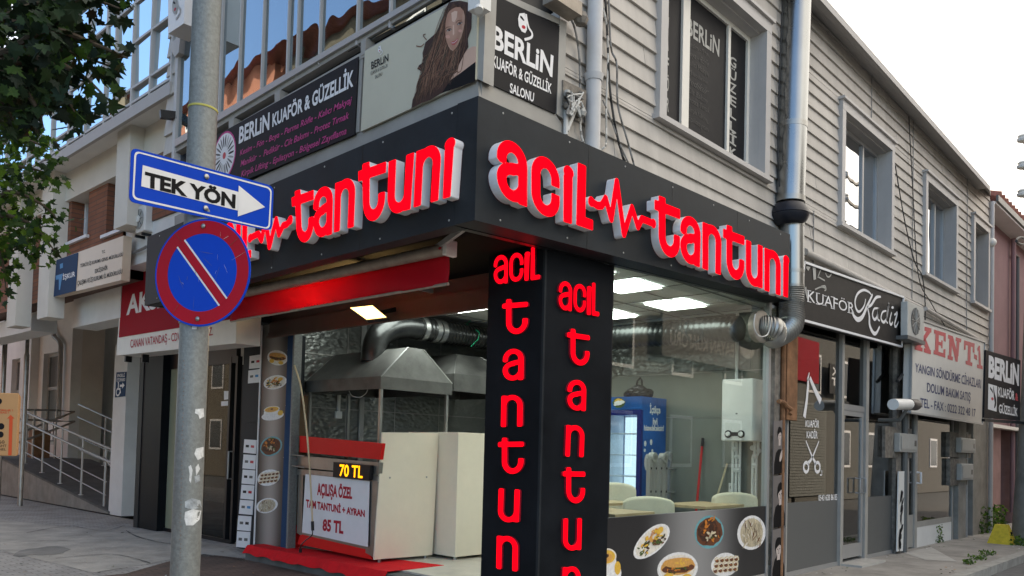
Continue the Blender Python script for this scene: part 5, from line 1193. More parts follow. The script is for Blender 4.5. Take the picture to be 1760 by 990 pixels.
m_ = MB(); p = PX(295, 200, XB-.05); m_.bar(p+V(-.12, .05, 0), p+V(.05, 0, .02), .09, .09, 'black_paint'); m_.bar(p+V(.0, 0, 0), p+V(.2, -.05, .1), .03, .03, 'black_paint'); tag(m_.build('security_camera'), 'small black security camera under the balcony edge', 'camera')

# disabled parking sign
dsn = thing('parking_sign', 'small navy disabled parking sign with white wheelchair symbol and arrow', 'sign', PX(207, 680, Xc2-.01))
m_ = MB(); dq = qx([(200, 640), (217, 639), (214.5, 681), (197.5, 683)], Xc2-.015); m_.prism(dq, V(.01, 0, 0), 'iskur_blue'); m_.build('plate', dsn)
m_ = MB(); o_ = V(-.003, 0, 0); B_ = lambda u, v: bil(dq, u, v)+o_
def tq(u0, u1, v0, v1): return [B_(u0, v1), B_(u1, v1), B_(u1, v0), B_(u0, v0)]
m_.text('ENGELLİ', tq(.15, .9, .80, .93), 'print_white', bold=.02); m_.text('OTOPARKI', tq(.08, .95, .62, .75), 'print_white', bold=.02)
m_.poly([B_(.45, .40), B_(.7, .40), B_(.7, .32), B_(.92, .45), B_(.7, .57), B_(.7, .49), B_(.45, .49)], 'print_white')
ribbon(m_, [B_(.3, .55), B_(.3, .32), B_(.48, .32), B_(.55, .14)], [.05]*4, (-1, 0, 0), 'print_white'); ribbon(m_, [B_(.3+.18*math.cos(a), .2+.14*math.sin(a)) for a in [RAD(100+i*25) for i in range(11)]], [.035]*11, (-1, 0, 0), 'print_white'); m_.ell(dq, .28, .58, .06, .04, 'print_white', o_); m_.build('symbol', dsn)

# ------------------------------------------------------------------ ramp and rails
XRM = 7.0; yr1 = 17.95; yr2 = 25.6; zr2 = .97
rm = thing('access_ramp', 'concrete wheelchair ramp rising to the office entrance on the left', 'ramp', (XRM+.9, 21, 0))
m_ = MB(); m_.prism([V(XRM, yr1, .0), V(XRM, yr1, .02), V(XRM, yr2, zr2), V(XRM, 32, zr2), V(XRM, 32, 0)], V(.16, 0, 0), 'concrete'); m_.build('side_wall', rm)
m_ = MB(); m_.prism([V(XRM-.01, yr1, .022), V(XRM-.01, yr2, zr2+.002), V(XRM-.01, 32, zr2+.002), V(XRM-.01, 32, zr2+.05), V(XRM-.01, yr2, zr2+.05), V(XRM-.01, yr1, .06)], V(.18, 0, 0), 'concrete_dark'); m_.build('coping', rm)
m_ = MB(); m_.prism([V(XRM+.18, yr1-.2, .004), V(XRM+.18, yr1, .03), V(XRM+.18, yr2, zr2), V(XRM+.18, 40, zr2), V(XRM+.18, 40, 0)], V(2.2, 0, 0), 'concrete_dark'); m_.build('walkway', rm)
def rail_run(name, label, X, posts, tops, fr_, ext=None):
    r = thing(name, label, 'railing', PX(*posts[-1], X))
    Pp = [PX(*p, X) for p in posts]; T = [PX(*p, X) for p in tops]
    for p, t in zip(Pp, T):
        m_ = MB(); m_.tube([p, V(p.x, p.y, t.z)], .024, 'alu', 10); m_.lathe(p, (0, 0, 1), [(0, .06), (.02, .055)], 'alu', 12); m_.build('post', r, True)
    for fi in fr_:
        pts = [V(p.x, p.y, p.z+(t.z-p.z)*fi) for p, t in zip(Pp, T)]
        d0 = pts[0]-pts[1]; pts = [pts[0]+d0*1.6]+pts
        if fi > .7: pts.append(pts[-1]+(pts[-1]-pts[-2])*.35)
        else: pts.append(pts[-1]+(pts[-1]-pts[-2])*.06)
        if fi > .7: off = V(-.05, 0, .02)
        else: off = V(0, 0, 0)
        m_ = MB(); m_.tube([p+off for p in pts], .026 if fi > .7 else .014, 'alu', 10); m_.build('handrail' if fi > .7 else 'rail', r, True)
    return r
C6 = lambda pts: [(x/4.125, 660+y/4.125) for x, y in pts]
r1 = rail_run('ramp_railing', 'stainless steel railing with five posts along the outer edge of the ramp', XRM+.09, C6([(178, 565), (297, 630), (427, 707), (573, 788), (735, 878)]), C6([(195, 205), (325, 258), (458, 314), (605, 378), (775, 448)]), (1.0, .79, .44, .22))
m_ = MB(); m_.tube([PX(*p, XRM+.05) for p in C6(catmull([(760, 545), (790, 580), (835, 595), (850, 575), (800, 570), (785, 540), (800, 500), (825, 490), (865, 495)]))], .024, 'alu', 10); m_.build('handrail_return', r1, True)
r2 = rail_run('ramp_railing', 'shorter stainless steel railing on the inner side of the ramp beside the dark pillar', XRM+2.2, C6([(735, 580), (858, 636)]), C6([(745, 232), (875, 288)]), (1.0, .74, .34, .1))
YLD = 26.2
r3 = thing('landing_railing', 'steel railing crossing the top landing of the ramp behind the sloping one', 'railing', PY(70, 760, YLD))
m_ = MB()
for rows in (((100, 182), (400, 185), (525, 197), (420, 240), (135, 350)), ((100, 250), (400, 262), (528, 266), (420, 310), (135, 415))):
    m_.tube([PY(*p, YLD-(0.0 if i < 3 else 1.2)) for i, p in enumerate(C6(rows))], .03, 'steel_dull', 10)
m_.build('handrail', r3, True)
for p, t in (((240, 440), (245, 178)), ((392, 495), (402, 178))):
    a, b_ = PY(*C6([p])[0], YLD), PY(*C6([t])[0], YLD); m_ = MB(); m_.tube([V(b_.x, YLD, zr2), b_], .03, 'steel_dull', 10); m_.build('post', r3, True)
m_ = MB(); a, b_ = PY(*C6([(230, 425)])[0], YLD+.8), PY(*C6([(360, 330)])[0], YLD+.8); m_.box((a.x, YLD+.8, zr2), (b_.x, YLD+1.2, b_.z), 'rust_wood'); tag(m_.build('planter_box'), 'brown wooden planter box behind the landing railing', 'planter')

# ------------------------------------------------------------------ flag poles
for (top, bot, fl_, mtl, lab) in (((23, 440), (5, 672), [(20, 436), (34, 440), (33, 458), (30, 462), (26, 448), (21, 442)], 'flag_red', 'left flagpole with a small red flag half hidden by leaves'), ((60, 405), (42, 700), [(57, 420), (64, 440), (64, 470), (57, 486), (47, 474), (51, 468), (40, 463), (50, 445)], 'flag_blue', 'right flagpole with a folded light blue flag')):
    X = 6.2; a = PX(*top, X); b_ = PX(*bot, X); r = thing('flagpole', lab, 'flagpole', (X, b_.y, 0))
    m_ = MB(); m_.tube([V(X, b_.y, 0), V(X, b_.y, b_.z+1.2), V(X, b_.y, b_.z+1.25), V(X, b_.y, a.z+.6)], [.055, .055, .04, .04], 'steel_dull', 12); m_.build('pole', r, True)
    m_ = MB(); q = [PX(*p, X-.03) for p in fl_]
    sh = b_.y-a.y
    pts = []
    m_.prism([p for p in q], V(.05, .03, 0), mtl); o = m_.build('flag', r)

# ------------------------------------------------------------------ banners of the hair salon on the balcony
def face_logo(mb, q, off, white='print_white', lip='print_crimson', dark='sign_black'):
    """small line drawing of half a face with a lock of hair"""
    off = Vector(off); b_ = lambda u, v: bil(q, u, v)
    mb.poly([b_(*p)+off for p in ((.45, 1), (.10, .92), (.0, .72), (.05, .45), (.25, .28), (.50, .25), (.62, .40), (.60, .70))], white)
    n_ = (b_(1, 0)-b_(0, 0)).cross(b_(0, 1)-b_(0, 0)).normalized()
    w = (b_(1, 0)-b_(0, 0)).length
    ribbon(mb, [b_(*p)+off for p in catmull([(.55, .98), (.62, .75), (.75, .5), (.98, .32), (.92, .15), (.45, 0.0)], 5)], [w*.12]*26, n_, white)
    ribbon(mb, [b_(*p)+off*2 for p in catmull([(.14, .82), (.26, .78), (.42, .70)], 4)], [w*.04, w*.1, w*.12, w*.12, w*.12, w*.12, w*.1, w*.08, w*.04], n_, dark)
    mb.ell(q, .38, .46, .13, .07, lip, off*2)
QX = lambda pts, v: [PX(*p, v) for p in pts]
bb = thing('salon_banner', 'long black salon banner with white heading and pink service list over the left fascia', 'banner', PX(470, 290, XB))
m_ = MB(); m_.prism(QX([(330, 256), (616, 97), (609, 231), (330, 348)], XB-.03), V(.02, 0, 0), 'banner_black'); m_.build('sheet', bb)
T8 = lambda pts: QX([(360+x/4.5, 90+y/4.5) for x, y in pts], XB-.033)
m_ = MB(); m_.text('BERLiN', T8([(232, 578), (466, 462), (462, 598), (226, 708)]), 'print_white', bold=.03); m_.text('KUAFÖR & GÜZELLİK', T8([(488, 476), (1118, 132), (1112, 262), (486, 578)]), 'print_white', bold=.03); m_.build('white_heading', bb)
m_ = MB()
for s_, q in (('Kesim - Fön - Boya - Perma Röfle - Kalıcı Makyaj', [(238, 756), (1104, 338), (1098, 392), (234, 800)]), ('Manikür  -  Pedikür - Cilt Bakımı - Protez Tırnak', [(244, 838), (1082, 455), (1076, 510), (240, 886)]), ('Kirpik Lifting - Epilasyon - Bölgesel Zayıflama', [(248, 918), (1064, 576), (1058, 630), (244, 965)])):
    m_.text(s_, T8(q), 'print_pink', bold=.012, shear=.15)
m_.build('pink_service_list', bb)
m_ = MB(); lq = QX([(367, 236), (407, 216), (404, 300), (366, 318)], XB-.032)
m_.ell(lq, .5, .5, .5, .5, 'print_pink'); m_.ell(lq, .5, .5, .46, .46, 'print_white', (-.0008, 0, 0))
for k in range(22):
    a = k*2*math.pi/22
    m_.ell(lq, .5+.30*math.cos(a), .5+.30*math.sin(a), .13, .022, random.choice(['film_grey', 'print_dark', 'plastic_grey']), (-.0016, 0, 0), 10, a, .1)
m_.ell(lq, .5, .5, .07, .07, 'kent_red', (-.002, 0, 0)); m_.build('round_emblem', bb)
cb = thing('salon_banner', 'cream salon banner with a long haired woman portrait beside the corner post', 'banner', PX(720, 120, XB))
m_ = MB(); m_.prism(QX([(627, 88), (822, -20), (817, 136), (620, 226)], XB-.03), V(.02, 0, 0), 'banner_cream'); m_.build('sheet', cb)
B6 = lambda pts, k=0: QX([(610+x/4.95, y/4.95) for x, y in pts], XB-.0325-.0006*k)
m_ = MB()
m_.poly(B6([(940, 430), (1000, 395), (1032, 395), (1030, 540), (800, 690), (830, 600)], 0), 'skin_print')
m_.poly(B6([(780, 420), (850, 430), (860, 520), (790, 560), (760, 500)], 0), 'skin_shade')
m_.build('neck_and_shoulder_print', cb)
m_ = MB(); m_.poly(B6([(1026, 525), (1022, 690), (880, 745), (770, 780), (720, 800), (800, 690), (900, 620)], 1), 'sign_black'); m_.build('dress_print', cb)
m_ = MB()
m_.poly(B6([(890, 5), (960, 20), (995, 100), (990, 240), (960, 330), (965, 400), (930, 460), (890, 540), (800, 700), (740, 790), (640, 850), (560, 880), (480, 922), (490, 850), (520, 780), (540, 680), (570, 610), (530, 585), (545, 555), (580, 530), (575, 450), (600, 360), (690, 280), (740, 170), (770, 80), (800, 20)], 2), 'hair_print')
random.seed(11)
for k in range(150):
    t = random.random(); side = random.random()
    s0 = (760+t*180, 20+70*abs(t-.5)+random.uniform(-15, 40)); mid_ = (690+t*235+random.uniform(-25, 25), 300+random.uniform(-60, 80)); m2 = (585+t*290+random.uniform(-25, 25), 560+random.uniform(-60, 60)); m3 = (545+t*290+random.uniform(-25, 25), 720+random.uniform(-40, 40)-120*t)
    s3 = (495+t*330+random.uniform(-15, 25), 900-t*210+random.uniform(-50, 20))
    wv = random.uniform(-22, 22); m2 = (m2[0]+wv, m2[1]); m3 = (m3[0]-wv, m3[1])
    pts = B6(catmull([s0, mid_, m2, m3, s3], 5), 3+0.012*k); n = len(pts); ww = random.uniform(.002, .009)
    ribbon(m_, pts, [.0008+ww*math.sin(math.pi*i/(n-1)) for i in range(n)], (-1, 0, 0), random.choice(['hair_light', 'hair_print', 'hair_print', 'bark', 'hair_gloss', 'hair_light']))
for pts in ([(590, 370), (560, 395), (520, 390)], [(560, 590), (545, 575), (532, 590)], [(610, 340), (580, 300), (600, 290)]): ribbon(m_, B6(catmull(pts, 4), 5), [.008]*9, (-1, 0, 0), 'hair_light')
m_.build('hair_print', cb)
m_ = MB(); face = [(802, 96), (826, 76), (856, 62), (896, 60), (924, 92), (936, 140), (934, 200), (922, 262), (904, 318), (880, 372), (856, 414), (834, 434), (812, 420), (792, 386), (776, 340), (769, 285), (770, 225), (776, 165), (786, 125)]
m_.poly(B6(face, 6), 'face_tone')
m_.poly(B6([(924, 92), (936, 140), (934, 200), (922, 262), (904, 318), (880, 372), (856, 414), (866, 380), (888, 330), (906, 260), (914, 190), (914, 130)], 6.3), 'skin_shade')
m_.poly(B6([(792, 386), (812, 420), (834, 434), (830, 424), (812, 404), (800, 384)], 6.3), 'skin_shade')
for cx_, cy_, r_ in ((790, 312, 20), (896, 262, 17)): m_.poly(B6([(cx_+r_*math.cos(a*.6), cy_+r_*.8*math.sin(a*.6)) for a in range(10)], 6.4), 'blush_print')
m_.poly(B6([(820, 110), (850, 92), (872, 96), (866, 150), (846, 190), (826, 180)], 6.4), 'skin_light')
m_.poly(B6([(834, 215), (843, 212), (846, 285), (838, 302), (832, 290)], 6.4), 'skin_light')
for ex, ey, tl_ in ((800, 258, -.30), (892, 202, -.42)):
    E_ = lambda u, v: (ex+u*24*math.cos(tl_)-v*12*math.sin(tl_), ey+u*24*math.sin(tl_)+v*12*math.cos(tl_))
    m_.poly(B6([E_(-1, .1), E_(-.5, -.75), (E_(.1, -1)), E_(.6, -.7), E_(1, .1), E_(.5, .65), E_(-.4, .7)], 7), 'lid_print')
    m_.poly(B6([E_(-.85, .1), E_(-.4, -.45), E_(.1, -.6), E_(.55, -.4), E_(.9, .1), E_(.4, .45), E_(-.4, .5)], 7.4), 'plastic_grey')
    m_.poly(B6([E_(.08+.36*math.cos(a*.7), -.02+.58*math.sin(a*.7)) for a in range(9)], 7.8), 'hair_print')
    ribbon(m_, B6(catmull([E_(-1.05, .2), E_(-.4, -.75), E_(.3, -.95), E_(1.15, -.15)], 4), 8.2), [.002, .004, .006, .007, .007, .007, .007, .007, .006, .006, .005, .004, .002], (-1, 0, 0), 'hair_print')
    ribbon(m_, B6(catmull([E_(-1.25, -1.5), E_(-.2, -2.5), E_(1.25, -1.7)], 5), 8), [.003, .005, .006, .007, .007, .007, .006, .005, .004, .003, .002], (-1, 0, 0), 'hair_light')
ribbon(m_, B6(catmull([(836, 316), (846, 326), (860, 312)], 4), 7), [.004]*9, (-1, 0, 0), 'skin_shade')
m_.poly(B6([(814, 364), (832, 350), (844, 352), (856, 340), (880, 326), (870, 356), (848, 382), (828, 384)], 7), 'lip_print'); ribbon(m_, B6(catmull([(822, 365), (846, 362), (872, 336)], 4), 8), [.0035]*9, (-1, 0, 0), 'print_white')
m_.build('face_print', cb)
m_ = MB(); T6 = lambda pts: QX([(610+x/4.95, y/4.95) for x, y in pts], XB-.034)
m_.text('BERLiN', T6([(138, 528), (284, 456), (284, 520), (140, 590)]), 'print_dark', bold=.02); m_.text('KUAFÖR & GÜZELLİK', T6([(134, 610), (278, 542), (278, 566), (134, 640)]), 'print_dark'); m_.text('SALONU', T6([(172, 640), (232, 612), (232, 640), (172, 670)]), 'print_dark')
face_logo(m_, T6([(196, 395), (234, 380), (234, 460), (196, 475)]), (-.0006, 0, 0)); m_.build('logo_lettering', cb)
yb5 = 4.515
kb = thing('salon_banner', 'black corner salon banner with a white face logo above the right fascia', 'banner', PY(890, 150, yb5))
C5 = lambda pts: [PY(820+x/3.667, y/3.667, yb5-.004) for x, y in pts]
m_ = MB(); m_.prism([PY(840, -14, yb5), PY(962, 45, yb5), PY(955, 196, yb5), PY(836, 141, yb5)], V(0, .01, 0), 'banner_black'); m_.build('sheet', kb)
m_ = MB(); m_.text('BERLiN', C5([(100, 152), (482, 352), (474, 488), (98, 302)]), 'print_white', bold=.03); m_.text('KUAFÖR & GÜZELLİK', C5([(98, 342), (472, 530), (468, 592), (96, 418)]), 'print_white', bold=.02); m_.text('SALONU', C5([(208, 522), (360, 586), (356, 644), (206, 582)]), 'print_white', bold=.02); m_.build('white_lettering', kb)
m_ = MB(); face_logo(m_, C5([(258, 68), (348, 98), (348, 262), (258, 240)]), (0, -.0006, 0)); m_.build('face_logo', kb)
lb_ = thing('salon_light_box', 'small cream salon light box sign hanging under the balcony beside the pole top', 'sign', PX(300, 55, 4.2))
m_ = MB(); q = QX([(289, -40), (320, -60), (316, 40), (289, 58)], 4.10); m_.prism(q, V(.25, 0.0, 0), 'print_white'); m_.build('box', lb_)
m_ = MB(); face_logo(m_, QX([(296, -2), (310, -10), (310, 28), (296, 38)], 4.094), (-.002, 0, 0), 'plastic_grey'); m_.build('face_logo', lb_)
m_ = MB(); q = QX([(318, -40), (340, -50), (336, 26), (316, 36)], 4.30); m_.prism(q, V(.05, 0, 0), 'banner_black'); m_.build('side_board', lb_)
# small camera and open junction box on the corner
m_ = MB(); p = PX(825, 10, XB-.10); m_.box(p+V(-.07, -.07, -.05), p+V(.05, .06, .07), 'plastic_white'); m_.lathe(p+V(-.05, -.04, -.05), (-.3, -.3, -1), [(0, .035), (.03, .035)], 'plastic_white', 12); tag(m_.build('security_camera'), 'small white camera box at the top of the corner post', 'camera')
YJ = YB-.10
jb = thing('junction_box', 'open grey junction box with loose wires beside the white downpipe', 'junction box', PY(985, 190, YJ))
m_ = MB(); m_.prism([PY(*p, YJ) for p in ((968, 137), (1008, 156), (1006, 200), (968, 182))], V(0, .07, 0), 'old_wood'); m_.build('back_plate', jb)
m_ = MB(); random.seed(4)
for k in range(12):
    a = (random.uniform(972, 1004), random.uniform(160, 195)); m_.ball(PY(*a, YJ-.03), random.uniform(.02, .05), random.choice(['cable_dark', 'plastic_grey', 'old_wood']), 8)
for k in range(7):
    a = [(random.uniform(972, 1004), random.uniform(158, 200)) for _ in range(4)]; m_.tube([PY(*p, YJ-.06) for p in catmull(a, 4)], .008, random.choice(['cable_white', 'cable_dark', 'cable_grey']), 6)
m_.build('wire_tangle', jb, True)
m_ = MB(); m_.tube([PY(973, 186, YJ), PY(972, 232, YJ)], .022, 'cable_white', 8); m_.tube([PY(988, 190, YJ), PY(974, 225, YJ)], .02, 'cable_white', 8); m_.build('conduit', jb, True)
m_ = MB(); p = PY(960, 6, YB-.15); m_.box(p+V(-.15, -.1, -.06), p+V(.2, .05, .06), 'aged_metal'); m_.ball(p+V(.25, -.05, -.05), .07, 'old_wood', 8); tag(m_.build('lamp_fitting'), 'old grey lamp fitting above the corner banner', 'lamp fitting')
cab_ = (('grey cable hanging from the lamp fitting down to the junction box', [(965, 12), (985, 40), (995, 90), (997, 145), (996, 165)], .011, 'cable_grey'),
        ('pale cable looping from the junction box under the downpipe', [(998, 185), (998, 225), (1006, 250), (1022, 258), (1038, 254), (1042, 240), (1042, 180), (1045, 100), (1042, 40), (1030, -10)], .010, 'cable_white'),
        ('dark cable bundle hanging close to the downpipe', [(1040, -10), (1044, 60), (1048, 150), (1058, 220), (1070, 268), (1074, 276)], .012, 'cable_dark'),
        ('thin grey cable farthest right of the downpipe, ending behind the fascia', [(1046, -10), (1050, 80), (1060, 110), (1062, 180), (1078, 240), (1090, 284)], .010, 'cable_grey'),
        ('grey cable running slightly slanted beside the dark cable bundle', [(1036, 172), (1050, 205), (1064, 245), (1080, 280)], .008, 'cable_grey'),
        ('thin wire drooping along the left edge of the steel flue', [(1346, -10), (1340, 120), (1337, 260), (1340, 330), (1338, 372)], .010, 'cable_dark'),
        ('wire hanging across the cladding between the two small upper windows', [(1538, 280), (1555, 380), (1572, 450), (1585, 475), (1590, 520), (1590, 560)], .010, 'cable_dark'),
        ('second wire slanting from the roof down to the fire shop sign', [(1562, 200), (1568, 310), (1578, 470), (1600, 520), (1624, 560)], .009, 'cable_dark'))
for lab, pts, r_, mm in cab_:
    m_ = MB(); m_.tube([PY(*p, YB-.055-.012*(i % 3)) for i, p in enumerate(catmull(pts, 5))], r_, mm, 6); tag(m_.build('wall_cable', None, True), lab, 'cable')

# ------------------------------------------------------------------ flue outside
YFL = 4.45
fu = thing('steel_flue', 'tall shiny steel flue pipe with a black collar rising past the cladding', 'flue', PY(1340, 590, YFL))
a = PY(1358, 345, YFL); b_ = PY(1370, -30, YFL); ax_ = (b_-a)
m_ = MB(); m_.tube([a, a+ax_*1.15], .183, 'flue_steel', 28)
for px_, py_ in ((1362, 218), (1359, 345)):
    p = a+ax_*((PY(px_, py_, YFL).z-a.z)/ax_.z); m_.lathe(p-V(0, 0, .035), ax_, [(0, .187), (.07, .187)], 'steel', 28)
m_.build('upper_pipe', fu, True)
p = PY(1356, 386, YFL); h_ = (PY(1356, 352, YFL)-p).length
m_ = MB(); m_.lathe(p, (0, 0, 1), [(0, .16), (h_*.15, .21), (h_*.35, .245), (h_*.45, .25), (h_*.47, .24), (h_*.49, .25), (h_*.65, .24), (h_*.9, .20), (h_, .185)], 'rubber_black', 28); m_.build('collar', fu, True)
c0_ = PY(1361, 388, YFL); c1_ = PY(1361, 492, YFL)
m_ = MB(); m_.tube([c1_, c0_+V(0, 0, .03)], .152, 'flue_steel', 26)
for yy in (388, 468, 493): q = PY(1361, yy, YFL); m_.lathe(q-V(0, 0, .02), (0, 0, 1), [(0, .156), (.04, .156)], 'steel', 26)
m_.build('lower_pipe', fu, True)
wp = PY(1300, 562, YB-.02)
fx = catmull([tuple(c1_), tuple(c1_+V(0, 0, -.25)), tuple(c1_+V(-.10, -.03, -.52)), tuple(c1_+V(-.38, .05, -.68)), tuple(wp+V(.14, -.14, -.02)), tuple(wp+V(0.03, 0.0, 0))], 18)
fx = [V(*p) for p in fx]
m_ = MB(); m_.tube(fx, [.148 if i % 2 else .160 for i in range(len(fx))], 'steel', 24); m_.build('flexible_elbow', fu, True)
m_ = MB(); m_.lathe(wp+V(0.02, 0.01, 0), (-.1, -1, 0), [(0, .19), (.08, .20), (.10, .17)], 'aged_metal', 24); m_.build('wall_collar', fu, True)
m_ = MB(); m_.tube([V(*p) for p in catmull([tuple(PY(*p, YFL-.25)) for p in ((1298, 540), (1296, 560), (1304, 577), (1318, 576), (1324, 560), (1322, 545))], 5)], .007, 'cable_white', 6); m_.build('loose_cable', fu, True)
# rusty post beside the salon
YK = 4.58
rp = MB(); a, b_ = PY(1353, 640, YK), PY(1371, 640, YK); zt_ = PY(1362, 566, YK).z; zb = PY(1362, 722, YK).z
rp.box((a.x, YK, zb), (b_.x, YK+.12, zt_), 'rust_wood'); rp.box((a.x-.3, YK+.03, 0), (a.x-.002, YK+.14, zt_), 'old_wood'); rp.tube([V(a.x-.12, YK+.0, .0), V(a.x-.12, YK+.0, zt_)], .035, 'rust_wood', 8)
tag(rp.build('rusty_post'), 'weathered rusty wooden post between the shop window and the salon', 'post')
m_ = MB(); m_.tube([PY(*p, YK-.06) for p in catmull([(1338, 690), (1346, 691), (1352, 698), (1360, 704), (1358, 712)], 4)], .028, 'rust_wood', 8); tag(m_.build('rusty_hook', None, True), 'short bent rusty pipe end on the wooden post', 'pipe')
for k, (pts, lab) in enumerate(((((1330, 724), (1350, 722), (1350, 812), (1329, 816)), 'top black and white portrait poster of a person holding their hands together'), (((1329, 819), (1350, 815), (1350, 903), (1328, 908)), 'middle portrait poster of a person in a dark shirt looking aside'), (((1328, 911), (1350, 906), (1349, 992), (1326, 997)), 'lowest portrait poster of a person with dark fringe'))):
    po_ = thing('portrait_poster', lab, 'poster', PY(*pts[3], YK-.012), 'salon portrait posters'); q = [PY(*p, YK-.014) for p in pts]
    m_ = MB(); m_.prism(q, V(0, .012, 0), 'photo_grey'); m_.build('sheet', po_)
    m_ = MB(); o = lambda i: V(0, -.0006*i, 0)
    dx = (.0, .08, -.02)[k]; hy = (.74, .66, .62)[k]; hs = (.75, 1.0, 1.05)[k]
    m_.poly([bil(q, u, v)+o(1) for u, v in ((.05, 0), (.95, 0), (.95, .22), (.8, .38), (.62+dx, .46), (.38+dx, .46), (.2, .40), (.05, .2))], 'sign_black')
    m_.poly([bil(q, .5+dx+u*.1*hs, hy+v*.1-.12*hs)+o(2) for u, v in ((-1, .2), (1, .2), (1.1, -1.2), (-1.1, -1.2))], 'photo_face')
    m_.ell(q, .5+dx, hy+.03*hs, .26*hs, .17*hs, 'sign_black', o(2.5), jit=.06)
    m_.ell(q, .5+dx, hy-.035*hs, .185*hs, .125*hs, 'photo_face', o(3))
    m_.poly([bil(q, .5+dx+u*hs, hy+v*hs)+o(4) for u, v in ((-.22, .10), (.2, .10), (.17, .03), (.05, .055), (-.1, .015), (-.2, -.02))], 'sign_black')
    for s_ in (-1, 1): m_.ell(q, .5+dx+s_*.08*hs, hy-.025*hs, .035*hs, .012*hs, 'sign_black', o(4)); 
    m_.ell(q, .5+dx, hy-.105*hs, .05*hs, .01*hs, 'film_grey', o(4)); m_.ell(q, .5+dx+.01, hy-.06*hs, .015*hs, .03*hs, 'film_grey', o(3.5))
    if k == 0: m_.ell(q, .62, .33, .16, .07, 'photo_face', o(4), rot=.6)
    m_.build('portrait_print', po_)

# ------------------------------------------------------------------ hair salon shop
YS = 4.66
xx = lambda x, y=800, Y=YS: PY(x, y, Y).x
zz_ = lambda x, y, Y=YS: PY(x, y, Y).z
sl = thing('salon_shopfront', 'grey framed hair salon shopfront with glass door and scissors decals', 'shopfront', PY(1460, 975, YS))
X0, X1, X2, X3, X4 = xx(1352), xx(1440), xx(1446), xx(1483), xx(1540)
ztop = zz_(1460, 560)
m_ = MB()
for a, b_, d in ((X0-.04, X0, 0), (X1-.0, X1+.09, -.03), (X3-.02, X3+.10, -.03), (X4-.05, X4+.02, 0)): m_.box((a, YS-.02+d, 0), (b_, YS+.06, ztop+.3), 'grey_frame')
m_.box((X0, YS-.01, ztop), (X4-.05, YS+.05, ztop+.3), 'film_grey'); m_.box((X0, YS-.015, 0.0), (X1, YS+.05, 0.06), 'alu'); m_.box((X3+.1, YS-.015, 0), (X4-.05, YS+.05, 0.06), 'alu'); m_.build('frame', sl)
zf_ = zz_(1400, 861)
m_ = MB(); m_.box((X0, YS, .06), (X1, YS+.012, zf_), 'film_grey'); m_.box((X3+.1, YS, .06), (X4-.05, YS+.012, zf_), 'film_grey'); m_.build('grey_film_panel', sl)
m_ = MB(); m_.box((X0, YS, zf_+.001), (X1, YS+.008, ztop), 'salon_glass'); m_.box((X3+.1, YS, zf_+.001), (X4-.05, YS+.008, ztop), 'salon_glass'); m_.build('pane', sl)
zdt = zz_(1462, 706); XD0, XD1 = X1+.09, X3-.02
m_ = MB(); m_.box((XD0, YS-.025, zdt), (XD1, YS+.03, zdt+.09), 'alu'); m_.box((XD0+.02, YS-.02, .06), (XD0+.10, YS+.03, zdt), 'alu'); m_.box((XD1-.10, YS-.02, .06), (XD1-.02, YS+.03, zdt), 'alu'); m_.box((XD0+.1, YS-.019, .08), (XD1-.1, YS+.029, .28), 'alu'); m_.box((XD0+.1, YS-.019, zdt-.08), (XD1-.1, YS+.029, zdt-.001), 'alu'); do = m_.build('door', sl)
m_ = MB(); m_.box((XD0+.1, YS+.002, .28), (XD1-.1, YS+.01, zdt-.08), 'salon_glass'); m_.box((XD0, YS+.002, zdt+.09), (XD1, YS+.01, ztop), 'salon_glass'); m_.build('door_pane', do)
m_ = MB(); z0, z1 = zz_(1470, 847), zz_(1470, 822)
for s_ in (-.10, .02):
    m_.tube([V(XD1-.14+s_*2, YS-.02, z1), V(XD1-.14+s_*2, YS-.09, z1), V(XD1-.14+s_*2, YS-.09, z0), V(XD1-.14+s_*2, YS-.02, z0)], .014, 'alu', 8)
m_.build('handle', do, True)
m_ = MB(); m_.prism([V(XD0-.05, YS-.35, .03), V(XD1+.05, YS-.35, .03), V(XD1+.05, YS+.1, .03), V(XD0-.05, YS+.1, .03)], V(0, 0, -.03), 'pavement_light'); m_.build('threshold', sl)
yd = YS-.004; n3 = (0, -1, 0)
m_ = MB(); K4_ = lambda pts: [PY(1300+x/2.304, 560+y/2.304, yd) for x, y in pts]
for s_, q in (('KUAFÖR', [(195, 374), (250, 374), (248, 404), (194, 400)]), ('KADİR', [(199, 417), (243, 418), (242, 447), (199, 444)]), ('0543 628 86 85', [(246, 670), (320, 666), (320, 690), (246, 693)])): m_.text(s_, K4_(q), 'print_white', bold=.02)
def stroke(mb, pts, w0, w1, kk=6):
    p = K4_(catmull(pts, kk)); n = len(p); ribbon(mb, p, [w0+(w1-w0)*i/(n-1) for i in range(n)], n3, 'print_white')
stroke(m_, [(206, 210), (200, 290), (190, 362)], .05, .09); stroke(m_, [(212, 205), (235, 260), (255, 300)], .06, .11); stroke(m_, [(203, 215), (210, 185)], .05, .02, 2)
stroke(m_, [(196, 455), (222, 520), (236, 545)], .02, .06); stroke(m_, [(248, 456), (222, 520), (205, 545)], .02, .06)
for cx_, cy_ in ((197, 560), (242, 560)): stroke(m_, [(cx_+10*math.cos(a), cy_+19*math.sin(a)) for a in [RAD(i*30) for i in range(13)]], .045, .045, 2)
stroke(m_, [(252, 590), (259, 590), (259, 572)], .02, .02, 2); m_.build('window_decal', sl)
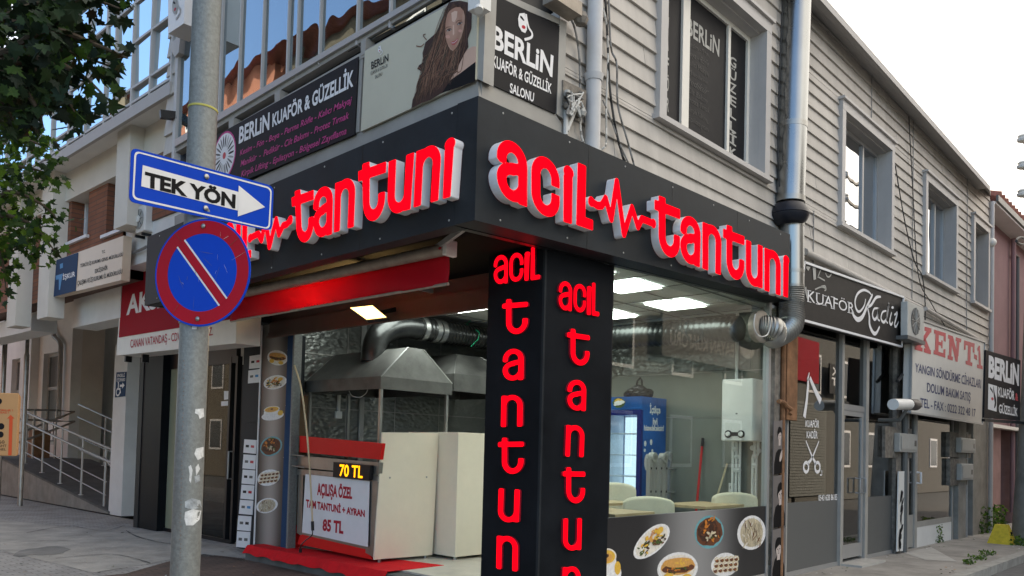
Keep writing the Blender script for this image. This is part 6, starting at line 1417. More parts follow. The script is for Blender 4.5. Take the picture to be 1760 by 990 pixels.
# salon room behind the glass
m_ = MB(); m_.box((xr+.3, YS+2.4, 0), (X4+.1, YS+2.5, 3.5), 'film_grey'); m_.box((xr+.3, YS+.1, -.02), (X4+.1, YS+2.4, .03), 'concrete_dark'); m_.box((xr+.3, YS+.1, 3.4), (X4+.1, YS+2.4, 3.5), 'concrete_dark'); m_.box((X4+.02, YS+.1, 0), (X4+.12, YS+2.4, 3.5), 'film_grey'); m_.build('salon_room', sl)
ks = thing('salon_sign', 'black salon sign board in a thin white frame with white script name Kadir', 'sign', PY(1460, 570, 4.42))
YKS = 4.40; kq = [PY(*p, YKS) for p in ((1381, 451), (1552, 511), (1549, 596), (1373, 549))]
m_ = MB(); m_.prism(kq, V(0, .14, 0), 'print_dark'); m_.build('board', ks)
m_ = MB()
for i in range(4): m_.bar(kq[i]+V(0, -.004, 0), kq[(i+1) % 4]+V(0, -.004, 0), .03, .035, 'print_white', (0, 1, 0))
m_.build('frame', ks)
K7 = lambda pts: [PY(1370+x/5.82, 440+y/5.82, YKS-.006) for x, y in pts]
m_ = MB(); m_.text('KUAFÖR', K7([(106, 338), (572, 478), (572, 575), (104, 452)]), 'print_white')
for x, y0, y1 in ((108, 340, 452), (195, 366, 476), (262, 392, 488), (345, 405, 520), (512, 458, 562)):                                    # small serifs
    for y in (y0, y1): m_.poly(K7([(x-8, y-3), (x+34, y+8), (x+34, y+14), (x-8, y+4)]), 'print_white')
for pts, w in (([(686, 430), (670, 500), (625, 556), (592, 530), (580, 450), (608, 375), (665, 340), (718, 360), (745, 392)], .030), ([(756, 384), (700, 505), (655, 605), (610, 636), (572, 605), (548, 556)], .05), ([(838, 408), (790, 416), (742, 488), (700, 512)], .035), ([(704, 512), (722, 600), (726, 690), (760, 766), (792, 770), (826, 706)], .045),
               ([(808, 522), (770, 530), (754, 590), (774, 636), (802, 602), (816, 520), (806, 622), (828, 648)], .032), ([(892, 548), (855, 562), (840, 622), (864, 662), (894, 622), (920, 472), (892, 632), (908, 672)], .032), ([(946, 562), (926, 652), (940, 686), (958, 660)], .032), ([(972, 588), (984, 582), (1002, 572), (976, 680), (990, 706), (1016, 655)], .032)):
    p = K7(catmull(pts, 7)); n = len(p); ribbon(m_, p, [1.35*w*(.6+.5*math.sin(math.pi*i/(n-1))) for i in range(n)], n3, 'print_white')
m_.poly(K7([(955+12*math.cos(k*.7), 515+14*math.sin(k*.7)) for k in range(9)]), 'print_white'); m_.build('white_lettering', ks)
m_ = MB()
for pts in ([(92, 100), (135, 108), (112, 150), (92, 120)], [(155, 112), (186, 118), (190, 232), (165, 240)], [(72, 316), (92, 306), (108, 440), (96, 420)]): m_.poly(K7(pts), 'plastic_grey')
for pts in ([(236, 138), (205, 218)], [(205, 206), (278, 246)], [(285, 170), (300, 205), (325, 206), (345, 175)], [(180, 335), (240, 310), (285, 322)], [(240, 305), (280, 300), (290, 335), (275, 345)]): ribbon(m_, K7(catmull(pts, 4)), [.02]*(4*(len(pts)-1)+1), n3, 'plastic_grey')
m_.build('barber_tool_print', ks)
# ------------------------------------------------------------------ fire extinguisher shop
a2 = thing('air_conditioner', 'grey air conditioner outdoor unit between the two shop signs', 'air conditioner', PY(1565, 590, 4.2))
YAC = 4.24; xa = PY(1560, 550, YAC).x; xb_ = PY(1588, 550, YAC).x; z0, z1 = PY(1562, 577, YAC).z, PY(1562, 518, YAC).z
m_ = MB(); m_.box((xa, YAC, z0), (xb_, YAC+.11, z1), 'sticker_ac'); m_.build('casing', a2, bevel=.012)
cc_ = V((xa+xb_)/2-.03, YAC-.004, (z0+z1)/2); R_ = (z1-z0)*.40; m_ = MB(); m_.lathe(cc_, (0, -1, 0), [(0, R_), (.006, R_)], 'film_grey', 24)
for k in range(6): m_.lathe(cc_+V(0, -.008, 0), (0, -1, 0), [(0, R_*(k+1)/6.5), (.003, R_*(k+1)/6.5)], 'film_grey' if k % 2 else 'plastic_grey', 20) if False else m_.bar(cc_+V(-R_*math.cos(k*.524), -.01, -R_*math.sin(k*.524)), cc_+V(R_*math.cos(k*.524), -.01, R_*math.sin(k*.524)), .008, .008, 'plastic_grey')
m_.build('fan_grille', a2)
m_ = MB(); m_.box((xa-.05, YAC-.02, z0-.06), (xb_+.02, 4.5, z0-.002), 'film_grey'); m_.build('bracket', a2)
m_ = MB(); m_.tube([PY(*p, 4.5) for p in catmull([(1553, 598), (1557, 615), (1556, 635), (1548, 648), (1542, 655)], 4)], .03, 'cable_dark', 8); tag(m_.build('wall_cable', None, True), 'thick dark hose curving below the grey air conditioner', 'cable')
YKT = 4.36
kt = thing('fire_shop_sign', 'large white shop sign with red slab letters and navy phone number', 'sign', PY(1630, 718, YKT))
tq_ = [PY(*p, YKT) for p in ((1568, 545), (1692, 588), (1688, 729), (1564, 709))]
m_ = MB(); m_.prism(tq_, V(0, .12, 0), 'kent_white'); m_.build('board', kt)
m_ = MB()
for i in range(4): m_.bar(tq_[i]+V(0, -.002, 0), tq_[(i+1) % 4]+V(0, -.002, 0), .03, .035, 'alu', (0, 1, 0))
m_.build('frame', kt)
N8 = lambda pts, k=0: [PY(1540+x/4.95, 540+y/4.95, YKT-.003-.0006*k) for x, y in pts]
SLAB = {'K': [[(0, 0), (.48, 0), (.48, .16), (0, .16)], [(0, .84), (.48, .84), (.48, 1), (0, 1)], [(.12, .16), (.37, .16), (.37, .84), (.12, .84)], [(.37, .42), (.70, .84), (.95, .84), (.37, .18)], [(.45, .42), (.62, .60), (.95, .16), (.66, .16)], [(.55, 0), (1, 0), (1, .16), (.55, .16)], [(.58, .84), (1, .84), (1, 1), (.58, 1)]],
        'E': [[(0, 0), (1, 0), (1, .16), (0, .16)], [(0, .84), (1, .84), (1, 1), (0, 1)], [(.12, .16), (.40, .16), (.40, .84), (.12, .84)], [(.82, .16), (1, .16), (1, .36), (.82, .32)], [(.82, .84), (1, .84), (1, .64), (.82, .68)], [(.40, .43), (.62, .43), (.62, .57), (.40, .57)], [(.62, .34), (.74, .34), (.74, .66), (.62, .66)]],
        'N': [[(0, 0), (.42, 0), (.42, .16), (0, .16)], [(0, .84), (.34, .84), (.34, 1), (0, 1)], [(.10, .16), (.30, .16), (.30, .84), (.10, .84)], [(.30, 1), (.36, 1), (.84, .25), (.84, 0), (.66, 0), (.30, .62)], [(.66, .25), (.88, .25), (.88, .84), (.66, .84)], [(.58, .84), (1, .84), (1, 1), (.58, 1)]],
        'T': [[(0, .82), (1, .82), (1, 1), (0, 1)], [(0, .58), (.16, .62), (.16, .82), (0, .82)], [(.84, .62), (1, .58), (1, .82), (.84, .82)], [(.36, .16), (.64, .16), (.64, .82), (.36, .82)], [(.18, 0), (.82, 0), (.82, .16), (.18, .16)]],
        '-': [[(0, .38), (1, .38), (1, .58), (0, .58)]],
        '1': [[(0, 0), (1, 0), (1, .16), (0, .16)], [(.32, .16), (.72, .16), (.72, 1), (.45, 1), (.1, .86), (.1, .72), (.32, .78)]]}
m_ = MB()
for ch_, q in (('K', [(158, 82), (302, 122), (297, 342), (158, 300)]), ('E', [(325, 130), (424, 162), (420, 372), (320, 338)]), ('N', [(443, 174), (556, 210), (540, 412), (440, 382)]), ('T', [(580, 222), (670, 250), (664, 450), (576, 420)]), ('-', [(664, 258), (690, 266), (690, 470), (664, 448)]), ('1', [(688, 262), (726, 272), (738, 470), (690, 458)])):
    for pg in SLAB[ch_]: m_.poly([bil(N8(q), u, v) for u, v in pg], 'kent_red')
m_.build('red_letters', kt)
m_ = MB()
for s_, q in (('YANGIN SÖNDÜRME CİHAZLARI', [(165, 415), (725, 558), (722, 632), (162, 490)]), ('DOLUM BAKIM SATIŞ', [(266, 582), (636, 672), (634, 742), (264, 660)]), ('TEL - FAX : 0222 322 48 17', [(208, 712), (678, 808), (676, 874), (208, 790)])): m_.text(s_, N8(q, 1), 'print_navy', bold=.012)
m_.build('navy_lettering', kt)
fs = thing('fire_shop', 'narrow pale framed shop window and door with a low white base under the large sign', 'shop', PY(1600, 935, YS))
Xa, Xb2, Xc_, Xd_ = xx(1557), xx(1571), xx(1574), xx(1636); zt3 = zz_(1600, 715)
m_ = MB()
for a, b_ in ((Xa, Xa+.08), (Xb2-.04, Xc_), (Xd_-.06, Xd_)): m_.box((a, YS-.03, 0), (b_, YS+.05, zt3+.6), 'grey_frame')
zbs = zz_(1600, 893); m_.box((Xc_, YS-.02, zbs-.10), (Xd_-.06, YS+.04, zbs), 'grey_frame'); m_.build('frame', fs)
m_ = MB(); m_.box((Xc_, YS-.015, 0), (Xd_-.06, YS+.05, zbs-.101), 'render_white'); m_.build('base', fs)
m_ = MB(); m_.box((Xc_, YS, zbs), (Xd_-.06, YS+.008, zt3+.6), 'salon_glass'); m_.build('pane', fs)
zdk = zz_(1564, 885)
m_ = MB(); m_.box((Xa+.08, YS-.005, .03), (Xb2-.04, YS+.03, zdk-.06), 'grey_frame'); m_.box((Xa+.08, YS-.006, zdk-.06), (Xb2-.04, YS+.03, zdk), 'grey_frame'); d2 = m_.build('door', fs)
m_ = MB(); m_.box((Xa+.08, YS, zdk), (Xb2-.04, YS+.008, zt3+.6), 'salon_glass'); m_.build('door_pane', d2)
m_ = MB(); p0, p1 = zz_(1570, 812), zz_(1570, 830); m_.tube([V(Xb2+.06, YS-.03, p0), V(Xb2+.06, YS-.1, p0), V(Xb2+.06, YS-.1, p1), V(Xb2+.06, YS-.03, p1)], .02, 'print_white', 8); m_.build('handle', d2, True)
m_ = MB(); m_.box((X4+.4, YS+1.8, 0), (Xd_+.2, YS+1.9, 3.5), 'film_grey'); m_.box((X4+.14, YS+.1, -.02), (Xd_+.2, YS+1.8, .03), 'concrete_dark'); m_.box((X4+.14, YS+.1, 3.4), (Xd_+.2, YS+1.8, 3.5), 'concrete_dark'); m_.box((Xd_+.05, YS+.1, 0), (Xd_+.15, YS+1.8, 3.5), 'film_grey'); m_.build('shop_room', fs)
# dark pier between shops with its torn sticker strip, pipes and meter box
m_ = MB(); a, b_ = xx(1540, 800, 4.60), xx(1553, 800, 4.60); m_.box((a, 4.60, 0), (b_, 4.75, 3.6), 'old_wood'); m_.tube([V(b_-.1, 4.55, 0), V(b_-.1, 4.55, 3.5)], .05, 'film_grey', 10); tag(m_.build('shop_pier'), 'dark weathered pier with a pipe between the two small shops', 'pier')
m_ = MB(); q = [PY(*p, 4.54) for p in ((1545, 810), (1557, 810), (1552, 947), (1542, 948))]; m_.prism(q, V(0, .02, 0), 'plastic_white'); 
random.seed(9)
for k in range(14): m_.ell(q, random.uniform(.3, .7), random.uniform(.05, .95), random.uniform(.1, .25), random.uniform(.03, .07), 'sign_black', (0, -.0006*(k+1), 0), 8, random.random(), .4)
tag(m_.build('sticker_strip'), 'torn black and white sticker strip on the lower part of the pier', 'sticker')
def meter(name, label, quad, Y, dy):
    r = thing(name, label, 'meter box', PY(*quad[3], Y)); q = [PY(*p, Y) for p in quad]
    m_ = MB(); lo = V(q[0].x, Y, q[3].z); hi = V(q[1].x, Y+dy, q[0].z); m_.box(lo, hi, 'plastic_grey'); m_.build('cabinet', r, bevel=.015)
    m_ = MB(); m_.box((lo.x-.42, Y+dy+.001, lo.z-.1), (hi.x+.02, 4.655, hi.z+.1), 'old_wood'); m_.build('reflection_cover', r)  # added board covering the box's mirror image in the pane
    m_ = MB(); m_.box((lo.x+.05, Y-.012, lo.z+.05), (hi.x-.05, Y-.002, hi.z-.05), 'plastic_grey'); m_.box((hi.x-.2, Y-.016, (lo.z+hi.z)/2-.05), (hi.x-.1, Y-.013, (lo.z+hi.z)/2+.05), 'black_paint'); m_.build('door', r)
meter('meter_box', 'grey electricity meter box on the dark pier under the white security camera', [(1547, 744), (1577, 746), (1577, 778), (1547, 777)], 4.50, .10)
meter('meter_box', 'upper grey meter box on the pier right of the fire shop', [(1652, 752), (1677, 754), (1677, 779), (1652, 778)], 4.48, .10)
meter('meter_box', 'lower grey meter box below another one, over the narrow dark doorway', [(1653, 797), (1673, 798), (1673, 826), (1653, 826)], 4.48, .10)
cv = thing('security_camera', 'white bullet security camera with black front pointing right in front of the sign', 'camera', PY(1545, 697, 4.1))
m_ = MB(); a, b_ = PY(1535, 695, 4.1), PY(1562, 695, 4.1); m_.tube([a, b_], .085, 'plastic_white', 16); m_.build('housing', cv, True)
m_ = MB(); c = PY(1577, 696, 4.1); m_.tube([b_, b_+(c-b_)*.8, c], [.09, .09, .07], 'black_paint', 16); m_.build('hood', cv, True)
m_ = MB(); m_.tube([b_+V(-.1, 0, -.08), b_+V(-.1, .1, -.25), b_+V(-.1, .42, -.25)], .03, 'film_grey', 8); m_.build('mount', cv, True)
m_ = MB(); a, b_ = xx(1640, 830), xx(1653, 830); m_.box((a, 4.58, 0), (b_, 4.8, 3.3), 'concrete'); tag(m_.build('wall_pier'), 'peeling concrete pier at the end of the fire shop', 'pier')
q = [PY(*p, 4.57) for p in ((1642, 790), (1652, 788), (1650, 848), (1641, 852))]
m_ = MB(); m_.prism(q, V(0, .006, 0), 'render_rose') if False else m_.box((b_+.02, 4.9, 0), (xx(1667, 830), 5.0, 3.2), 'dark_void'); m_.tube([V(b_+.12, 4.62, 0), V(b_+.12, 4.62, 2.2)], .05, 'plastic_grey', 10); m_.box((xx(1667, 830), 4.6, 0), (XE+.05, 4.75, 3.66), 'concrete'); tag(m_.build('doorway_wall'), 'narrow dark doorway beside a grey wall at the end of the building', 'doorway')

# projecting salon sign
YBS = 3.50
bs = thing('projecting_salon_sign', 'black salon sign on an iron bracket beside the concrete pole', 'sign', PY(1720, 720, YBS))
bq = [PY(*p, YBS) for p in ((1694.5, 601.5), (1754, 619), (1753, 723), (1691.5, 718))]
m_ = MB(); m_.prism(bq, V(0, .03, 0), 'banner_black'); m_.build('board', bs)
S8 = lambda pts: [PY(1540+x/4.95, 540+y/4.95, YBS-.004) for x, y in pts]
m_ = MB(); m_.text('BERLiN', S8([(790, 348), (1048, 430), (1045, 612), (786, 538)]), 'print_white', bold=.05); m_.text('KUAFÖR', S8([(868, 618), (1010, 655), (1008, 732), (866, 700)]), 'print_white', bold=.03); m_.text('GÜZELLİK', S8([(876, 765), (1036, 800), (1034, 870), (875, 840)]), 'print_white', bold=.03); m_.build('white_lettering', bs)
m_ = MB(); m_.text('&', S8([(1014, 668), (1040, 674), (1040, 740), (1014, 733)]), 'kent_red', bold=.05); m_.build('red_ampersand', bs)
m_ = MB(); fq = S8([(786, 590), (860, 612), (856, 830), (782, 808)]); m_.poly(fq, 'print_white')
B_ = lambda u, v: bil(fq, u, v)+V(0, -.001, 0); ribbon(m_, [B_(*p) for p in catmull([(.2, .85), (.45, .75), (.5, .68)], 4)], [.04]*9, n3, 'sign_black'); ribbon(m_, [B_(*p) for p in catmull([(.55, .95), (.7, .6), (.85, .35), (.7, .12)], 4)], [.02, .03, .05, .07, .09, .11, .12, .12, .12, .1, .08, .05, .02], n3, 'sign_black'); m_.ell(fq, .48, .45, .14, .06, 'kent_red', (0, -.001, 0)); m_.build('face_logo', bs)
m_ = MB(); a, b_ = PY(1690, 722, YBS+.06), PY(1748, 726, YBS+.06); m_.bar(a, b_, .05, .05, 'black_paint'); m_.bar(V(b_.x-.1, b_.y, b_.z), V(b_.x+.9, b_.y-.1, b_.z), .05, .05, 'black_paint'); m_.build('bracket', bs)

# ------------------------------------------------------------------ street pole with the two traffic signs
def at_depth(x, y, d): return EYE + ray(x, y)*d
def PP(x, y, p0, n):
    d = ray(x, y); return EYE + d*((p0-EYE).dot(n)/d.dot(n))
pc = at_depth(337, 495, 4.72); RP = 24.0/1403*4.72
pole = thing('street_pole', 'grey galvanised street pole with torn sticker scraps carrying two traffic signs', 'pole', (pc.x, pc.y, 0))
lean = V(0, 0, 0)
m_ = MB(); m_.tube([V(pc.x, pc.y, z) for z in (0, 2, 4, 8)], [RP*1.0, RP*1.0, RP*.99, RP*.95], 'galvanised', 40); m_.lathe(V(pc.x, pc.y, .0), (0, 0, 1), [(0, RP*2), (.02, RP*2)], 'galvanised', 24); m_.build('post', pole, True)
def on_pole(x, y, ext=.0015):
    d = ray(x, y); dx, dy = d.x, d.y; ox, oy = EYE.x-pc.x, EYE.y-pc.y; R_ = RP*1.0+ext
    A = dx*dx+dy*dy; B = 2*(ox*dx+oy*dy); C_ = ox*ox+oy*oy-R_*R_; D_ = B*B-4*A*C_
    t = (-B-math.sqrt(max(D_, 0)))/(2*A); return EYE+d*t
def scrap(pts, m, ext=.0015):
    m_ = MB(); cx_ = sum(p[0] for p in pts)/len(pts); cy_ = sum(p[1] for p in pts)/len(pts); n = len(pts); c = on_pole(cx_, cy_, ext)
    ring = []
    for i in range(n):
        for k in range(3):
            t = k/3; ring.append((pts[i][0]*(1-t)+pts[(i+1) % n][0]*t, pts[i][1]*(1-t)+pts[(i+1) % n][1]*t))
    R_ = [on_pole(*p, ext) for p in ring]; M_ = [on_pole(p[0]*.5+cx_*.5, p[1]*.5+cy_*.5, ext) for p in ring]; L_ = len(R_)
    for i in range(L_): m_.poly([R_[i], R_[(i+1) % L_], M_[(i+1) % L_], M_[i]], m); m_.poly([M_[i], M_[(i+1) % L_], c], m)
    m_.build('sticker_scrap', pole)
mat('sticker_old', (0.62, 0.64, 0.64), 0.7, var=0.25, scale=40); mat('sticker_faded', (0.33, 0.36, 0.38), 0.7, var=0.45, scale=30)
for pts, mm in (([(336, 703), (350, 702), (351, 716), (343, 720), (341, 713), (335, 710)], 'sticker_old'), ([(337, 771), (350, 768), (350, 785), (340, 791), (334, 780)], 'sticker_old'), ([(324, 802), (328, 799), (331, 808), (328, 830), (325, 826), (326, 814)], 'sticker_old'),
                ([(336, 803), (341, 797), (344, 806), (337, 818)], 'sticker_old'), ([(334, 819), (343, 816), (344, 826), (336, 831)], 'sticker_faded'), ([(318, 862), (330, 856), (344, 860), (347, 872), (330, 876), (318, 872)], 'sticker_faded'), ([(318, 880), (332, 875), (346, 878), (343, 893), (332, 903), (320, 903), (317, 892)], 'sticker_old'), ([(330, 560), (338, 560), (338, 566), (330, 566)], 'sticker_old')): scrap(pts, mm)
m_ = MB(); random.seed(21)
for k in range(46):
    y = 620+k*7.5; x = 313+ (990-y)*.0008 if False else 316.5-(y-620)*.022+random.uniform(-1, 1)
    p = on_pole(x, y, .001); m_.ball(p, .0026, 'rust_wood', 6)
m_.build('rust_marks', pole)
m_ = MB(); zt = on_pole(349, 180).z; m_.lathe(V(pc.x, pc.y, zt), (0.05, 0, 1), [(-.006, RP*1.03), (0, RP*1.05), (.006, RP*1.03)], 'tie_yellow', 30); m_.build('yellow_tie', pole, True)
# one way sign
cor_ = [at_depth(226.7, 254, 4.30), at_depth(470, 320, 5.02), at_depth(466.7, 396.7, 5.02), at_depth(222.7, 346, 4.30)]
p0 = cor_[0]; n_ = (cor_[1]-cor_[0]).cross(cor_[3]-cor_[0]).normalized()
if n_.dot(EYE-p0) < 0: n_ = -n_
off = (p0-V(pc.x, pc.y, p0.z)).dot(n_)-(RP+.012)
p0 = p0 - n_*off
G7 = lambda pts, k=0: [PP(220+x/3, 240+y/3, p0+n_*(.0015*k), n_) for x, y in pts]
def rrect(c, r=.06, n=5):
    """rounded outline of a px quad (TL TR BR BL in crop px)"""
    out = []
    for i in range(4):
        a = c[i-1]; b_ = c[i]; d = c[(i+1) % 4]
        la = math.hypot(a[0]-b_[0], a[1]-b_[1]); ld = math.hypot(d[0]-b_[0], d[1]-b_[1])
        p_ = (b_[0]+(a[0]-b_[0])*r[0]/la if False else b_[0]+(a[0]-b_[0])/la*r, b_[1]+(a[1]-b_[1])/la*r); q_ = (b_[0]+(d[0]-b_[0])/ld*r, b_[1]+(d[1]-b_[1])/ld*r)
        for k in range(n+1):
            t = k/n; out.append(((1-t)**2*p_[0]+2*t*(1-t)*b_[0]+t*t*q_[0], (1-t)**2*p_[1]+2*t*(1-t)*b_[1]+t*t*q_[1]))
    return out
ow = thing('one_way_sign', 'blue rectangular one way sign reading TEK YÖN with a white arrow', 'traffic sign', sum(cor_, V(0, 0, 0))/4)
outer = rrect([(18, 40), (752, 240), (742, 472), (6, 320)], 34)
m_ = MB(); m_.prism(G7(outer), -n_*.006, 'blue_sign'); m_.build('plate', ow)
i1 = rrect([(34, 56), (742, 248), (732, 464), (22, 306)], 30); i2 = rrect([(43, 66), (735, 255), (724, 456), (31, 297)], 25)
m_ = MB(); a = G7(i1, 1); b_ = G7(i2, 1); L_ = len(a)
for i in range(L_): m_.poly([a[i], a[(i+1) % L_], b_[(i+1) % L_], b_[i]], 'sign_white')
m_.build('white_border', ow)
m_ = MB(); m_.poly(G7([(76, 131), (571, 270), (566, 366), (68, 240)], 1), 'sign_white'); m_.build('white_field', ow)
m_ = MB(); m_.poly(G7([(571, 236), (707, 348), (566, 396)], 2), 'sign_white'); m_.build('white_arrow', ow)
m_ = MB(); m_.text('TEK YÖN', G7([(88, 164), (556, 284), (553, 356), (86, 242)], 2), 'sign_black', bold=.045); m_.build('black_lettering', ow)
m_ = MB()
for p in ((404, 191), (400, 354)): m_.lathe(G7([p], 1)[0], n_, [(0, .016), (.006, .015), (.010, .008)], 'steel', 10)
m_.build('bolt', ow, True)
m_ = MB()
for p in ((404, 191), (400, 354)):
    z_ = G7([p])[0].z; m_.lathe(V(pc.x, pc.y, z_-.015), (0, 0, 1), [(0, RP+.006), (.03, RP+.006)], 'galvanised', 24)
m_.build('clamp', ow)
# no parking sign
dc = at_depth(346, 468, 4.60); e1 = Vector((RX.x, RX.y, 0)).normalized(); e1.rotate(Matrix.Rotation(RAD(-14), 3, 'Z')); e2 = V(0, 0, 1); nn = e1.cross(e2)
if nn.dot(EYE-dc) < 0: nn = -nn
off = (dc-V(pc.x, pc.y, dc.z)).dot(nn)-(RP+.014); dc = dc-nn*off
RD = 93.0/1403*4.62
nps = thing('no_parking_sign', 'round no parking sign, blue disc with red ring and red diagonal bar', 'traffic sign', dc-V(0, 0, RD))
def cpt(r, a, k=0): return dc+e1*(r*RD*math.cos(a))+e2*(r*RD*math.sin(a))+nn*(.0012*k)
def ringm(m_, r0, r1, m, k, n=72):
    for i in range(n):
        a, b_ = 2*math.pi*i/n, 2*math.pi*(i+1)/n; m_.poly([cpt(r1, a, k), cpt(r1, b_, k), cpt(r0, b_, k), cpt(r0, a, k)], m)
m_ = MB(); m_.prism([cpt(1, 2*math.pi*i/72) for i in range(72)], -nn*.006, 'blue_sign'); m_.build('plate', nps)
m_ = MB(); ringm(m_, .725, .965, 'sign_crimson', 1); m_.build('red_ring', nps)
def chord(m_, s0, s1, m, k, rr=.735, n=14):
    """band between two chords of the 45 degree diagonal"""
    d = V(1, -1).normalized() if False else None
    def q(t, s): ca = math.cos(RAD(-50)); sa = math.sin(RAD(-50)); return dc+(e1*(t*ca-s*sa)+e2*(t*sa+s*ca))*RD+nn*(.0012*k)
    t0, t1 = math.sqrt(rr*rr-s0*s0), math.sqrt(rr*rr-s1*s1); m_.poly([q(-t0, s0), q(t0, s0), q(t1, s1), q(-t1, s1)], m)
m_ = MB(); chord(m_, -.115, .115, 'sign_white', 1.2); m_.build('white_edge', nps)
m_ = MB(); chord(m_, -.082, .082, 'sign_crimson', 2, .75); m_.build('red_bar', nps)
m_ = MB(); random.seed(77)
for k in range(16):
    a = random.uniform(0, 6.28); r_ = random.uniform(.1, .93); c = cpt(r_, a, 3); d_ = (e1*random.uniform(-1, 1)+e2*random.uniform(-1, 1)).normalized()*random.uniform(.01, .05); ribbon(m_, [c-d_, c, c+d_], [.0005, random.uniform(.0008, .002), .0005], nn, random.choice(['plastic_grey', 'sign_white', 'film_grey']))
for a in (128, 40, -128): ribbon(m_, [cpt(.74, RAD(a), 3), cpt(.96, RAD(a), 3)], [.002, .002], nn, 'bark')
m_.build('scratch_marks', nps)
m_ = MB()
for a in (90, -93): p = cpt(.86, RAD(a), 2); m_.lathe(p, nn, [(0, .014), (.006, .013), (.010, .007)], 'steel', 10)
m_.build('bolt', nps, True)
m_ = MB()
for a in (90, -93): z_ = cpt(.86, RAD(a)).z; m_.lathe(V(pc.x, pc.y, z_-.015), (0, 0, 1), [(0, RP+.006), (.03, RP+.006)], 'galvanised', 24)
m_.build('clamp', nps)

# ------------------------------------------------------------------ cartons at the left edge
DB = 3.6
bxq = [at_depth(-95, 668, DB), at_depth(33, 676, DB), at_depth(30, 784, DB), at_depth(-98, 790, DB)]
bw_ = bxq[1]-bxq[0]; bw_.z = 0; _rd = ray(33, 700); bdir = Vector((_rd.x, _rd.y, 0)).normalized(); bdir.rotate(Matrix.Rotation(RAD(-1.5), 3, 'Z'))
zt, zb = bxq[1].z, bxq[2].z; A0 = V(bxq[1].x, bxq[1].y, 0); A1 = A0-bw_.normalized()*.34
crt = thing('carton', 'brown cardboard carton with red up arrow at the left edge of the photo', 'carton', (A0.x, A0.y, zb))
m_ = MB(); m_.prism([V(A1.x, A1.y, zt), V(A0.x, A0.y, zt), V(A0.x, A0.y, zb), V(A1.x, A1.y, zb)], bdir*.30, 'carton'); m_.build('body', crt, bevel=.003)
bn = bw_.cross(V(0, 0, 1)).normalized()
if bn.dot(EYE-A0) < 0: bn = -bn
C2 = lambda pts, k=1: [PP(x/4.125, 660+y/4.125, A0+bn*(.001*k), bn) for x, y in pts]
m_ = MB(); m_.poly(C2([(75, 218), (104, 246), (90, 244), (82, 505), (58, 505), (66, 244), (50, 246)]), 'print_orange'); m_.text('T KIRILIR !', C2([(-40, 178), (92, 180), (92, 194), (-40, 192)]), 'print_orange', bold=.02); m_.text('HASSAS !', C2([(-46, 196), (62, 197), (62, 209), (-46, 208)]), 'print_orange', bold=.02); m_.build('red_print', crt)
m_ = MB()
for cx_, cy_, r_ in ((-8, 122, 22), (8, 300, 23), (4, 358, 22)): m_.poly(C2([(cx_+r_*math.cos(i*.45), cy_+r_*math.sin(i*.45)) for i in range(14)]), 'sign_black')
for s_, q in (('60x60', [(-75, 400), (32, 400), (32, 422), (-75, 422)]), ('LIGHT', [(-40, 428), (46, 430), (46, 447), (-40, 446)]), ('PANEL', [(-40, 453), (42, 455), (42, 472), (-40, 471)])): m_.text(s_, C2(q), 'sign_black', bold=.0)
m_.build('black_print', crt)
S0 = A0-bw_.normalized()*.20; S1 = S0-bw_.normalized()*.5
m_ = MB(); m_.prism([V(S1.x, S1.y, zb-.002), V(S0.x, S0.y, zb-.002), V(S0.x, S0.y, 0), V(S1.x, S1.y, 0)], bdir*.30, 'carton'); tag(m_.build('tall_carton'), 'tall plain brown carton under the printed one, outside the left edge', 'carton')

# ------------------------------------------------------------------ trees
LEAF = [(0, 0), (.10, .16), (.34, .10), (.30, .24), (.50, .42), (.32, .46), (.30, .62), (.16, .58), (0, 1.0), (-.16, .58), (-.30, .62), (-.32, .46), (-.50, .42), (-.30, .24), (-.34, .10), (-.10, .16)]
def leaf(mb, p, size, m):
    d = V(random.gauss(0, .7), random.gauss(0, .7), random.uniform(-1.1, .25)).normalized(); s_ = d.cross(V(random.gauss(0, 1), random.gauss(0, 1), random.gauss(0, 1))).normalized(); n = d.cross(s_)
    b = len(mb.v); k = mb.mi(m); bend = random.uniform(-.3, .3)
    mb.v.append(p+d*(size*.45)+n*(size*.03))
    for x, y in LEAF: mb.v.append(p+s_*(x*size)+d*(y*size)+n*(size*(bend*y*y+.25*abs(x)*bend)))
    L_ = len(LEAF)
    for i in range(L_): mb.f.append((b, b+1+i, b+1+(i+1) % L_)); mb.m.append(k)
def inside(x, y, poly):
    r = False; n = len(poly)
    for i in range(n):
        x1, y1 = poly[i]; x2, y2 = poly[(i+1) % n]
        if (y1 > y) != (y2 > y) and x < (x2-x1)*(y-y1)/(y2-y1)+x1: r = not r
    return r
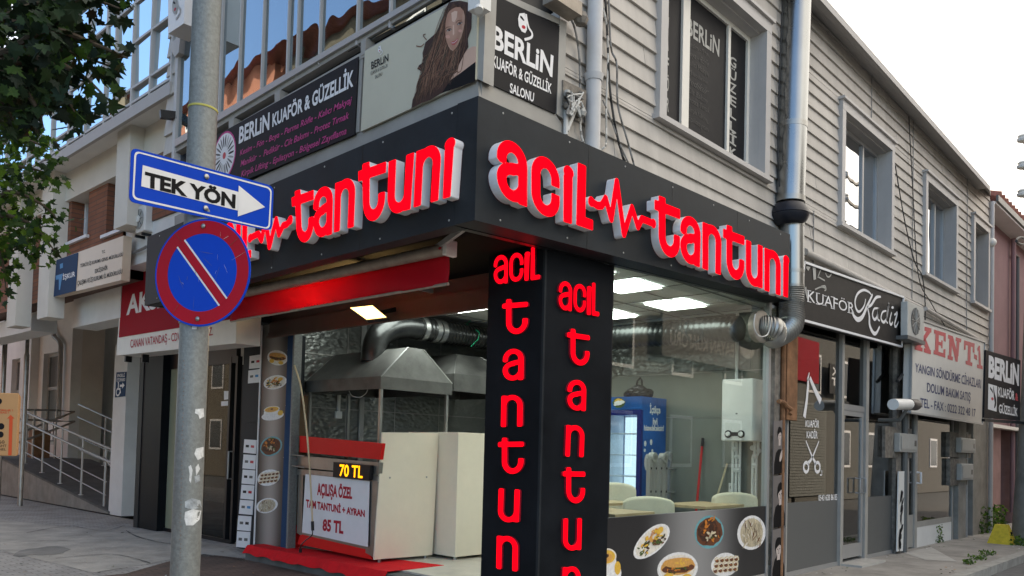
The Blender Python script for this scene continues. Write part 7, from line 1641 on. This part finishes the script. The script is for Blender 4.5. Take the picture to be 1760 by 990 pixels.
def tree(label, trunk, twigs, poly, d0, d1, nfill, ntw, size, mats, spread):
    r = thing('street_tree', label, 'tree', (trunk.x, trunk.y, 0))
    cr = MB(); lim = MB()
    hub = trunk+V(0, 0, 3.2)
    lim.tube([V(trunk.x, trunk.y, 0), trunk+V(.02, .03, 1.6), hub, hub+V(.1, .1, 1.8)], [.16, .13, .11, .05], 'bark', 12)
    lim.build('trunk', r, True); lim = MB()
    for pts in twigs:
        P3 = [at_depth(x, y, d) for x, y, d in pts]; c = [V(*p) for p in catmull([tuple(hub+V(0, 0, random.uniform(-.2, 1.2)))]+[tuple(p) for p in P3], 8)]; n = len(c)
        lim.tube(c, [.035*(1-i/(n-1))+.004 for i in range(n)], 'bark', 6)
        for _ in range(ntw):
            t = random.random()**.7; i = int(t*(n-1)); p = c[i]+V(random.gauss(0, spread), random.gauss(0, spread), random.gauss(0, spread)-.02)
            if i > n*.35: leaf(cr, p, size*random.uniform(.55, 1.15), random.choice(mats))
    k = 0
    while k < nfill:
        x, y = random.uniform(min(p[0] for p in poly), max(p[0] for p in poly)), random.uniform(min(p[1] for p in poly), max(p[1] for p in poly))
        if not inside(x, y, poly): continue
        leaf(cr, at_depth(x, y, random.uniform(d0, d1)), size*random.uniform(.55, 1.15), random.choice(mats)); k += 1
    lim.build('limbs', r, True); o = cr.build('crown', r)
    return r
random.seed(31)
tree('dark broadleaf tree overhanging the top left corner with backlit shade painted into its leaves', at_depth(-420, 700, 5.4),
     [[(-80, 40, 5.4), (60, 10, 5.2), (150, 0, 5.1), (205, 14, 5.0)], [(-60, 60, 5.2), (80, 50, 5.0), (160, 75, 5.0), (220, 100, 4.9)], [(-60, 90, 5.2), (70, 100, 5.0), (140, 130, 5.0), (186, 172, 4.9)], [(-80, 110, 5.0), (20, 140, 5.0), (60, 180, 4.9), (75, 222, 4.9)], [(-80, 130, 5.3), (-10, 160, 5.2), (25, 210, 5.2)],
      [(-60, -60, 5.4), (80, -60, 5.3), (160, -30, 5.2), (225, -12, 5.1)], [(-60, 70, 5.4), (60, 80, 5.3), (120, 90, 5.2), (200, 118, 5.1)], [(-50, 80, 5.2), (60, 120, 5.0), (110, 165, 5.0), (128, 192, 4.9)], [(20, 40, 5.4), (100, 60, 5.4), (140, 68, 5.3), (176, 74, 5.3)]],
     [(-140, -80), (150, -80), (140, 5), (124, 30), (116, 60), (128, 78), (108, 95), (122, 122), (98, 150), (90, 180), (62, 200), (40, 190), (20, 222), (-10, 225), (-140, 150)], 4.6, 7.0, 2100, 60, .12, ['leaf_backlit', 'leaf_backlit', 'leaf_backlit_deep', 'leaf_mid', 'leaf_green'], .055)
tree('smaller lighter green tree behind the dark one at the left edge', at_depth(-330, 780, 8.6),
     [[(-60, 240, 8.2), (20, 235, 8.1), (60, 245, 8.0), (86, 258, 8.0)], [(-60, 280, 8.2), (20, 285, 8.1), (62, 292, 8.0), (84, 300, 8.0)], [(-60, 330, 8.2), (20, 330, 8.0), (70, 350, 7.9), (100, 378, 7.9)], [(-60, 370, 8.2), (10, 370, 8.0), (60, 390, 7.9), (94, 432, 7.9)], [(-60, 390, 8.2), (-10, 420, 8.0), (6, 460, 8.0), (10, 500, 8.0)], [(-40, 360, 8.3), (25, 380, 8.2), (48, 410, 8.1), (56, 446, 8.1)], [(-40, 220, 8.3), (25, 215, 8.2), (58, 222, 8.1)]],
     [(-110, 215), (40, 225), (50, 250), (40, 280), (66, 310), (40, 325), (70, 360), (60, 390), (75, 415), (50, 425), (30, 410), (15, 440), (8, 480), (-110, 470)], 7.6, 9.4, 900, 75, .115, ['leaf_light', 'leaf_green', 'leaf_green', 'leaf_bright', 'leaf_mid'], .08)

# ------------------------------------------------------------------ far right: concrete pole, pink house, cone, weeds
pb = PZ(1788, 934, 0.0); YPb = pb.y
cp_ = thing('concrete_pole', 'thick tapering concrete electricity pole at the right edge with insulators', 'pole', pb)
zt = PY(1775, 150, YPb).z
m_ = MB(); m_.tube([V(pb.x, YPb, 0), V(pb.x, YPb, 3), V(pb.x, YPb, zt)], [.50, .34, .17], 'concrete', 20); m_.build('shaft', cp_, True)
for yy in (238, 284, 332):
    c = PY(1758, yy, YPb-.1); m_ = MB(); m_.lathe(c+V(0, 0, -.07), (0, 0, 1), [(0, .05), (.02, .09), (.06, .10), (.08, .07), (.11, .09), (.14, .06)], 'sign_cream', 14); m_.build('insulator', cp_, True)
    m_ = MB(); m_.bar(c, V(pb.x+.1, YPb, c.z), .05, .05, 'film_grey'); m_.build('insulator_arm', cp_)
m_ = MB(); m_.tube([PY(*p, YPb-.35) for p in catmull([(1766, 410), (1752, 408), (1747, 415), (1756, 420), (1766, 418)], 4)], .018, 'cable_dark', 6); m_.build('cable_loop', cp_)
ph = thing('pink_house', 'pink rendered house with red roof tiles beyond the end of the grey building', 'house', (25, 6, 0))
YPH = 4.9; zeave = PY(1725, 396, YPH).z; zled = PY(1718, 737, YPH).z
m_ = MB(); m_.box((XE+.16, YPH, zled), (34, 12, zeave), 'render_pink'); m_.build('upper_wall', ph)
m_ = MB(); xd0, xd1 = PY(1716, 800, YPH).x, PY(1738, 800, YPH).x; m_.box((XE+.16, YPH-.05, 0), (xd0, 11.9, zled-.001), 'render_rose'); m_.box((xd1, YPH-.05, 0), (34, 11.9, zled-.001), 'render_rose'); m_.box((xd0, YPH+.35, 0), (xd1, 11.8, zled-.001), 'film_grey'); m_.build('lower_wall', ph)
m_ = MB(); m_.box((xd0+.1, YPH+.25, 0), (xd1-.1, YPH+.32, zled-.2), 'bark')
for zz3 in (1.0, 1.9): m_.box((xd0+.1, YPH+.23, zz3), (xd1-.1, YPH+.249, zz3+.1), 'film_grey')
m_.build('door', ph)
m_ = MB(); m_.box((XE+.16, YPH-.25, zled-.02), (xd1+.3, YPH-.051, zled+.06), 'sign_cream'); m_.build('ledge', ph)
m_ = MB(); m_.box((XE+.1, YPH-.42, zeave-.05), (35, YPH, zeave-.001), 'render_white'); m_.box((XE+.1, YPH-.47, zeave), (35, YPH-.42, zeave+.14), 'film_grey')
nT = 40
for i in range(nT):
    x0_ = XE+.1+i*.34
    for j in range(10):
        y0_ = YPH-.45+j*.32; z0_ = zeave+.12+j*.12
        m_.tube([V(x0_+.17, y0_, z0_), V(x0_+.17, y0_+.36, z0_+.13)], [.15, .13], 'tile_red', 8)
m_.build('tiled_roof', ph, True)
m_ = MB(); q = PY(1742, 430, YPH-.1); m_.tube([V(q.x, YPH-.1, 0.3), V(q.x, YPH-.1, zeave-.1)], .06, 'render_pink', 10); m_.tube([V(q.x+.5, YPH-.1, 0.3), V(q.x+.5, YPH-.1, zeave-.5), V(q.x, YPH-.1, zeave-.5)], .045, 'film_grey', 8); m_.build('drainpipe', ph, True)
cc = PZ(1722, 934, 0)
m_ = MB(); a = .17; m_.prism([cc+V(-a*1.15, -a, 0), cc+V(a*1.15, -a, 0), cc+V(a*.55, -a*.5, .42), cc+V(-a*.55, -a*.5, .42)], V(0, .01, 0), 'yellow_paint') if False else None
B4 = [cc+V(x*a*1.25, y*a*1.25, 0) for x, y in ((-1, -1), (1, -1), (1, 1), (-1, 1))]; T4 = [cc+V(x*a*.6, y*a*.6, .37) for x, y in ((-1, -1), (1, -1), (1, 1), (-1, 1))]
for i in range(4): m_.poly([B4[i], B4[(i+1) % 4], T4[(i+1) % 4], T4[i]], 'yellow_paint')
m_.poly(T4, 'yellow_paint'); m_.lathe((B4[0]+B4[1]+T4[0]+T4[1])/4+V(0, .02, .02), (0, -1, .3), [(0, .03), (.04, .03)], 'sign_black', 10); cb_ = m_.build('parking_block', None, False, .02); tag(cb_, 'chipped yellow concrete parking block on the pavement by the kerb', 'parking block')
def weeds(label, spots, n, size, hgt):
    r = MB()
    for _ in range(n):
        c, rad = random.choice(spots); a = random.uniform(0, 6.28); q = math.sqrt(random.random())*rad
        p = c+V(q*math.cos(a), q*math.sin(a)*.6, random.random()**1.3*hgt); leaf(r, p, size*random.uniform(.5, 1.2), random.choice(['leaf_light', 'leaf_green', 'leaf_bright', 'weed']))
    for c, rad in spots:
        for _ in range(8):
            a = random.uniform(0, 6.28); b_ = c+V(rad*.5*math.cos(a), rad*.3*math.sin(a), 0); r.tube([c, b_+V(0, 0, hgt*.8)], [.008, .003], 'weed', 5)
    return tag(r.build('weed_plant'), label, 'plant')
weeds('bushy green weeds growing at the foot of the pink house', [(PZ(1690, 914, 0), .5), (PZ(1708, 910, 0), .4), (PZ(1674, 916, 0), .3)], 1300, .09, .6)
weeds('small weed clump at the base of the fire shop front', [(PZ(1606, 932, 0), .22), (PZ(1618, 927, 0), .18)], 800, .05, .36)
weeds('low weeds growing in the gutter along the kerb', [(PZ(1680, 975, -.12), .2), (PZ(1697, 966, -.12), .22), (PZ(1665, 983, -.12), .12)], 1100, .04, .2)
weeds('grass tuft beside the concrete pole at the right edge', [(PZ(1752, 946, -.1), .25), (PZ(1760, 925, 0), .3)], 300, .07, .3)

lit = MB(); random.seed(13)
for k in range(150):
    if k % 3: c = V(random.uniform(7.5, 20), random.choice([random.uniform(3.24, 3.5), random.uniform(4.3, 4.58)]), .006)
    else: c = V(random.uniform(2.5, 6.0), random.uniform(6.5, 17), .012)
    a = random.uniform(0, 6.28); s_ = random.uniform(.012, .04)
    lit.poly([c+V(s_*math.cos(a+t)*r_, s_*math.sin(a+t)*r_, random.uniform(0, .012)) for t, r_ in ((0, 1), (1.1, .5), (2.4, .9), (3.6, .6), (5, .8))], random.choice(['bark', 'weed', 'sticker_old', 'cable_dark', 'carton']))
o = lit.build('litter'); tag(o, 'small scraps and dead leaves scattered along the kerb and wall bases', 'litter'); stuff(o)
crk = MB()
for pts in ([(40, 915), (110, 905), (170, 910), (210, 905)], [(100, 960), (190, 952), (260, 968)], [(0, 935), (60, 928), (125, 930)], [(215, 912), (240, 925), (300, 935), (360, 938)]):
    p3 = [PZ(x, y, .013) for x, y in catmull([(x+random.uniform(-6, 6), y+random.uniform(-2, 2)) for x, y in pts], 6)]; ribbon(crk, p3, [random.uniform(.006, .03) for _ in p3], (0, 0, 1), 'cable_dark')
for x in (8.6, 10.4, 12.9, 15.1, 17.8): crk.poly([V(x, 3.22, .006), V(x+.012, 3.22, .006), V(x+.06, 4.56, .006), V(x+.045, 4.56, .006)], 'cable_dark')
structure(crk.build('pavement_cracks'))

# ------------------------------------------------------------------ houses across both streets (seen in the glass)
def mirY(x, y, D, Y0=YS):
    p = PY(x, y, Y0+D); return V(p.x, Y0-D, p.z)
def facade(name, label, x0, x1, y0, y1, h, m, axis, nf, nw, roof=True):
    """plain neighbour house: walls, rows of windows on the street side, tiled roof"""
    r = thing(name, label, 'house', ((x0+x1)/2, (y0+y1)/2, 0))
    b = MB(); b.box((x0, y0, -.1), (x1, y1, h), m); b.build('wall', r)
    for f in range(nf):
        z0 = 1.2+f*(h-.6)/nf; z1 = z0+1.5
        w_ = MB()
        for k in range(nw):
            if axis == 'X': c = y0+(y1-y0)*(k+.5)/nw; w_.box((x1+.001, c-.6, z0), (x1+.04, c+.6, z1), 'print_white'); w_.box((x1+.041, c-.5, z0+.1), (x1+.05, c+.5, z1-.1), 'window_dark')
            else: c = x0+(x1-x0)*(k+.5)/nw; w_.box((c-.6, y1+.001, z0), (c+.6, y1+.04, z1), 'print_white'); w_.box((c-.5, y1+.041, z0+.1), (c+.5, y1+.05, z1-.1), 'window_dark')
        w_.build('window_row', r)
    if roof:
        b = MB(); e = .7
        if axis == 'X':
            xm = (x0+x1)/2; b.prism([V(x0-e, y0-e, h), V(x1+e, y0-e, h), V(xm, y0-e, h+2.2)], V(0, y1-y0+2*e, 0), 'tile_red')
        else:
            ym = (y0+y1)/2; b.prism([V(x0-e, y0-e, h), V(x0-e, y1+e, h), V(x0-e, ym, h+2.2)], V(x1-x0+2*e, 0, 0), 'tile_red')
        b.build('roof', r)
    return r
facade('opposite_house', 'salmon house across the left street, seen mirrored in the balcony glass', -17, -6.5, 26, 33, 15.4, 'opp_salmon', 'X', 5, 3)
facade('opposite_house', 'beige house across the left street, mirrored beside the salmon one', -17, -6.5, 14, 25.6, 15.2, 'opp_beige', 'X', 5, 4)
facade('opposite_house', 'cream house across the left street, mirrored in the curtain wall', -17, -6.8, 33.5, 46, 15.6, 'opp_cream', 'X', 5, 4)
YO = -3.2
oh = facade('opposite_house', 'grey house across the right street, mirrored in the shop window', 13, 28.5, -14, YO, 8.5, 'opp_grey', 'Y', 3, 5)
oh2 = facade('opposite_house', 'salmon house across the right street, mirrored in the fire shop glass', 41.5, 62, -14, YO-.3, 9.5, 'opp_brick', 'Y', 3, 6)
oh3 = facade('opposite_house', 'cream house with small windows across the right street, mirrored in the salon glass', 28.8, 41.2, -14, YO, 9.0, 'opp_tan', 'Y', 3, 4)
D_ = YS-YO
a, b_ = mirY(1352, 575, D_), mirY(1402, 660, D_)
osf = thing('opposite_shop', 'dark red shopfront with roller shutter across the street, mirrored in the salon window', 'shopfront', (a.x, YO, 0))
m_ = MB(); m_.box((min(a.x, b_.x)-2, YO+.06, b_.z), (max(a.x, b_.x), YO+.12, a.z), 'aks_red'); m_.build('red_fascia', osf)
a, b_ = mirY(1355, 690, D_), mirY(1415, 850, D_); m_ = MB(); k = max(b_.z, 0)
while k < a.z: m_.prism([V(a.x, YO+.10, k), V(b_.x, YO+.10, k), V(b_.x, YO+.07, k+.1), V(a.x, YO+.07, k+.1)], V(0, -.02, 0), 'shutter_slat'); k += .105
m_.build('roller_shutter', osf)
a, b_ = mirY(1415, 625, D_), mirY(1437, 680, D_)
os_ = thing('opposite_sign', 'small black shop sign across the street, mirrored in the salon window', 'sign', (a.x, YO+.2, a.z))
m_ = MB(); m_.box((min(a.x, b_.x), YO+.2, b_.z), (max(a.x, b_.x), YO+.26, a.z), 'banner_black'); m_.build('board', os_)
x0_, x1_ = min(a.x, b_.x), max(a.x, b_.x); zc1 = a.z-(a.z-b_.z)*.12; m_ = MB()
for s_, t0, t1 in (('AK', .10, .38), ('TT', .45, .72)): m_.text(s_, [V(x1_-.1, YO+.264, a.z+(b_.z-a.z)*t0), V(x0_+.2, YO+.264, a.z+(b_.z-a.z)*t0), V(x0_+.2, YO+.264, a.z+(b_.z-a.z)*t1), V(x1_-.1, YO+.264, a.z+(b_.z-a.z)*t1)], 'print_white', bold=.03)
m_.build('sign_lettering', os_)
a, b_ = mirY(1135, 562, D_), mirY(1268, 612, D_)
o2 = thing('opposite_sign', 'long dark ladies hairdresser sign across the street, mirrored in the shop window', 'sign', (a.x, YO+.2, b_.z))
x0_, x1_ = min(a.x, b_.x), max(a.x, b_.x)
m_ = MB(); m_.box((x0_-.4, YO+.2, b_.z-.5), (x1_+.8, YO+.28, a.z+.4), 'film_grey'); m_.build('board', o2)
m_ = MB(); hgt = a.z-b_.z; m_.text('BAYAN KUAFÖRÜ', [V(x1_-.9, YO+.284, a.z-.1), V(x0_, YO+.284, a.z-.1), V(x0_, YO+.284, a.z-.1-.42), V(x1_-.9, YO+.284, a.z-.52)], 'plastic_grey', bold=.02); m_.ell([V(x1_+.5, YO+.284, a.z+.1), V(x1_-.5, YO+.284, a.z+.1), V(x1_-.5, YO+.284, b_.z-.1), V(x1_+.5, YO+.284, b_.z-.1)], .5, .5, .5, .5, 'plastic_grey'); m_.build('sign_lettering', o2)

# ------------------------------------------------------------------ every separate piece of a part becomes a part of its own
def split_pieces(o):
    me = o.data; n = len(me.vertices); par = list(range(n))
    def find(a):
        while par[a] != a: par[a] = par[par[a]]; a = par[a]
        return a
    for p in me.polygons:
        r0 = find(p.vertices[0])
        for v in p.vertices[1:]: par[find(v)] = r0
    groups = {}
    for p in me.polygons: groups.setdefault(find(p.vertices[0]), []).append(p.index)
    if len(groups) < 2: return
    stem_ = o.name.split('.')[0]; first = True
    for _, polys in groups.items():
        idx = {}; vs = []; fs = []; ms = []; sm = []
        for pi in polys:
            p = me.polygons[pi]; f_ = []
            for v in p.vertices:
                if v not in idx: idx[v] = len(vs); vs.append(tuple(me.vertices[v].co))
                f_.append(idx[v])
            fs.append(f_); ms.append(p.material_index); sm.append(p.use_smooth)
        m2 = bpy.data.meshes.new(stem_); m2.from_pydata(vs, [], fs)
        for m in me.materials: m2.materials.append(m)
        m2.polygons.foreach_set('material_index', ms); m2.polygons.foreach_set('use_smooth', sm); m2.update()
        if any(sm): m2.set_sharp_from_angle(angle=RAD(38))
        if first: o.data = m2; first = False
        else:
            c = o.copy(); c.data = m2; COL.objects.link(c); c.parent = o.parent
SPLIT = {'foot', 'frame_post', 'hood_post', 'grey_film_panel', 'pane', 'door_pane', 'bolt', 'clamp', 'door_sticker', 'cladding_joint', 'bracket', 'rung', 'gas_tap', 'shelf', 'silver_tape', 'window_notice', 'balcony_mullion', 'folding_arm', 'rust_marks', 'conduit', 'hanging_cable', 'seam', 'handle', 'insulator_arm'}
for o in list(COL.objects):
    if o.type == 'MESH' and o.parent is not None and o.name.split('.')[0] in SPLIT and not o.children: split_pieces(o)
